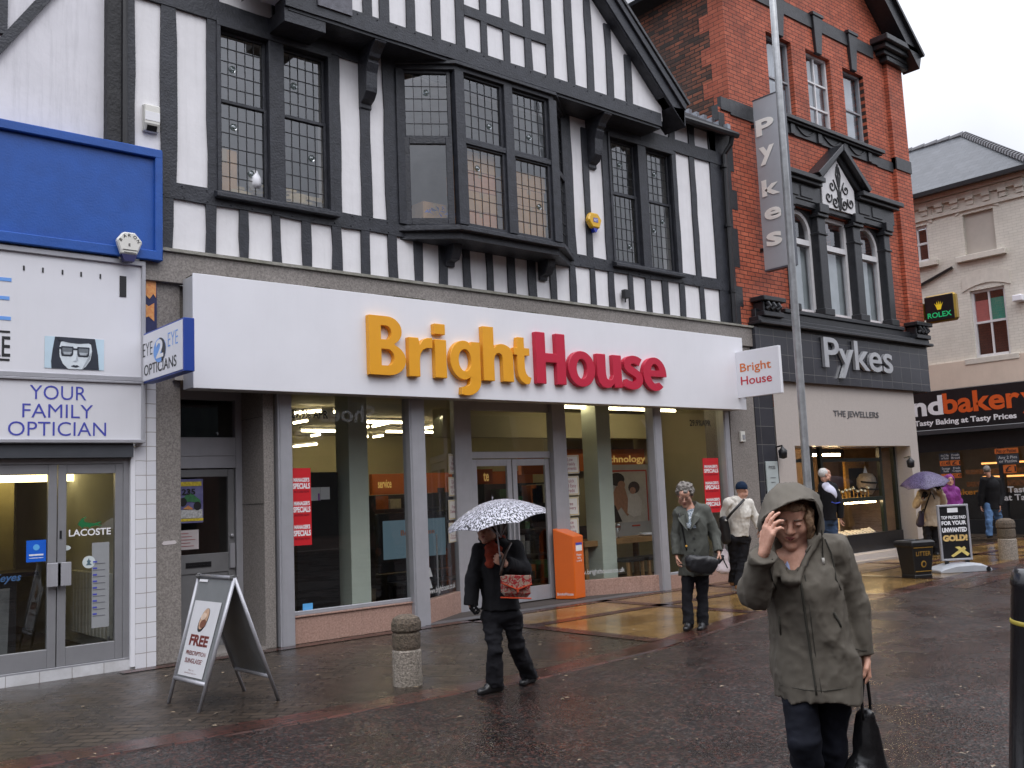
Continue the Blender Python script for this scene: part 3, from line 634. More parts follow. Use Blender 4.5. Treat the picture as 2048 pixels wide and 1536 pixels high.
# ---------------------------------------------------------------- opticians on the left
def plate(name, pts, o, u, mat_, par, k=0.003, v=(0, 0, 1), th=0.002):
    """thin flat shape: pts in (u, v) metres from o, standing k proud of the plane"""
    o, u, v = (np.array(q, float) for q in (o, u, v)); n = np.cross(u, v)
    return mk(name, MB().ext([o+u*a+v*b+n*k for a, b in pts], n*th), mat_, par)
def ell(cx, cy, rx, ry, n=20, a0=0, a1=360): return [(cx+rx*math.cos(R(a)), cy+ry*math.sin(R(a))) for a in np.linspace(a0, a1, n, endpoint=(a1-a0) != 360)]
def rect(x0, x1, z0, z1): return [(x0, z0), (x1, z0), (x1, z1), (x0, z1)]
X3, Z3 = (1, 0, 0), (0, 0, 1)
OB = thing('opticians_building', (1.6, 0, 0), 'white rendered opticians shop with the blue board, left of the timber framed building', 'building')
RENDERW = mat('streaked_white_render', (.72, .71, .75), .75, .06, 2.2, .14, 16, streak=.4, dirtcol=(.36, .36, .38))
mk('wall', MB().wall(-3.0, 3.36, 4.2, 9.2, .02, [], .1).box(3.30, 3.42, -.05, .3, 4.2, 9.2), RENDERW, OB)
q = MB(); q.ext([(2.08, -.03, 6.14), (2.2, -.03, 6.14), (3.5, -.03, 8.15), (3.38, -.03, 8.15)], (0, .06, 0)); mk('bargeboard', q, BLACKWOOD, OB)
q = MB()
for x in (1.6, 1.95, 2.24): q.box(x, x+.08, -.02, .02, max(6.0, 6.24+1.55*(x-2.1)), 9.2)
mk('timber_stud', q, BLACKWOOD, OB)
mk('corner_post', MB().box(3.28, 3.44, -.09, .02, 5.3, 9.2), mat('flaking_black_paint', (.02, .02, .022), .7, .5, 18, .5, 30, dirt=.5, dirtcol=(.1, .1, .1)), OB)
mk('roof', MB().ext([(-3, -.1, 9.2), (3.45, -.1, 9.2), (3.45, 6, 9.3), (-3, 6, 9.3)], (0, 0, .1)), TILE_SLATE, OB)
TILE = brick('white_glazed_tile', (.72, .72, .75), (.68, .68, .72), (.34, .31, .30), .155, .152, 'xz', .0045, .15, .04, .25, 0.0)
mk('tiled_pier', MB().box(3.60, 3.815, -.045, .5, 0.0, 4.1), TILE, OB)
mk('tiled_plinth', MB().box(0.2, 3.60, -.03, .4, -.01, .1), brick('white_plinth_tile', (.66, .66, .68), (.6, .6, .62), (.3, .28, .27), .3, .12, 'xz', .004, .2, .15, .2, 0.0, darkamt=.5, dark=(.2, .18, .15)), OB)
mk('shutter_rail', MB().box(3.55, 3.598, -.05, .04, .02, 2.26), WHITEP, OB, bevel=.004)
mk('shutter_box', MB().box(.2, 3.56, -.1, .1, 2.16, 2.3), mat('grey_shutter_box', (.06, .065, .075), .4, .1, 6), OB)
fp = MB().box(3.66, 3.82, -.06, .0, 3.3, 4.2); strip_ = mk('old_fascia_strip', fp, mat('navy_strip', (.02, .025, .09), .5, .2, 9), OB)
plate('lion_emblem', [(.0, .05), (.05, .0), (.09, .06), (.12, .02), (.12, .22), (.07, .28), (.02, .22)], (3.69, -.06, 3.86), X3, mat('orange_paint', (.62, .17, .06), .5, .5, 30, col2=(.75, .42, .14)), strip_)
plate('lion_emblem', [(.0, .02), (.06, .05), (.12, .0), (.12, .2), (.06, .16), (.0, .2)], (3.67, -.06, 3.62), X3, MATS['orange_paint'], strip_)
# blue board
t = thing('blue_board', (1.5, -.12, 4.3), 'large plain blue board with a raised frame above the white opticians sign', 'sign board')
BLUE = mat('royal_blue_paint', (.012, .082, .36), .45, .12, 4, .12, 50, streak=.12, dirtcol=(.03, .08, .30))
mk('board', MB().box(-1.5, 3.8, -.14, -.02, 4.3, 5.48), BLUE, t)
f = MB(); f.box(-1.5, 3.84, -.19, -.14, 5.4, 5.5); f.box(-1.5, 3.84, -.19, -.14, 4.26, 4.37); f.box(3.76, 3.842, -.188, -.02, 4.263, 5.497)
mk('board_frame', f, BLUE, t, bevel=.01)
# white fascia
t = thing('opticians_sign', (1.6, -.1, 2.95), 'white framed opticians sign with a face in sunglasses, under the blue board', 'sign')
sb = mk('sign_panel', MB().box(-1.2, 3.63, -.12, .0, 2.98, 4.21), SIGNWHITE, t)
f = MB(); f.box(-1.2, 3.67, -.15, -.0, 4.19, 4.245); f.box(-1.2, 3.67, -.14, -.0, 2.95, 3.0); f.box(3.63, 3.672, -.148, -.0, 2.953, 4.242)
mk('sign_frame', f, ALU, t, bevel=.005)
o = (0, -.12, 0)
LB = mat('sky_blue_lettering', (.16, .36, .80), .5, .03, 9); NB = mat('violet_blue_lettering', (.06, .07, .42), .5, .03, 9)
plate('letter', [(2.16, 3.5), (2.37, 3.5), (2.37, 3.535), (2.21, 3.535), (2.21, 3.70), (2.355, 3.70), (2.355, 3.735), (2.21, 3.735), (2.21, 3.885), (2.37, 3.885), (2.37, 3.92), (2.16, 3.92)], o, X3, LB, sb)
text('letter', 'RE', (2.185, -.123, 3.14), X3, .185, .2, BLACKTXT, sb, bold=.01)
plate('rule', rect(2.1, 2.365, 3.375, 3.395), o, X3, BLACKTXT, sb); plate('rule', rect(2.1, 2.365, 3.10, 3.12), o, X3, BLACKTXT, sb)
plate('slot', rect(3.405, 3.475, 3.84, 4.065), o, X3, BLACKTXT, sb)
for x in (2.48, 2.655, 2.84, 3.02, 3.21): plate('slot', rect(x-.008, x+.008, 4.01, 4.06), o, X3, BLACKTXT, sb)
# the printed face
pf = plate('printed_face', rect(2.68, 3.25, 3.05, 3.37), o, X3, mat('pale_blue_print', (.55, .7, .8), .4, .05, 5), sb)
SK = mat('pale_print', (.68, .74, .78), .4, .1, 12); DK = mat('dark_print', (.03, .035, .05), .4, .2, 9)
plate('hair', [(2.745, 3.05), (2.74, 3.12), (2.755, 3.25), (2.775, 3.37), (3.16, 3.37), (3.19, 3.2), (3.20, 3.05)], o, X3, DK, pf, .005)
plate('face', [(2.90, 3.05), (2.85, 3.10), (2.82, 3.17), (2.815, 3.26), (2.83, 3.32), (2.90, 3.345), (3.06, 3.34), (3.12, 3.31), (3.13, 3.24), (3.115, 3.15), (3.07, 3.08), (3.03, 3.05)], o, X3, SK, pf, .008)
plate('fringe', [(2.80, 3.37), (2.81, 3.335), (2.9, 3.318), (3.0, 3.312), (3.13, 3.325), (3.15, 3.37)], o, X3, DK, pf, .011)
rr = lambda x0, x1, z0, z1: [(x0+.012, z0), (x1-.018, z0), (x1-.004, z0+.02), (x1, z1-.01), (x1-.004, z1), (x0+.004, z1), (x0, z1-.01), (x0+.002, z0+.02)]
for x0, x1 in ((2.83, 2.95), (2.985, 3.105)): plate('spectacle_frame', rr(x0, x1, 3.178, 3.278), o, X3, DK, pf, .011); plate('lens', rr(x0+.012, x1-.012, 3.19, 3.262), o, X3, mat('lens_print', (.16, .18, .2), .4, .3, 9), pf, .014); plate('lens_shine', rr(x0+.018, x1-.018, 3.194, 3.22), o, X3, mat('lens_shine_print', (.42, .46, .5), .4, .3, 9), pf, .016)
plate('bridge', rect(2.945, 2.99, 3.245, 3.262), o, X3, DK, pf, .011); plate('temple', rect(2.80, 2.835, 3.25, 3.268), o, X3, DK, pf, .012)
plate('nose_shade', [(2.985, 3.2), (2.995, 3.14), (2.975, 3.125), (2.945, 3.128), (2.97, 3.14)], o, X3, mat('lens_shine_print', (.42, .46, .5)), pf, .011); plate('cheek_shade', [(3.06, 3.08), (3.11, 3.16), (3.125, 3.24), (3.09, 3.17), (3.03, 3.05), (3.04, 3.05)], o, X3, mat('lens_shine_print'), pf, .0105)
plate('mouth', [(2.925, 3.078), (2.955, 3.092), (2.97, 3.088), (2.985, 3.091), (3.01, 3.077), (2.97, 3.066)], o, X3, DK, pf, .011)
# lower sign
t = thing('family_optician_sign', (1.6, -.1, 2.3), 'white sign lettered in blue, directly over the opticians doors', 'sign')
sb = mk('sign_panel', MB().box(-1.2, 3.63, -.12, .0, 2.33, 2.93), SIGNWHITE, t)
f = MB(); f.box(-1.2, 3.672, -.145, .0, 2.925, 2.95); f.box(-1.2, 3.672, -.15, .0, 2.305, 2.34); f.box(3.63, 3.67, -.143, .0, 2.34, 2.925); mk('sign_frame', f, ALU, t, bevel=.004)
for s, x0, x1, z0, z1 in (('YOUR', 2.55, 3.08, 2.735, 2.875), ('FAMILY', 2.485, 3.145, 2.555, 2.69), ('OPTICIAN', 2.36, 3.275, 2.375, 2.515)):
    text('letter', s, (x0, -.123, z0), X3, x1-x0, z1-z0, NB, sb, bold=-.004)
# doors
t = thing('opticians_doors', (2.85, .05, .1), 'grey metal framed glass double doors with stickers and square pull handles', 'door')
dm = mat('grey_door_metal', (.30, .30, .315), .4, .06, 6, metal=.4)
d = MB(); d.box(3.49, 3.55, -.01, .1, .1, 2.16); d.box(1.6, 3.49, -.01, .1, 2.1, 2.16); d.box(1.6, 3.55, -.02, .1, .09, .12)
mk('door_frame', d, dm, t, bevel=.004)
for (a, b_) in ((2.16, 2.845), (2.855, 3.49)):
    l = MB(); l.box(a, a+.08, .0, .06, .12, 2.1); l.box(b_-.08, b_, .0, .06, .12, 2.1); l.box(a+.08, b_-.08, .003, .06, 2.0, 2.1); l.box(a+.08, b_-.08, .003, .06, .12, .3)
    lf_ = mk('door_leaf', l, dm, t, bevel=.004)
    pane((a+.08, .03), (b_-.08, .03), .3, 2.0, lf_, name='door_pane')
    hx = (b_-.075 if a < 2.5 else a+.01); h = MB().box(hx-.03, hx+.1, -.075, -.05, .9, 1.13).box(hx, hx+.03, -.05, 0, .94, .98).box(hx, hx+.03, -.05, 0, 1.05, 1.09)
    mk('pull_handle', h, ALU, lf_, bevel=.004)
    if a > 2.5:
        lz = mk('letter_lock', MB().box(2.872, 2.892, -.004, 0, 1.36, 1.44), BLACK, lf_)
        WD = WHITETXT
        text('letter', 'LACOSTE', (2.965, .024, 1.375), X3, .41, .07, WD, lf_, bold=.02)
        # green reptile emblem
        cr = [(0, .035), (.03, .01), (.045, -.005), (.06, .01), (.10, .008), (.115, -.008), (.13, .01), (.175, .018), (.225, .012), (.24, .02), (.19, .032), (.235, .05), (.22, .056), (.16, .042), (.11, .05), (.07, .058), (.055, .085), (.085, .105), (.075, .112), (.035, .092), (.012, .06)]
        plate('emblem', cr, (3.05, .027, 1.455), X3, mat('emblem_green', (.01, .15, .045), .5, .1, 9), lf_, 0)
        plate('round_sticker', ell(3.16, 1.11, .062, .062, 22), (0, .027, 0), X3, mat('sticker_white', (.6, .66, .66), .5, .05, 9), lf_, 0)
        plate('emblem', [(3.13, 1.08), (3.19, 1.08), (3.17, 1.1), (3.18, 1.12), (3.165, 1.13), (3.16, 1.15), (3.15, 1.13), (3.14, 1.12), (3.148, 1.1)], (0, .025, 0), X3, mat('emblem_grey_blue', (.08, .14, .18), .5, .1, 9), lf_, 0)
        plate('oval_sticker', ell(2.935, 1.265, .05, .027, 16), (0, .027, 0), X3, MATS['sticker_white'], lf_, 0)
        hp = plate('opening_hours', rect(3.19, 3.36, .45, 1.3), (0, .028, 0), X3, mat('hours_panel', (.30, .31, .32), .4, .05, 6), lf_, 0)
        for i in range(9): plate('printed_line', rect(3.2, 3.24, 1.1-.065*i, 1.116-.065*i), (0, .026, 0), X3, NB, hp, 0); plate('printed_line', rect(3.2, 3.32, 1.085-.065*i, 1.092-.065*i), (0, .026, 0), X3, mat('grey_print', (.14, .14, .16), .5, .1, 9), hp, 0)
    else:
        bs = plate('blue_sticker', rect(2.575, 2.755, 1.15, 1.36), (0, .027, 0), X3, mat('sticker_blue', (.01, .12, .62), .4, .05, 9), lf_, 0)
        plate('emblem', ell(2.665, 1.29, .03, .03, 14), (0, .025, 0), X3, mat('sticker_pale_blue', (.12, .42, .8), .4, .05, 9), bs, 0); plate('printed_line', rect(2.6, 2.73, 1.21, 1.225), (0, .025, 0), X3, WHITETXT, bs, 0); plate('printed_line', rect(2.6, 2.73, 1.185, 1.19), (0, .025, 0), X3, WHITETXT, bs, 0)
l = MB(); l.box(.86, .94, .0, .06, .12, 2.1); l.box(2.07, 2.15, .0, .06, .12, 2.1); l.box(.94, 2.07, .003, .06, 2.0, 2.1); l.box(.94, 2.07, .003, .06, .12, .3); sl_ = mk('side_light', l, dm, OB, bevel=.004); pane((.94, .03), (2.07, .03), .3, 2.0, sl_, name='side_pane')
mk('tiled_pier', MB().box(-3.0, .86, -.04, .5, 0, 2.35), TILE, OB)
# interior
rm = MB(); rm.quad((.8, 4.6, 0), (3.58, 4.6, 0), (3.58, 4.6, 2.6), (.8, 4.6, 2.6)); rm.quad((3.58, .11, 0), (3.58, 4.6, 0), (3.58, 4.6, 2.6), (3.58, .11, 2.6)); rm.quad((.8, .11, 0), (.8, 4.6, 0), (.8, 4.6, 2.6), (.8, .11, 2.6)); rm.quad((.8, .11, 2.3), (3.58, .11, 2.3), (3.58, 4.6, 2.5), (.8, 4.6, 2.5))
mk('consulting_room', rm, mat('opticians_wall', (.55, .55, .52), .7, .05, 2), OB)
mk('shop_floor', MB().quad((.8, .11, .11), (3.58, .11, .11), (3.58, 4.6, .11), (.8, 4.6, .11)), mat('brown_carpet', (.07, .055, .04), .9, .2, 20), OB)
mk('display_wall', MB().box(1.6, 3.0, 2.3, 2.5, .1, 2.3), mat('slatted_olive_panel', (.36, .31, .16), .6, .15, 4), OB)
TUBE = mat('lit_warm_tube', (1, .9, .5), .5, 0, 1, emis=(1, .80, .36, 6.0))
t = thing('strip_light', (2.55, 1.9, 1.96), 'long yellow strip light over the display inside the opticians', 'light')
a, b_ = F(12, 965, 2.0), F(157, 945, 2.0)
mk('tube', MB().obox((a[0]-.9, 2.0, a[1]), (b_[0]-a[0]+.9, 0, 0), (0, .05, 0), (0, 0, .085)), TUBE, t); mk('bracket', MB().box(2.4, 2.45, 2.05, 2.3, a[1], a[1]+.05), BLACK, t)
t = thing('counter', (2.5, 1.4, .1), 'dark reception counter behind the opticians doors', 'counter'); mk('counter_front', MB().box(1.4, 2.8, 1.3, 1.8, .1, .95), mat('dark_laminate', (.05, .05, .055), .35, .1, 8), t); mk('counter_top', MB().box(1.35, 3.0, 1.2, 1.9, .95, 1.0), BLACK, t)
t = thing('radiator', (3.2, .9, .3), 'white panel radiator seen low through the right opticians door', 'radiator'); r_ = MB()
for i in range(11): r_.box(3.5, 3.56, .5+.12*i, .6+.12*i, .25, .95)
mk('radiator_panel', r_, mat('radiator_white', (.6, .6, .56), .4, .05, 5), t, bevel=.01); mk('pipe', MB().tube([(3.5, .46, .3), (3.5, .46, .11)], .015, 8), ALU, t)
t = thing('display_stand', (2.35, .5, .11), 'small leaning metal display board behind the left opticians door', 'display stand')
o = MB(); o.obox((2.2, .55, .12), (.34, 0, 0), (0, .02, .0), (.06, .18, .75)); st_ = mk('stand_board', o, mat('stand_grey', (.16, .165, .17), .5, .2, 8), t)
mk('stand_leg', MB().tube([(2.24, .75, .85), (2.24, 1.0, .12)], .012, 8).tube([(2.56, .75, .85), (2.56, 1.0, .12)], .012, 8), ALU, t)
text('letter', 'Keyes', (2.38, .5, .93), X3, .27, .1, LB, st_, depth=.004, shear=.3)
# projecting sign: its outer end leans in the wall plane, so it stands on two brackets
t = thing('projecting_opticians_sign', (3.65, -.6, 3.0), 'blue edged projecting opticians sign at the left end of the long white sign', 'sign')
y0, y1, za, zb = -.12, -1.22, 2.93, 3.46
bx = mk('sign_box', MB().box(3.65, 3.76, y1, y0, za, zb), mat('sign_edge_blue', (.012, .05, .3), .4, .05, 5), t, bevel=.006)
mk('sign_face', MB().box(3.642, 3.65, y1+.02, y0-.02, za+.02, zb-.02), SIGNWHITE, bx); 
mk('bracket', MB().box(3.68, 3.73, -.12, .0, 3.36, 3.4).box(3.68, 3.73, -.12, .0, 3.0, 3.04), ALU, t)
U = (0, -1, 0); sw = y0-y1
text('letter', 'EYE', (3.64, y0-.03, 3.205), U, .27, .14, BLACKTXT, bx, bold=-.01); text('letter', 'EYE', (3.64, y0-.72, 3.22), U, .26, .14, LB, bx, bold=-.012)
plate('roundel', ell(.5, .29, .165, .125, 26), (3.642, y0, za), U, LB, bx, .002); plate('roundel_shade', ell(.5, .29, .165, .125, 20, -70, 90)+[(.56, .29)], (3.642, y0, za), U, BLACKTXT, bx, .004)
text('letter', '2', (3.635, y0-.41, 3.14), U, .2, .19, WHITETXT, bx, bold=.03)
text('letter', 'OPTICIANS', (3.64, y0-.06, 3.0), U, .88, .115, BLACKTXT, bx, bold=.012)
# alarm boxes and small fittings
t = thing('alarm_box', (3.46, -.2, 4.2), 'white hexagonal alarm box at the lower corner of the blue board', 'alarm box')
hx = [(.0, .31), (.09, .33), (.2, .32), (.28, .2), (.19, .04), (.09, .04), (.0, .17)]
hx = [(.02, .22), (.09, .31), (.21, .31), (.29, .22), (.23, .07), (.07, .07)]
bx = mk('alarm_case', MB().ext([np.array((3.31+a, -.19, 4.2+b)) for a, b in hx], (0, -.07, 0)), mat('cream_plastic', (.72, .71, .66), .4, .03, 6), t, bevel=.015)
mk('alarm_base', MB().ext([np.array((3.31+a, -.19, 4.2+b)) for a, b in [(.07, .07), (.23, .07), (.2, .0), (.1, .0)]], (0, -.07, 0)), mat('navy_plastic', (.02, .02, .09), .3, .1, 6), t)
for i, ch in enumerate('BARON'):
    a = R(62-31*i); c = np.array((3.46+.085*math.sin(-a), -.264, 4.375+.085*math.cos(a))); u = np.array((math.cos(a), 0, math.sin(a)))
    u = np.array((math.cos(a), 0, math.sin(a))); v = np.array((-math.sin(a), 0, math.cos(a)))
    text('letter', ch, c-u*.014, u, None, .034, BLACKTXT, bx, v=v, bold=.01)
text('letter', 'E', (3.45, -.264, 4.36), X3, .02, .028, BLACKTXT, bx)
plate('printed_line', rect(.08, .23, .115, .122), (3.31, -.26, 4.2), X3, BLACKTXT, bx); plate('printed_line', rect(.09, .22, .09, .095), (3.31, -.26, 4.2), X3, BLACKTXT, bx)
t = thing('alarm_box', (3.76, -.03, 5.7), 'cream rectangular alarm box on the white panel above the blue board', 'alarm box')
mk('alarm_case', MB().pyz([(-.0, 5.74), (-.05, 5.74), (-.09, 5.82), (-.09, 6.03), (0, 6.05)], 3.68, 3.85), mat('cream_plastic', (.72, .71, .66)), t, bevel=.008)
mk('alarm_label', MB().box(3.684, 3.846, -.094, -.09, 5.85, 5.95), WHITETXT, t); mk('speaker_grille', MB().obox((3.71, -.052, 5.745), (.11, 0, 0), (0, -.03, .055), (0, -.004, -.002)), BLACK, t)
t = thing('alarm_box', (10.62, -.05, 5.65), 'yellow hexagonal alarm box with a blue tip on a black post right of the bay', 'alarm box')
YE = mat('yellow_plastic', (.75, .43, .02), .35, .05, 6)
hx = [(10.47, 5.78), (10.53, 5.9), (10.70, 5.9), (10.78, 5.8), (10.72, 5.66), (10.56, 5.66)]
bx = mk('alarm_case', MB().ext([(a, -.04, b) for a, b in hx], (0, -.09, 0)), YE, t, bevel=.02)
mk('alarm_lamp', MB().ext([(10.59, -.045, 5.66), (10.69, -.045, 5.66), (10.655, -.045, 5.6), (10.62, -.045, 5.6)], (0, -.07, 0)), mat('blue_lens', (.02, .04, .4), .2, .1, 6), t)
pl_ = plate('alarm_label', rect(10.58, 10.68, 5.75, 5.82), (0, -.131, 0), X3, NB, bx, 0); text('letter', 'ADT', (10.588, -.136, 5.762), X3, .084, .045, WHITETXT, pl_, bold=.02)
t = thing('wall_lamp', (11.28, -.05, 4.6), 'small black box lamp fixed between studs under the right hand window', 'lamp')
mk('lamp_case', MB().box(11.22, 11.34, -.12, -.03, 4.62, 4.76), BLACK, t, bevel=.01); mk('lamp_stem', MB().tube([(11.28, -.06, 4.62), (11.28, -.06, 4.56)], .012, 6), BLACK, t)
t = thing('intercom_box', (14.2, -.08, 2.5), 'small white service box on the granite pier right of the shop front', 'box')
xa = F(1478, 872, -.06)
mk('box_case', MB().box(xa[0], xa[0]+.13, -.1, -.06, xa[1]-.1, xa[1]+.08), mat('cream_plastic'), t, bevel=.004); mk('box_lid', MB().box(xa[0]+.05, xa[0]+.11, -.11, -.1, xa[1]-.06, xa[1]+.02), ALU, t)
# posters on the side door and the pier
t = thing('poster', (4.4, .59, 1.5), 'colourful truck show poster behind the glass of the grey side door', 'poster')
o = (4.255, .59, 1.44)
pb = plate('paper', rect(0, .34, 0, .5), o, X3, mat('poster_violet', (.10, .09, .26), .5, .5, 9, col2=(.22, .22, .42)), t, .0)
YL = mat('poster_yellow', (.7, .55, .05), .5, .4, 30); plate('band', rect(.02, .32, .42, .47), o, X3, YL, pb, .004); plate('band', rect(0, .34, .02, .05), o, X3, YL, pb, .004)
plate('panel', rect(.01, .33, .055, .15), o, X3, mat('poster_white', (.55, .55, .55), .5, .4, 40), pb, .004)
plate('truck_body', [(.06, .24), (.14, .32), (.2, .34), (.3, .26), (.31, .22), (.2, .24)], o, X3, mat('poster_green', (.05, .2, .08), .5, .3, 20), pb, .006)
for c in ((.1, .24), (.27, .19)): plate('wheel', ell(*c, .045, .05, 16), o, X3, BLACKTXT, pb, .008)
plate('flame', [(.1, .16), (.16, .2), (.22, .16), (.2, .15)], o, X3, MATS['orange_paint'], pb, .007); text('letter', '235', (4.34, .58, 1.76), X3, .16, .07, BLACKTXT, pb, bold=.03); plate('flame', [(.0, .16), (.06, .24), (.07, .15)], o, X3, mat('poster_red', (.5, .06, .03), .5, .3, 20), pb, .006)
t = thing('notice', (4.4, .59, 1.15), 'handwritten white notice below the truck poster on the side door', 'notice'); pb = plate('paper', rect(4.27, 4.54, 1.14, 1.36), (0, .59, 0), X3, mat('notice_paper', (.55, .5, .5), .6, .05, 9), t, 0)
for i in range(5): plate('written_line', rect(4.29, 4.42+.02*((i*7) % 5), 1.32-.036*i, 1.327-.036*i), (0, .586, 0), X3, mat('red_ink', (.4, .14, .14), .6, .2, 30), pb, 0)
t = thing('sticker', (3.95, -.035, 1.25), 'torn white sticker on the granite pier beside the side door', 'sticker'); plate('paper', [(3.88, 1.245), (3.9, 1.23), (4.02, 1.235), (4.04, 1.25), (4.02, 1.275), (3.9, 1.27)], (0, -.032, 0), X3, MATS['notice_paper'], t, 0)
# row across the street, seen in the windows
OP = thing('opposite_building', (12, -19, 0), 'brick shop row across the street, mirrored in the shop windows', 'building')
mk('wall', MB().box(-30, 60, -26, -19, 0, 8.2), brick('street_brick', (.16, .1, .08), (.22, .13, .1), (.12, .11, .1)), OP)
mk('roof', MB().ext([(-30, -18.7, 8.2), (60, -18.7, 8.2), (60, -22.5, 10.4), (-30, -22.5, 10.4)], (0, 0, .15)), TILE_SLATE, OP)
mk('shop_fascia', MB().box(8, 26, -19.0, -18.8, 3.4, 5.2), mat('dark_green_fascia', (.04, .05, .05), .4, .1, 3), OP)
U = (-1, 0, 0)
text('letter', 'Shoes for', (18.6, -18.78, 4.35), U, 3.6, .6, WHITETXT, OP, bold=.02); text('letter', 'the family', (16.6, -18.78, 3.6), U, 3.4, .62, WHITETXT, OP, bold=.02)
sw_ = MB(); 
for x in range(-28, 58, 6): sw_.box(x, x+4.6, -19.05, -18.95, .5, 3.2)
mk('shop_window', sw_, mat('dark_shop_glass', (.02, .02, .022), .1, .2, 3), OP)
uw = MB()
for x in range(-28, 58, 4): uw.box(x, x+1.5, -19.05, -18.97, 5.7, 7.5)
mk('upper_window', uw, mat('white_sash_glass', (.2, .2, .22), .15, .2, 3), OP)
# ---------------------------------------------------------------- the big white sign
FY = -.38
t = thing('shop_sign', (9.0, -.2, 2.9), 'long white shop sign with raised yellow and red letters above the shop windows', 'sign')
b = MB(); b.box(4.09, 13.84, FY, FY+.02, 2.875, 4.125); sb = mk('sign_face', b, WHITEP, t, bevel=.004)
b = MB(); b.box(4.092, 4.12, FY+.02, -.1, 2.885, 4.10); b.box(13.80, 13.835, FY+.02, -.1, 2.885, 4.12); b.box(4.12, 13.80, FY+.02, -.1, 2.88, 2.92); b.box(4.12, 13.8, FY+.02, -.1, 4.08, 4.115)
mk('sign_return', b, mat('stained_grey_return', (.5, .51, .53), .4, .08, 4, streak=.3, dirtcol=(.25, .24, .22)), t)
db = MB(); rd = random.Random(4); x = 4.12
while x < 13.8:
    w_ = rd.uniform(.05, .5); h_ = rd.uniform(.003, .022)*(1.0 if x < 9 else .45)
    if rd.random() < .75: db.box(x, x+w_, FY+.01, -.12, 4.115, 4.125+h_)
    x += w_+rd.uniform(.0, .12)
dbo = mk('moss_and_dirt', db, mat('moss_and_dirt', (.035, .035, .022), .9, .4, 20, .4, 60, col2=(.13, .12, .09)), t); dbo['kind'] = 'stuff'
YEL = mat('yellow_letter_face', (.80, .36, .015), .4, .03, 5); REDL = mat('crimson_letter_face', (.52, .012, .045), .4, .03, 5)
def arc(cx, cy, rx, ry, a0, a1, n=14): return [(cx+rx*math.cos(R(q)), cy+ry*math.sin(R(q))) for q in np.linspace(a0, a1, n)]
def stroke(pts, w_):
    p = np.array(pts, float)
    for _ in range(2): q = np.empty((2*len(p)-2, 2)); q[0::2] = p[:-1]*.75+p[1:]*.25; q[1::2] = p[:-1]*.25+p[1:]*.75; p = np.vstack([p[:1], q, p[-1:]])
    t_ = np.gradient(p, axis=0); t_ /= np.linalg.norm(t_, axis=1)[:, None]; n = np.stack([-t_[:, 1], t_[:, 0]], 1)*w_/2
    return [tuple(v) for v in p+n]+[tuple(v) for v in (p-n)[::-1]]
GLY = {
 'B': [[(0, 0), (0, 1), (.30, 1)]+arc(.31, .755, .25, .245, 90, -62)+arc(.33, .265, .29, .265, 66, -90)+[(.3, 0)], [(.2, .6), (.2, .84), (.28, .84)]+arc(.28, .72, .1, .12, 90, -90), [(.2, .16), (.2, .44), (.3, .44)]+arc(.3, .30, .12, .14, 90, -90)],
 'r': [[(0, 0), (0, .68), (.18, .68), (.2, .57), (.26, .65), (.34, .69), (.44, .70), (.44, .51), (.34, .51), (.26, .47), (.215, .40), (.2, .3), (.2, 0)]],
 'i': [[(0, 0), (0, .68), (.2, .68), (.2, 0)]], 'dot': [[(0, .77), (0, .96), (.2, .96), (.2, .77)]],
 'g': [[(.56, .69), (.56, -.02)]+arc(.29, -.03, .27, .26, 0, -112, 9)+[(.2, -.14)]+[(.28, -.125), (.34, -.09), (.36, -.03), (.36, .04), (.30, .005)]+arc(.26, .345, .26, .355, 275, 85, 20)+[(.33, .685), (.385, .62), (.40, .69)], arc(.27, .345, .115, .2, 0, 360, 22)[:-1]],
 'h': [[(0, 0), (0, 1), (.2, 1), (.2, .615), (.26, .675)]+arc(.35, .49, .21, .21, 110, 0, 8)+[(.56, 0), (.36, 0), (.36, .42), (.345, .49), (.30, .525), (.25, .51), (.215, .46), (.2, .40), (.2, 0)]],
 't': [[(0, .52), (0, .66), (.08, .66), (.10, .86), (.28, .86), (.28, .66), (.42, .66), (.42, .52), (.28, .52), (.28, .27), (.31, .18), (.37, .12), (.45, .10), (.40, -.02), (.28, -.03), (.17, .02), (.1, .11), (.08, .24), (.08, .52)]],
 'H': [[(0, 0), (0, 1), (.2, 1), (.2, .6), (.44, .6), (.44, 1), (.64, 1), (.64, 0), (.44, 0), (.44, .42), (.2, .42), (.2, 0)]],
 'o': [arc(.3, .34, .30, .36, 0, 360, 32)[:-1], arc(.3, .34, .115, .2, 0, 360, 24)[:-1]],
 'u': [[(0, .68), (.2, .68), (.2, .28), (.22, .18), (.28, .15), (.34, .18), (.37, .26), (.37, .68), (.57, .68), (.57, 0), (.40, 0), (.38, .07), (.30, .0), (.2, -.02), (.1, .01), (.03, .09), (0, .22)]],
 's': [stroke([(.43, .56), (.33, .615), (.2, .615), (.1, .55), (.12, .43), (.26, .36), (.39, .28), (.40, .16), (.31, .07), (.17, .065), (.04, .12)], .165)],
 'e': [[(.565, .29)]+arc(.28, .34, .285, .36, 0, 312, 26)+arc(.30, .32, .13, .19, 305, 192, 10)+[(.185, .29)], [(.19, .42), (.385, .42)]+arc(.285, .42, .1, .14, 0, 180, 10)]}
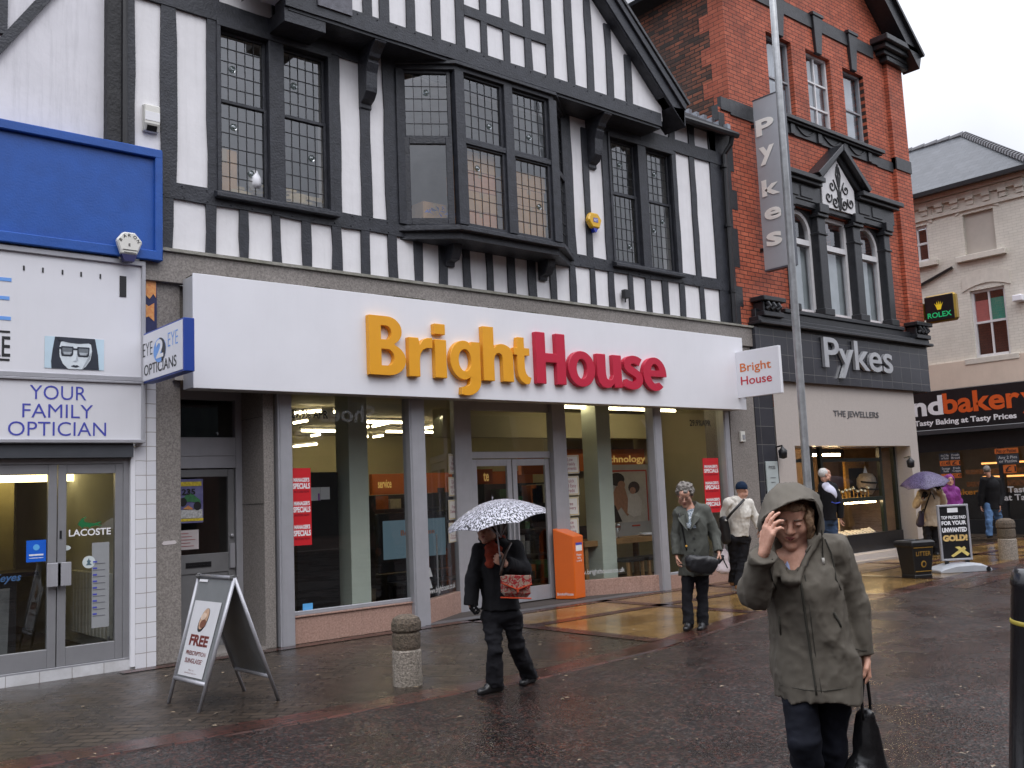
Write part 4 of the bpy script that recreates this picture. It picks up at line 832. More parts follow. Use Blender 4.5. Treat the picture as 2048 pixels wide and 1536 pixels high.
def glyph(k, x0, x1, z0, cap, m, par, dep=.075):
    cu = bpy.data.curves.new('g', 'CURVE'); cu.dimensions = '2D'; cu.fill_mode = 'FRONT'
    for pl in GLY[k]:
        sp3 = cu.splines.new('POLY'); sp3.points.add(len(pl)-1); sp3.use_cyclic_u = True
        for q, (a, b) in zip(sp3.points, pl): q.co = (a, b, 0, 1)
    o = bpy.data.objects.new('g', cu); COL.objects.link(o); dg = bpy.context.evaluated_depsgraph_get(); dg.update(); me = bpy.data.meshes.new_from_object(o.evaluated_get(dg))
    v = [x.co[:] for x in me.vertices]; f = [tuple(p.vertices) for p in me.polygons]; bpy.data.objects.remove(o); bpy.data.curves.remove(cu)
    xs_ = [q[0] for q in v]; mn, mx_ = min(xs_), max(xs_); W = lambda q, y: (x0+(q[0]-mn)/(mx_-mn)*(x1-x0), y, z0+q[1]*cap)
    ed = {(a, b) for p in f for a, b in zip(p, p[1:]+p[:1])}; rim = [e for e in ed if (e[1], e[0]) not in ed]; n = len(v); mb = MB().add([W(q, yb-dep) for q in v]+[W(q, yb) for q in v], f+[(b, a, a+n, b+n) for a, b in rim])
    return mk('letter', mb, m, par, bevel=.006)
yb = FY-.002; zb0 = F(740, 748, yb-.07)[1]; cap = F(739, 629, yb-.07)[1]-zb0
ca = lambda x: XZ(260+.42*x, zb0+.3, yb-.07); cb_ = lambda x: XZ(900+.293*x, zb0+.3, yb-.07)
for k, a, b in (('B', 1140, 1312), ('r', 1328, 1442), ('i', 1452, 1507), ('dot', 1452, 1504), ('g', 1524, 1668), ('h', 1682, 1825), ('t', 1830, 1909)): glyph(k, ca(a), ca(b), zb0, cap, YEL, t)
for k, a, b in (('H', 590, 790), ('o', 807, 990), ('u', 1004, 1170), ('s', 1183, 1313), ('e', 1318, 1475)): glyph(k, cb_(a), cb_(b), zb0, cap, REDL, t)
# projecting sign
t = thing('projecting_shop_sign', (13.65, -.5, 3.07), 'small white projecting sign at the right end of the long white sign', 'sign')
PX = 13.62; ya_, za_ = OX(1556, 690, PX); yc_, zc_ = OX(1473, 795, PX)
bx = mk('sign_box', MB().box(PX, PX+.07, ya_, -.38, 3.07, 3.86), WHITEP, t, bevel=.005)
mk('bracket', MB().tube([(PX+.03, -.5, 3.07), (PX+.03, -.5, 3.04)], .03, 8), ALU, t)
U = (0, -1, 0)
text('letter', 'Bright', (PX-.004, -.38-.08, 3.46), U, .62, .19, mat('orange_lettering', (.70, .17, .02), .4, .05, 6), bx, bold=.012)
text('letter', 'House', (PX-.004, -.38-.08, 3.28), U, .62, .145, mat('red_lettering', (.55, .02, .04), .4, .05, 6), bx, bold=.012)
# ---------------------------------------------------------------- jewellers
XC, XR = 14.5, 21.1
PB = thing('jewellers_building', (17.8, 0, 0), 'tall red brick jewellers with black stone dressings, a gable and a pedimented window', 'building')
RB = brick('red_pressed_brick', (.41, .092, .047), (.51, .13, .068), (.035, .018, .015), .235, .082, 'xz', .008, .7, .3, .5, nscale=2.2, darkamt=.35, dark=(.12, .04, .03))
RBY = brick('red_pressed_brick_side', (.36, .085, .045), (.46, .12, .065), (.05, .025, .02), .235, .082, 'yz', .006, .7, .28, .35)
DBR = brick('old_soot_brick', (.05, .038, .032), (.30, .10, .055), (.035, .03, .027), .24, .078, 'yz', .012, .85, .5, .8, nscale=1.6, darkamt=.75, dark=(.035, .032, .03))
BST = mat('black_painted_stone', (.020, .021, .025), .38, .3, 12, .25, 50)
DST = mat('dark_grey_stone', (.04, .041, .045), .5, .3, 10, .25, 50)
AXP, GS = 17.8, .92
gzp = lambda x: 14.25-GS*abs(x-AXP)
holes = [(15.85, 16.72, 8.82, 10.46), (17.24, 18.16, 8.82, 10.48), (18.65, 19.5, 8.82, 10.46), (16.0, 19.8, 4.86, 7.0)]
wl = MB().wall(XC, XR, 4.4, 11.2, 0.0, holes, .22)
wl.quad((XC, 0, 11.2), (XR, 0, 11.2), (XR, 0, gzp(XR)), (AXP, 0, gzp(AXP)), (XC, 0, gzp(XC)))
mk('wall', wl, RB, PB)
sd = MB(); sd.quad((XC, 0, 3), (XC, 10, 3), (XC, 10, gzp(XC)), (XC, 0, gzp(XC))); mk('side_wall', sd, DBR, PB)
sd = MB(); sd.quad((XR, 0, 3.47), (XR, 10, 3.47), (XR, 10, gzp(XR)), (XR, 0, gzp(XR))); mk('side_wall', sd, RBY, PB)
qn = MB(); rq = random.Random(5)
z = 7.9
while z < 12.6:
    wq = .34 if int(z/.33) % 2 else .56
    qn.quad((XC-.006, -.004, z), (XC-.006, wq, z), (XC-.006, wq, z+.33), (XC-.006, -.004, z+.33)); z += .33
mk('quoin', qn, RBY, PB)
q = MB(); z = 4.44                                                   # black painted toothing beside the drainpipe
while z < 8.3:
    wq = [.28, .16, .34, .2, .3, .12][int(z*2.2) % 6]; q.box(14.13, 14.13+wq+.05, -.012, .0, z, z+.36); z += .36
mk('black_toothing', q, BST, PB)
mk('red_return', MB().wall(14.13, XC, 4.4, 8.5, -.004, [], .01), RB, PB)
pi = MB(); pi.box(20.45, XR+.02, -.09, .0, 4.9, 10.98); mk('pilaster', pi, RB, PB)
# stone bands, keystones, sills
b = MB(); b.box(XC-.02, 20.0, -.03, .0, 11.0, 11.28); mk('stone_band', b, DST, PB)
for x0, x1 in ((16.12, 16.46), (17.5, 17.86), (18.9, 19.22)):
    k = MB(); xm = (x0+x1)/2; k.ext([(xm-.18, -.09, 11.32), (xm+.18, -.09, 11.32), (xm+.1, -.06, 10.46), (xm-.1, -.06, 10.46)], (0, .09, 0)); k.box(xm-.2, xm+.2, -.11, 0, 11.26, 11.34); mk('keystone', k, BST, PB, bevel=.008)
sl = MB(); sl.box(15.4, 19.9, -.16, .0, 8.72, 8.8); sl.box(15.45, 19.85, -.11, .0, 8.68, 8.72); sl.box(15.5, 19.75, -.04, .0, 8.46, 8.68)
fz = mk('sill_band', sl, BST, PB, bevel=.008)
for i in range(4):
    xm = 15.95+.98*i; s_ = MB(); s_.tube([(xm-.3+.6*t, -.05, 8.65-.12*math.sin(math.pi*t)) for t in np.linspace(0, 1, 11)], .018, 6); mk('swag', s_, BST, fz)
for x in (16.45, 17.43, 18.41, 19.4): mk('block', MB().box(x-.07, x+.07, -.07, -.035, 8.47, 8.67), BST, fz)
b = MB(); b.box(19.75, 20.45, -.03, .0, 8.44, 8.66); b.box(20.45, XR+.03, -.12, .0, 8.5, 8.78); mk('string_course', b, DST, PB)
mk('string_course', MB().box(XC-.015, 15.4, -.03, .4, 8.42, 8.72), DST, PB)
mk('string_course', MB().box(14.2, XC-.016, -.034, .05, 8.46, 8.7), BST, PB)
cb = MB(); cb.box(20.15, 21.25, -.22, .2, 11.1, 11.2); cb.box(20.05, 21.35, -.32, .3, 11.2, 11.32); cb.box(19.95, 21.5, -.42, .4, 11.32, 11.46); cb.box(20.3, 21.25, -.2, .1, 10.98, 11.1)
mk('corner_cornice', cb, BST, PB, bevel=.015)
vg = MB()
for s in (1, -1):
    t_ = (AXP+s*3.55, gzp(AXP+3.55)-.02); tp = (AXP, gzp(AXP)+.0)
    vg.ext([(t_[0], -.42, t_[1]), (tp[0], -.42, tp[1]), (tp[0], -.42, tp[1]+.42), (t_[0]+s*.12, -.42, t_[1]+.30)], (0, .40, 0))
    vg.ext([(t_[0]+s*.12, -.5, t_[1]+.30), (tp[0], -.5, tp[1]+.40), (tp[0], -.5, tp[1]+.47), (t_[0]+s*.16, -.5, t_[1]+.36)], (0, 10, 0))
mk('roof_verge', vg, BST, PB)
# top windows
FRW = mat('white_window_paint', (.66, .65, .66), .4, .06, 9, streak=.15, dirtcol=(.3, .28, .27)); NETC = mat('net_curtain', (.50, .53, .56), .8, .12, 5)
GREYF = mat('grey_window_paint', (.30, .30, .32), .45, .1, 9)
WGL = glass('upper_window_glass', (.8, .82, .84), 0, 2.0)
def sash_window(x0, x1, z0, z1, rails, bars, fm, fw=.055):
    f = MB(); y = .1; f.box(x0, x0+fw, y, y+.08, z0, z1); f.box(x1-fw, x1, y, y+.08, z0, z1); f.box(x0+fw, x1-fw, y, y+.08, z1-fw, z1); f.box(x0+fw, x1-fw, y, y+.08, z0, z0+fw)
    for r_ in rails: f.box(x0+fw, x1-fw, y+.01, y+.06, r_-.022, r_+.022)
    for c_ in bars: f.box(c_-.022, c_+.022, y+.015, y+.065, z0+fw, z1-fw)
    wn = mk('window', f, fm, PB, bevel=.004)
    pane((x0+fw, .15), (x1-fw, .15), z0+fw, z1-fw, wn, WGL, 'pane')
    c = MB(); n = 24
    for i in range(n):
        xa, xb = x0+(x1-x0)*i/n, x0+(x1-x0)*(i+1)/n
        c.quad((xa, .24+.02*(i % 2), z0), (xb, .24+.02*((i+1) % 2), z0), (xb, .24+.02*((i+1) % 2), z1), (xa, .24+.02*(i % 2), z1))
    mk('net_curtain', c, NETC, wn)
sash_window(15.85, 16.72, 8.82, 10.46, [9.61], [], GREYF, .05); sash_window(17.24, 18.16, 8.82, 10.48, [9.32, 9.87], [17.7], FRW); sash_window(18.65, 19.5, 8.82, 10.46, [9.59], [], GREYF, .05)
# pedimented window of three lights
A = MB()
A.box(15.72, 20.1, -.12, 0, 7.12, 7.45); A.box(15.6, 17.12, -.3, 0, 7.52, 7.62); A.box(15.66, 17.12, -.22, 0, 7.45, 7.52); A.box(18.56, 20.25, -.3, 0, 7.52, 7.62); A.box(18.56, 20.18, -.22, 0, 7.45, 7.52); A.box(15.8, 20.0, -.1, .0, 7.0, 7.12)
for x in (15.95, 16.45, 18.62, 19.15): A.box(x, x+.42, -.14, -.12, 7.17, 7.4)
for s in (1, -1):
    A.ext([(17.84+s*.02, -.34, 8.32), (17.84+s*.92, -.34, 7.6), (17.84+s*1.02, -.34, 7.68), (17.84, -.34, 8.46)], (0, .34, 0))
    A.ext([(17.84, -.2, 8.2), (17.84+s*.7, -.2, 7.62), (17.84+s*.86, -.2, 7.62), (17.84, -.2, 8.33)], (0, .2, 0))
ae = mk('pedimented_window', A, BST, PB, bevel=.01)
ty = MB().ext([(17.2, -.05, 7.1), (18.44, -.05, 7.1), (18.44, -.05, 7.62), (17.84, -.05, 8.17), (17.2, -.05, 7.62)], (0, -.09, 0)); tp_ = mk('tympanum', ty, FRW, ae)
sc = MB()
def spiral(cx, cz, r0, turns, s, ph=0):
    return [(cx+s*r0*(1-t)*math.cos(ph+turns*2*math.pi*t), -.15, cz+r0*(1-t)*math.sin(ph+turns*2*math.pi*t)) for t in np.linspace(0, .9, 26)]
for s in (1, -1):
    sc.tube(spiral(17.84+s*.17, 7.25, .14, 1.6, s, 2.2), .018, 6); sc.tube(spiral(17.84+s*.42, 7.32, .13, 1.4, s, 2.6), .016, 6); sc.tube(spiral(17.84+s*.26, 7.58, .12, 1.3, s, 2.8), .015, 6)
    sc.tube([(17.84+s*.03, -.15, 7.12), (17.84+s*.06, -.15, 7.5), (17.84+s*.2, -.15, 7.72)], .014, 6); sc.tube([(17.84+s*.02, -.15, 7.6), (17.84+s*.08, -.15, 7.85), (17.84+s*.03, -.15, 8.02)], .018, 6)
sc.tube([(17.84, -.15, 7.1), (17.84, -.15, 8.08)], .018, 6)
mk('scroll_ornament', sc, BLACKTXT, tp_)
for x0, x1 in ((15.98, 16.12), (17.02, 17.3), (18.36, 18.64), (19.62, 19.86)):
    c = MB(); c.box(x0, x1, -.1, .1, 4.95, 6.86); c.box(x0-.04, x1+.04, -.14, .1, 4.86, 5.0); c.box(x0-.05, x1+.05, -.16, .1, 6.86, 6.93); c.box(x0-.02, x1+.02, -.13, .1, 6.5, 6.55); c.box(x0-.03, x1+.03, -.2, .0, 6.93, 7.12)
    mk('column', c, BST, ae, bevel=.012)
for i, (x0, x1) in enumerate(((16.12, 17.02), (17.3, 18.36), (18.64, 19.62))):
    arch = i != 1; zt = 6.98; y = .08; f = MB(); fw = .085; r_ = (x1-x0)/2; xm = (x0+x1)/2; zs = 6.52
    if arch:
        o_ = [(x0, 4.9), (x0, zs)] + [(xm-r_*math.cos(a), zs+r_*math.sin(a)) for a in np.linspace(0, math.pi, 15)][1:-1] + [(x1, zs), (x1, 4.9)]
        i_ = [(x0+fw, 4.98), (x0+fw, zs)] + [(xm-(r_-fw)*math.cos(a), zs+(r_-fw)*math.sin(a)) for a in np.linspace(0, math.pi, 15)][1:-1] + [(x1-fw, zs), (x1-fw, 4.98)]
        for a, b_ in zip(range(len(o_)-1), range(1, len(o_))):
            f.add([(o_[a][0], y, o_[a][1]), (o_[b_][0], y, o_[b_][1]), (i_[b_][0], y, i_[b_][1]), (i_[a][0], y, i_[a][1]), (o_[a][0], y+.08, o_[a][1]), (o_[b_][0], y+.08, o_[b_][1]), (i_[b_][0], y+.08, i_[b_][1]), (i_[a][0], y+.08, i_[a][1])], [(0, 1, 2, 3), (7, 6, 5, 4), (3, 2, 6, 7), (0, 4, 5, 1)])
        sp2 = MB()                                                   # spandrels over the arch
        for s in (-1, 1):
            pts = [(xm+s*r_*math.cos(a), zs+r_*math.sin(a)) for a in np.linspace(0, math.pi/2, 8)] + [(xm, 7.02), (xm+s*r_, 7.02)]
            sp2.ext([(p[0], .05, p[1]) for p in pts], (0, .12, 0))
        mk('spandrel', sp2, BST, ae)
    else:
        f.box(x0, x0+fw, y, y+.08, 4.9, zt); f.box(x1-fw, x1, y, y+.08, 4.9, zt); f.box(x0+fw, x1-fw, y, y+.08, zt-fw, zt)
    f.box(x0+fw, x1-fw, y, y+.08, 4.9, 4.97); f.box(x0+fw, x1-fw, y-.02, y+.08, 6.27, 6.38)
    wn = mk('window_light', f, FRW, ae)
    pane((x0+fw*.5, .13), (x1-fw*.5, .13), 4.95, 6.95 if arch else zt-fw, wn, WGL, 'pane')
    bl = MB(); bl.quad((x0, .22, 4.9), (x1, .22, 4.9), (x1, .22, 6.27), (x0, .22, 6.27)); mk('blind', bl, mat('pale_blind', (.46, .50, .50), .7, .2, 2.5, col2=(.60, .64, .64)), wn)
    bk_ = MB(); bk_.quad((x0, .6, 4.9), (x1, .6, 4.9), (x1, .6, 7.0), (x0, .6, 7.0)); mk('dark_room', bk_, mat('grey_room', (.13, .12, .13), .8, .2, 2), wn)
# cornice over the shop, tiled fascia
c = MB(); c.box(15.6, 20.1, -.14, .0, 4.78, 4.86); c.box(14.62, 21.0, -.22, .0, 4.53, 4.62); c.box(14.66, 20.97, -.165, .0, 4.42, 4.47); c.box(14.7, 20.98, -.1, .0, 4.62, 4.78); c.box(14.58, 21.03, -.3, .0, 4.47, 4.53)
mk('shop_cornice', c, BST, PB, bevel=.012)
for x in (14.72, 20.36):
    k = MB(); k.box(x, x+.62, -.28, .0, 4.62, 4.72); k.box(x-.03, x+.66, -.32, .0, 4.9, 4.99); k.box(x+.05, x+.58, -.24, .0, 4.72, 4.9)
    for j in range(3): k.tube([(x+.1+.16*j, -.25, 4.75), (x+.14+.16*j, -.31, 4.8), (x+.1+.16*j, -.27, 4.88)], .045, 8)
    mk('console', k, BST, PB, bevel=.015)
GT = brick('grey_glazed_tile', (.036, .037, .045), (.047, .048, .058), (.14, .136, .13), .42, .33, 'xz', .005, .25, .1, .2, offset=0.0)
f = MB(); f.box(14.55, 20.97, -.16, .0, 3.47, 4.42); f.box(14.55, 15.12, -.04, .1, .0, 3.47); mk('tiled_fascia', f, GT, PB)
CHROME = mat('brushed_chrome', (.55, .56, .58), .3, .1, 5, metal=.6); DGM = mat('letter_return_grey', (.16, .16, .17), .4, .1, 5, metal=.5)
fs_ = thing('jewellers_sign', (18.0, -.2, 3.55), 'row of chrome raised letters on the dark tiles above the jewellers', 'sign')
text('letter', 'Pykes', (16.66, -.175, 3.60), X3, 2.6, .78, CHROME, fs_, depth=.06, bold=.012, split=True)
BEI = mat('beige_granite_panel', (.47, .42, .385), .4, .06, 40, streak=.12, dirtcol=(.3, .27, .25))
b = MB(); b.wall(15.12, 20.36, .0, 3.47, -.06, [(15.68, 20.02, .14, 2.28)], .35); b.quad((20.36, -.06, 0), (20.36, 10, 0), (20.36, 10, 3.47), (20.36, -.06, 3.47)); mk('shop_surround', b, BEI, PB)
ln = text('letter', 'THE JEWELLERS', (17.08, -.064, 2.82), X3, 1.72, .155, DGM, PB, depth=.008, bold=.004)
mk('overhang', MB().quad((20.36, 0, 3.475), (XR, 0, 3.475), (XR, 10, 3.475), (20.36, 10, 3.475)), BST, PB)
mk('plinth', MB().box(15.12, 15.68, -.075, .0, .0, .3), DST, PB); mk('plinth', MB().box(20.02, 20.375, -.075, .4, 0, .3), DST, PB)
mk('threshold', MB().box(15.0, 20.5, -.3, .0, -.01, .04), mat('pale_granite_step', (.3, .27, .25), .4, .2, 40), PB)
# display window
DG = mat('dark_green_frame', (.010, .017, .014), .3, .2, 8)
xw0 = F(1683, 1000, .3)[0]; xw1 = F(1790, 1000, .3)[0]
f = MB(); yy = .28
for x in (15.7, 16.7, 17.05, 19.32, 19.9): f.box(x, x+.09, yy, yy+.08, .14, 2.28)
f.box(17.14, 19.32, yy, yy+.08, 1.16, 1.24); f.box(17.14, 19.32, yy, yy+.08, 1.98, 2.05); mk('window_riser', MB().box(17.05, 19.99, yy-.03, yy+.08, .14, .5), BLACK, PB); f.box(15.79, 16.7, yy, yy+.08, 1.98, 2.05)
df = mk('shop_front_frame', f, DG, PB, bevel=.004)
pane((17.14, yy+.04), (19.32, yy+.04), .5, 1.98, df, name='display_pane'); pane((19.41, yy+.04), (19.9, yy+.04), .5, 2.2, df, name='display_pane'); pane((15.79, yy+.04), (16.7, yy+.04), .2, 2.2, df, name='display_pane')
rm = MB(); rm.quad((15.7, 1.5, .1), (20.0, 1.5, .1), (20.0, 1.5, 2.28), (15.7, 1.5, 2.28)); rm.quad((15.7, .4, 2.27), (20, .4, 2.27), (20, 1.5, 2.27), (15.7, 1.5, 2.27)); rm.quad((15.7, .3, .48), (20, .3, .48), (20, 1.5, .48), (15.7, 1.5, .48)); rm.quad((20, .3, .1), (20, 1.5, .1), (20, 1.5, 2.28), (20, .3, 2.28)); rm.quad((15.7, .3, .1), (15.7, 1.5, .1), (15.7, 1.5, 2.28), (15.7, .3, 2.28))
mk('display_room', rm, mat('brown_velvet', (.17, .11, .07), .8, .3, 4), PB)
mk('door_recess', MB().quad((16.8, 1.49, .1), (17.04, 1.49, .1), (17.04, 1.49, 2.0), (16.8, 1.49, 2.0)), mat('glowing_cream_wall', (.8, .6, .36), .7, .1, 3, emis=(1, .75, .45, .9)), PB)  # wall glows by itself: the recess lighting is put into its material
t = thing('display_lamp', (17.7, .75, 2.1), 'warm lamp at the top of the jewellers display window', 'lamp'); mk('lamp_tube', MB().box(17.3, 18.5, .7, .78, 2.12, 2.16), mat('lit_display_lamp', (1, .8, .5), .5, 0, 1, emis=(1, .72, .38, 45)), t); mk('lamp_tray', MB().box(17.25, 18.55, .66, .82, 2.17, 2.26), BLACK, t)
t = thing('display_lamp', (18.2, .5, 1.1), 'extra warm strip lamp added under the gold edged shelf to brighten the jewellers window', 'lamp'); mk('lamp_tube', MB().box(17.4, 19.2, .38, .42, 1.12, 1.15), mat('lit_display_lamp'), t); mk('lamp_tray', MB().box(17.35, 19.25, .34, .46, 1.152, 1.185), BLACK, t)  # second lamp, added to brighten the trays and mirror below the shelf
t = thing('display_shelf', (18.2, .9, 1.2), 'gold edged upper shelf crossing the jewellers window', 'shelf'); mk('shelf_board', MB().box(17.14, 19.3, .36, 1.3, 1.19, 1.23), mat('brass_shelf', (.5, .27, .06), .3, .2, 8, metal=.6), t)
GLD = mat('gold_frame', (.62, .34, .06), .35, .3, 20, metal=.15)
fx0, fx1 = XZ(1692, 1.6, 1.0), XZ(1748, 1.6, 1.0); fm_ = (fx0+fx1)/2
t = thing('gilt_picture', (fm_, 1.0, 1.23), 'gilt picture frame with a pale bust, standing on the upper jewellers shelf', 'frame')
f = MB(); f.box(fx0, fx0+.13, 1.0, 1.06, 1.23, 2.0); f.box(fx1-.13, fx1, 1.0, 1.06, 1.23, 2.0); f.box(fx0+.13, fx1-.13, 1.0, 1.06, 1.86, 2.0); mk('frame', f, GLD, t)
mk('backing', MB().box(fx0+.13, fx1-.13, 1.04, 1.06, 1.23, 1.86), BLACK, t)
mk('bust', MB().lathe([(.0, .0), (.1, .02), (.17, .12), (.21, .25), (.2, .38), (.14, .47), (.0, .5)], (fm_, .86, 1.25), 18), mat('pearl', (.55, .48, .42), .3, .25, 14), t, smooth=True)
for zz_, rr_ in ((1.42, .23), (1.56, .22)): mk('necklace', MB().tube([(fm_+rr_*math.cos(a), .86+rr_*math.sin(a), zz_-.04*abs(math.sin(a))) for a in np.linspace(math.pi, 2*math.pi, 14)], .02, 6), BLACKTXT, t)
gem = mat('jewels', (.75, .6, .45), .12, .6, 40, metal=.6)
rq = random.Random(11)
for i in range(14):
    x = 17.25+.145*i; t = thing('jewel_stand', (x, .55, 1.23), 'small glittering jewel stand in the row along the upper shelf of the jewellers window', 'jewel stand', 'jewel stands on the upper shelf')
    h_ = .08+.09*rq.random(); mk('stand', MB().lathe([(.03, 0), (.012, .02), (.01, h_), (.03, h_+.01)], (x, .5, 1.23), 8), GLD, t)
    mk('jewel', MB().lathe([(.0, 0), (.045, .03), (.035, .06), (.0, .085)], (x, .5, 1.23+h_), 7), gem, t)
for i in range(16):
    x = 17.2+.128*i; t = thing('ring_tray', (x, .55, .49), 'small white ring tray on the lower floor of the jewellers window', 'tray', 'white trays along the bottom of the jewellers window')
    mk('tray', MB().ext([(x-.05, .42, .49), (x+.05, .42, .49), (x+.05, .55, .53+.05*rq.random()), (x-.05, .55, .55)], (0, .02, .03)), mat('cream_tray', (.62, .56, .48), .5, .2, 20), t)
t = thing('green_board', (17.25, .8, .5), 'bright green lit panel in the lower half of the jewellers window', 'board'); mk('board_face', MB().box(17.15, 17.3, .8, .82, .55, 1.15), mat('green_panel', (.02, .4, .1), .5, .1, 4, emis=(.03, .6, .15, .3)), t)
t = thing('mirror', (17.95, .95, .5), 'framed mirror standing low in the jewellers window beside the green panel', 'mirror'); f = MB(); f.box(17.4, 17.48, .95, 1.0, .5, 1.14); f.box(18.6, 18.68, .95, 1.0, .5, 1.14); f.box(17.48, 18.6, .95, 1.0, 1.07, 1.14); mk('frame', f, mat('beige_frame', (.5, .4, .28), .5, .1, 8), t); mk('glass', MB().box(17.48, 18.6, .98, 1.0, .5, 1.07), mat('dark_mirror', (.05, .045, .04), .1, .2, 3), t)
t = thing('price_card', (19.1, .6, 1.75), 'white triangular card hanging at the right of the jewellers window', 'card'); plate('card', [(0, 0), (.17, 0), (.085, .16)], (19.0, .5, 1.74), X3, WHITETXT, t, 0)
t = thing('name_plate', (14.93, -.06, 1.5), 'pale glass name plate on the dark tiles beside the jewellers window', 'sign'); pl_ = mk('plate', MB().box(14.72, 15.08, -.075, -.05, 1.38, 2.0), mat('frosted_glass', (.42, .47, .47), .3, .05, 5), t, bevel=.004)
text('letter', 'PYKES', (14.79, -.079, 1.86), X3, .2, .06, DGM, pl_); plate('printed_line', rect(14.82, 14.98, 1.7, 1.71), (0, -.075, 0), X3, DGM, pl_); plate('printed_line', rect(14.84, 14.96, 1.62, 1.63), (0, -.075, 0), X3, DGM, pl_)
for (px, py, lab) in ((1556, 905, 'black bracket lamp on the jewellers front beside the glass name plate'), (1812, 925, 'black bracket lamp on the right pier of the jewellers window')):
    a = F(px, py, -.1); t = thing('bracket_lamp', (a[0], -.08, a[1]), lab, 'lamp'); mk('lamp_head', MB().lathe([(.02, -.12), (.07, -.1), (.08, .03), (.03, .08), (.01, .12)], (a[0], -.2, a[1]), 12), BLACK, t, smooth=True); mk('arm', MB().tube([(a[0], -.06, a[1]+.1), (a[0], -.2, a[1]+.12)], .015, 6), BLACK, t)
# blade sign
t = thing('blade_sign', (15.12, -.3, 5.5), 'tall grey blade sign with pale letters stacked downwards, behind the steel pole', 'sign')
za, zb = 5.53, 8.79
bx = mk('sign_box', MB().box(15.1, 15.2, -.7, -.09, za, zb), mat('blade_grey', (.38, .40, .43), .4, .04, 4), t, bevel=.006)
mk('sign_edge', MB().box(15.092, 15.21, -.73, -.7, za-.02, zb+.02).box(15.092, 15.21, -.7, -.09, za-.03, za).box(15.092, 15.21, -.7, -.09, zb, zb+.02), mat('blade_edge', (.08, .085, .1), .4, .1, 5), bx)
mk('bracket', MB().box(15.13, 15.17, -.09, .0, 8.3, 8.36).box(15.13, 15.17, -.09, .0, 5.9, 5.96), BLACK, t)
LC = mat('cream_lettering', (.86, .85, .80), .5, .05, 9)
for ch, (xa, ya, xb, yb) in zip('Pykes', ((1513, 228, 1546, 275), (1520, 285, 1548, 333), (1525, 350, 1558, 395), (1530, 408, 1562, 443), (1534, 458, 1563, 495))):
    a = OX(xa, yb, 15.09); b_ = OX(xb, ya, 15.09); text('letter', ch, (15.087, a[0], a[1]), (0, -1, 0), a[0]-b_[0], abs(b_[1]-a[1])-.01, LC, bx, bold=.034)
# watch sign
t = thing('watch_sign', (21.1, -.4, 4.95), 'small black and gold crown sign with green lettering at the right corner of the jewellers', 'sign')
xs_ = 21.15; y0, y1, za, zb = -.09, -.80, 5.02, 5.64
GB = mat('gold_box_edge', (.33, .21, .035), .35, .15, 8, metal=.6)
mk('sign_box', MB().box(xs_+.0, xs_+.2, y1, y0, za, zb), GB, t, bevel=.05)
sf_ = mk('sign_face', MB().box(xs_-.012, xs_, y1+.03, y0-.03, za+.03, zb-.03), BLACK, t, bevel=.02)
mk('bracket', MB().box(xs_+.02, xs_+.12, y0, .3, za+.1, zb-.15), GB, t)
text('letter', 'ROLEX', (xs_-.016, y0-.08, za+.1), (0, -1, 0), .54, .12, mat('lit_green_letter', (.01, .35, .12), .5, .05, 9, emis=(.02, .55, .2, .35)), sf_, bold=.015)
cw = [(0, .0)]
crown = [(.06, 0), (.14, 0), (.155, .05), (.2, .16), (.15, .1), (.145, .19), (.115, .1), (.1, .2), (.085, .1), (.055, .19), (.05, .1), (.0, .16), (.045, .05)]
plate('crown', crown, (xs_-.012, y0-.25, za+.27), (0, -1, 0), mat('gold_emblem', (.7, .5, .02), .4, .1, 9, emis=(.7, .5, .03, .3)), sf_, .002)
# ---------------------------------------------------------------- bakery across the end of the street
BX = 27.0
KB = thing('bakery_building', (BX+2, 2, 0), 'cream painted brick building with a slate hip roof over the black bakery shop front', 'building')
CBR = brick('cream_painted_brick', (.66, .625, .55), (.70, .665, .59), (.55, .52, .455), .23, .078, 'yz', .006, .8, .1, .5, nscale=1.5, darkamt=.25, dark=(.5, .46, .39))
CBX = brick('cream_painted_brick_return', (.66, .625, .55), (.70, .665, .59), (.55, .52, .455), .23, .078, 'xz', .006, .8, .1, .5)
CST = mat('cream_painted_stone', (.62, .58, .51), .7, .08, 6, .2, 40, streak=.2, dirtcol=(.3, .25, .2))
YS, YN = -.3, 14.0
def ypair(px, py, x=BX): return OX(px, py, x)
def wallx(mb, y0, y1, z0, z1, x, holes, depth):
    ys = sorted({y0, y1} | {h[i] for h in holes for i in (0, 1)}); zs = sorted({z0, z1} | {h[i] for h in holes for i in (2, 3)})
    for a, b in zip(ys, ys[1:]):
        for c, d in zip(zs, zs[1:]):
            if any(h[0] < (a+b)/2 < h[1] and h[2] < (c+d)/2 < h[3] for h in holes): continue
            mb.quad((x, a, c), (x, b, c), (x, b, d), (x, a, d))
    for a, b, c, d in holes:
        e = x+depth
        mb.quad((x, a, c), (x, a, d), (e, a, d), (e, a, c)); mb.quad((x, b, c), (x, b, d), (e, b, d), (e, b, c)); mb.quad((x, a, d), (x, b, d), (e, b, d), (e, a, d)); mb.quad((x, a, c), (x, b, c), (e, b, c), (e, a, c))
    return mb
def pxr(x0, y0, x1, y1): # pixel box -> y0,y1,z0,z1 on the bakery wall
    a = OX(x0, y1, BX); b = OX(x1, y0, BX); return b[0], a[0], min(a[1], b[1]), max(a[1], b[1])
c8 = lambda x, y: (1750+.1953*x, 560+.1953*y)
def win4(p): ys = [OX(*q, BX) for q in p]; return (ys, )
wA = OX(1942, 582, BX); wB = OX(2008, 570, BX); wC = OX(1952, 718, BX); wD = OX(2012, 708, BX)
LW = (min(wB[0], wD[0]), max(wA[0], wC[0]), (wC[1]+wD[1])/2, (wA[1]+wB[1])/2)
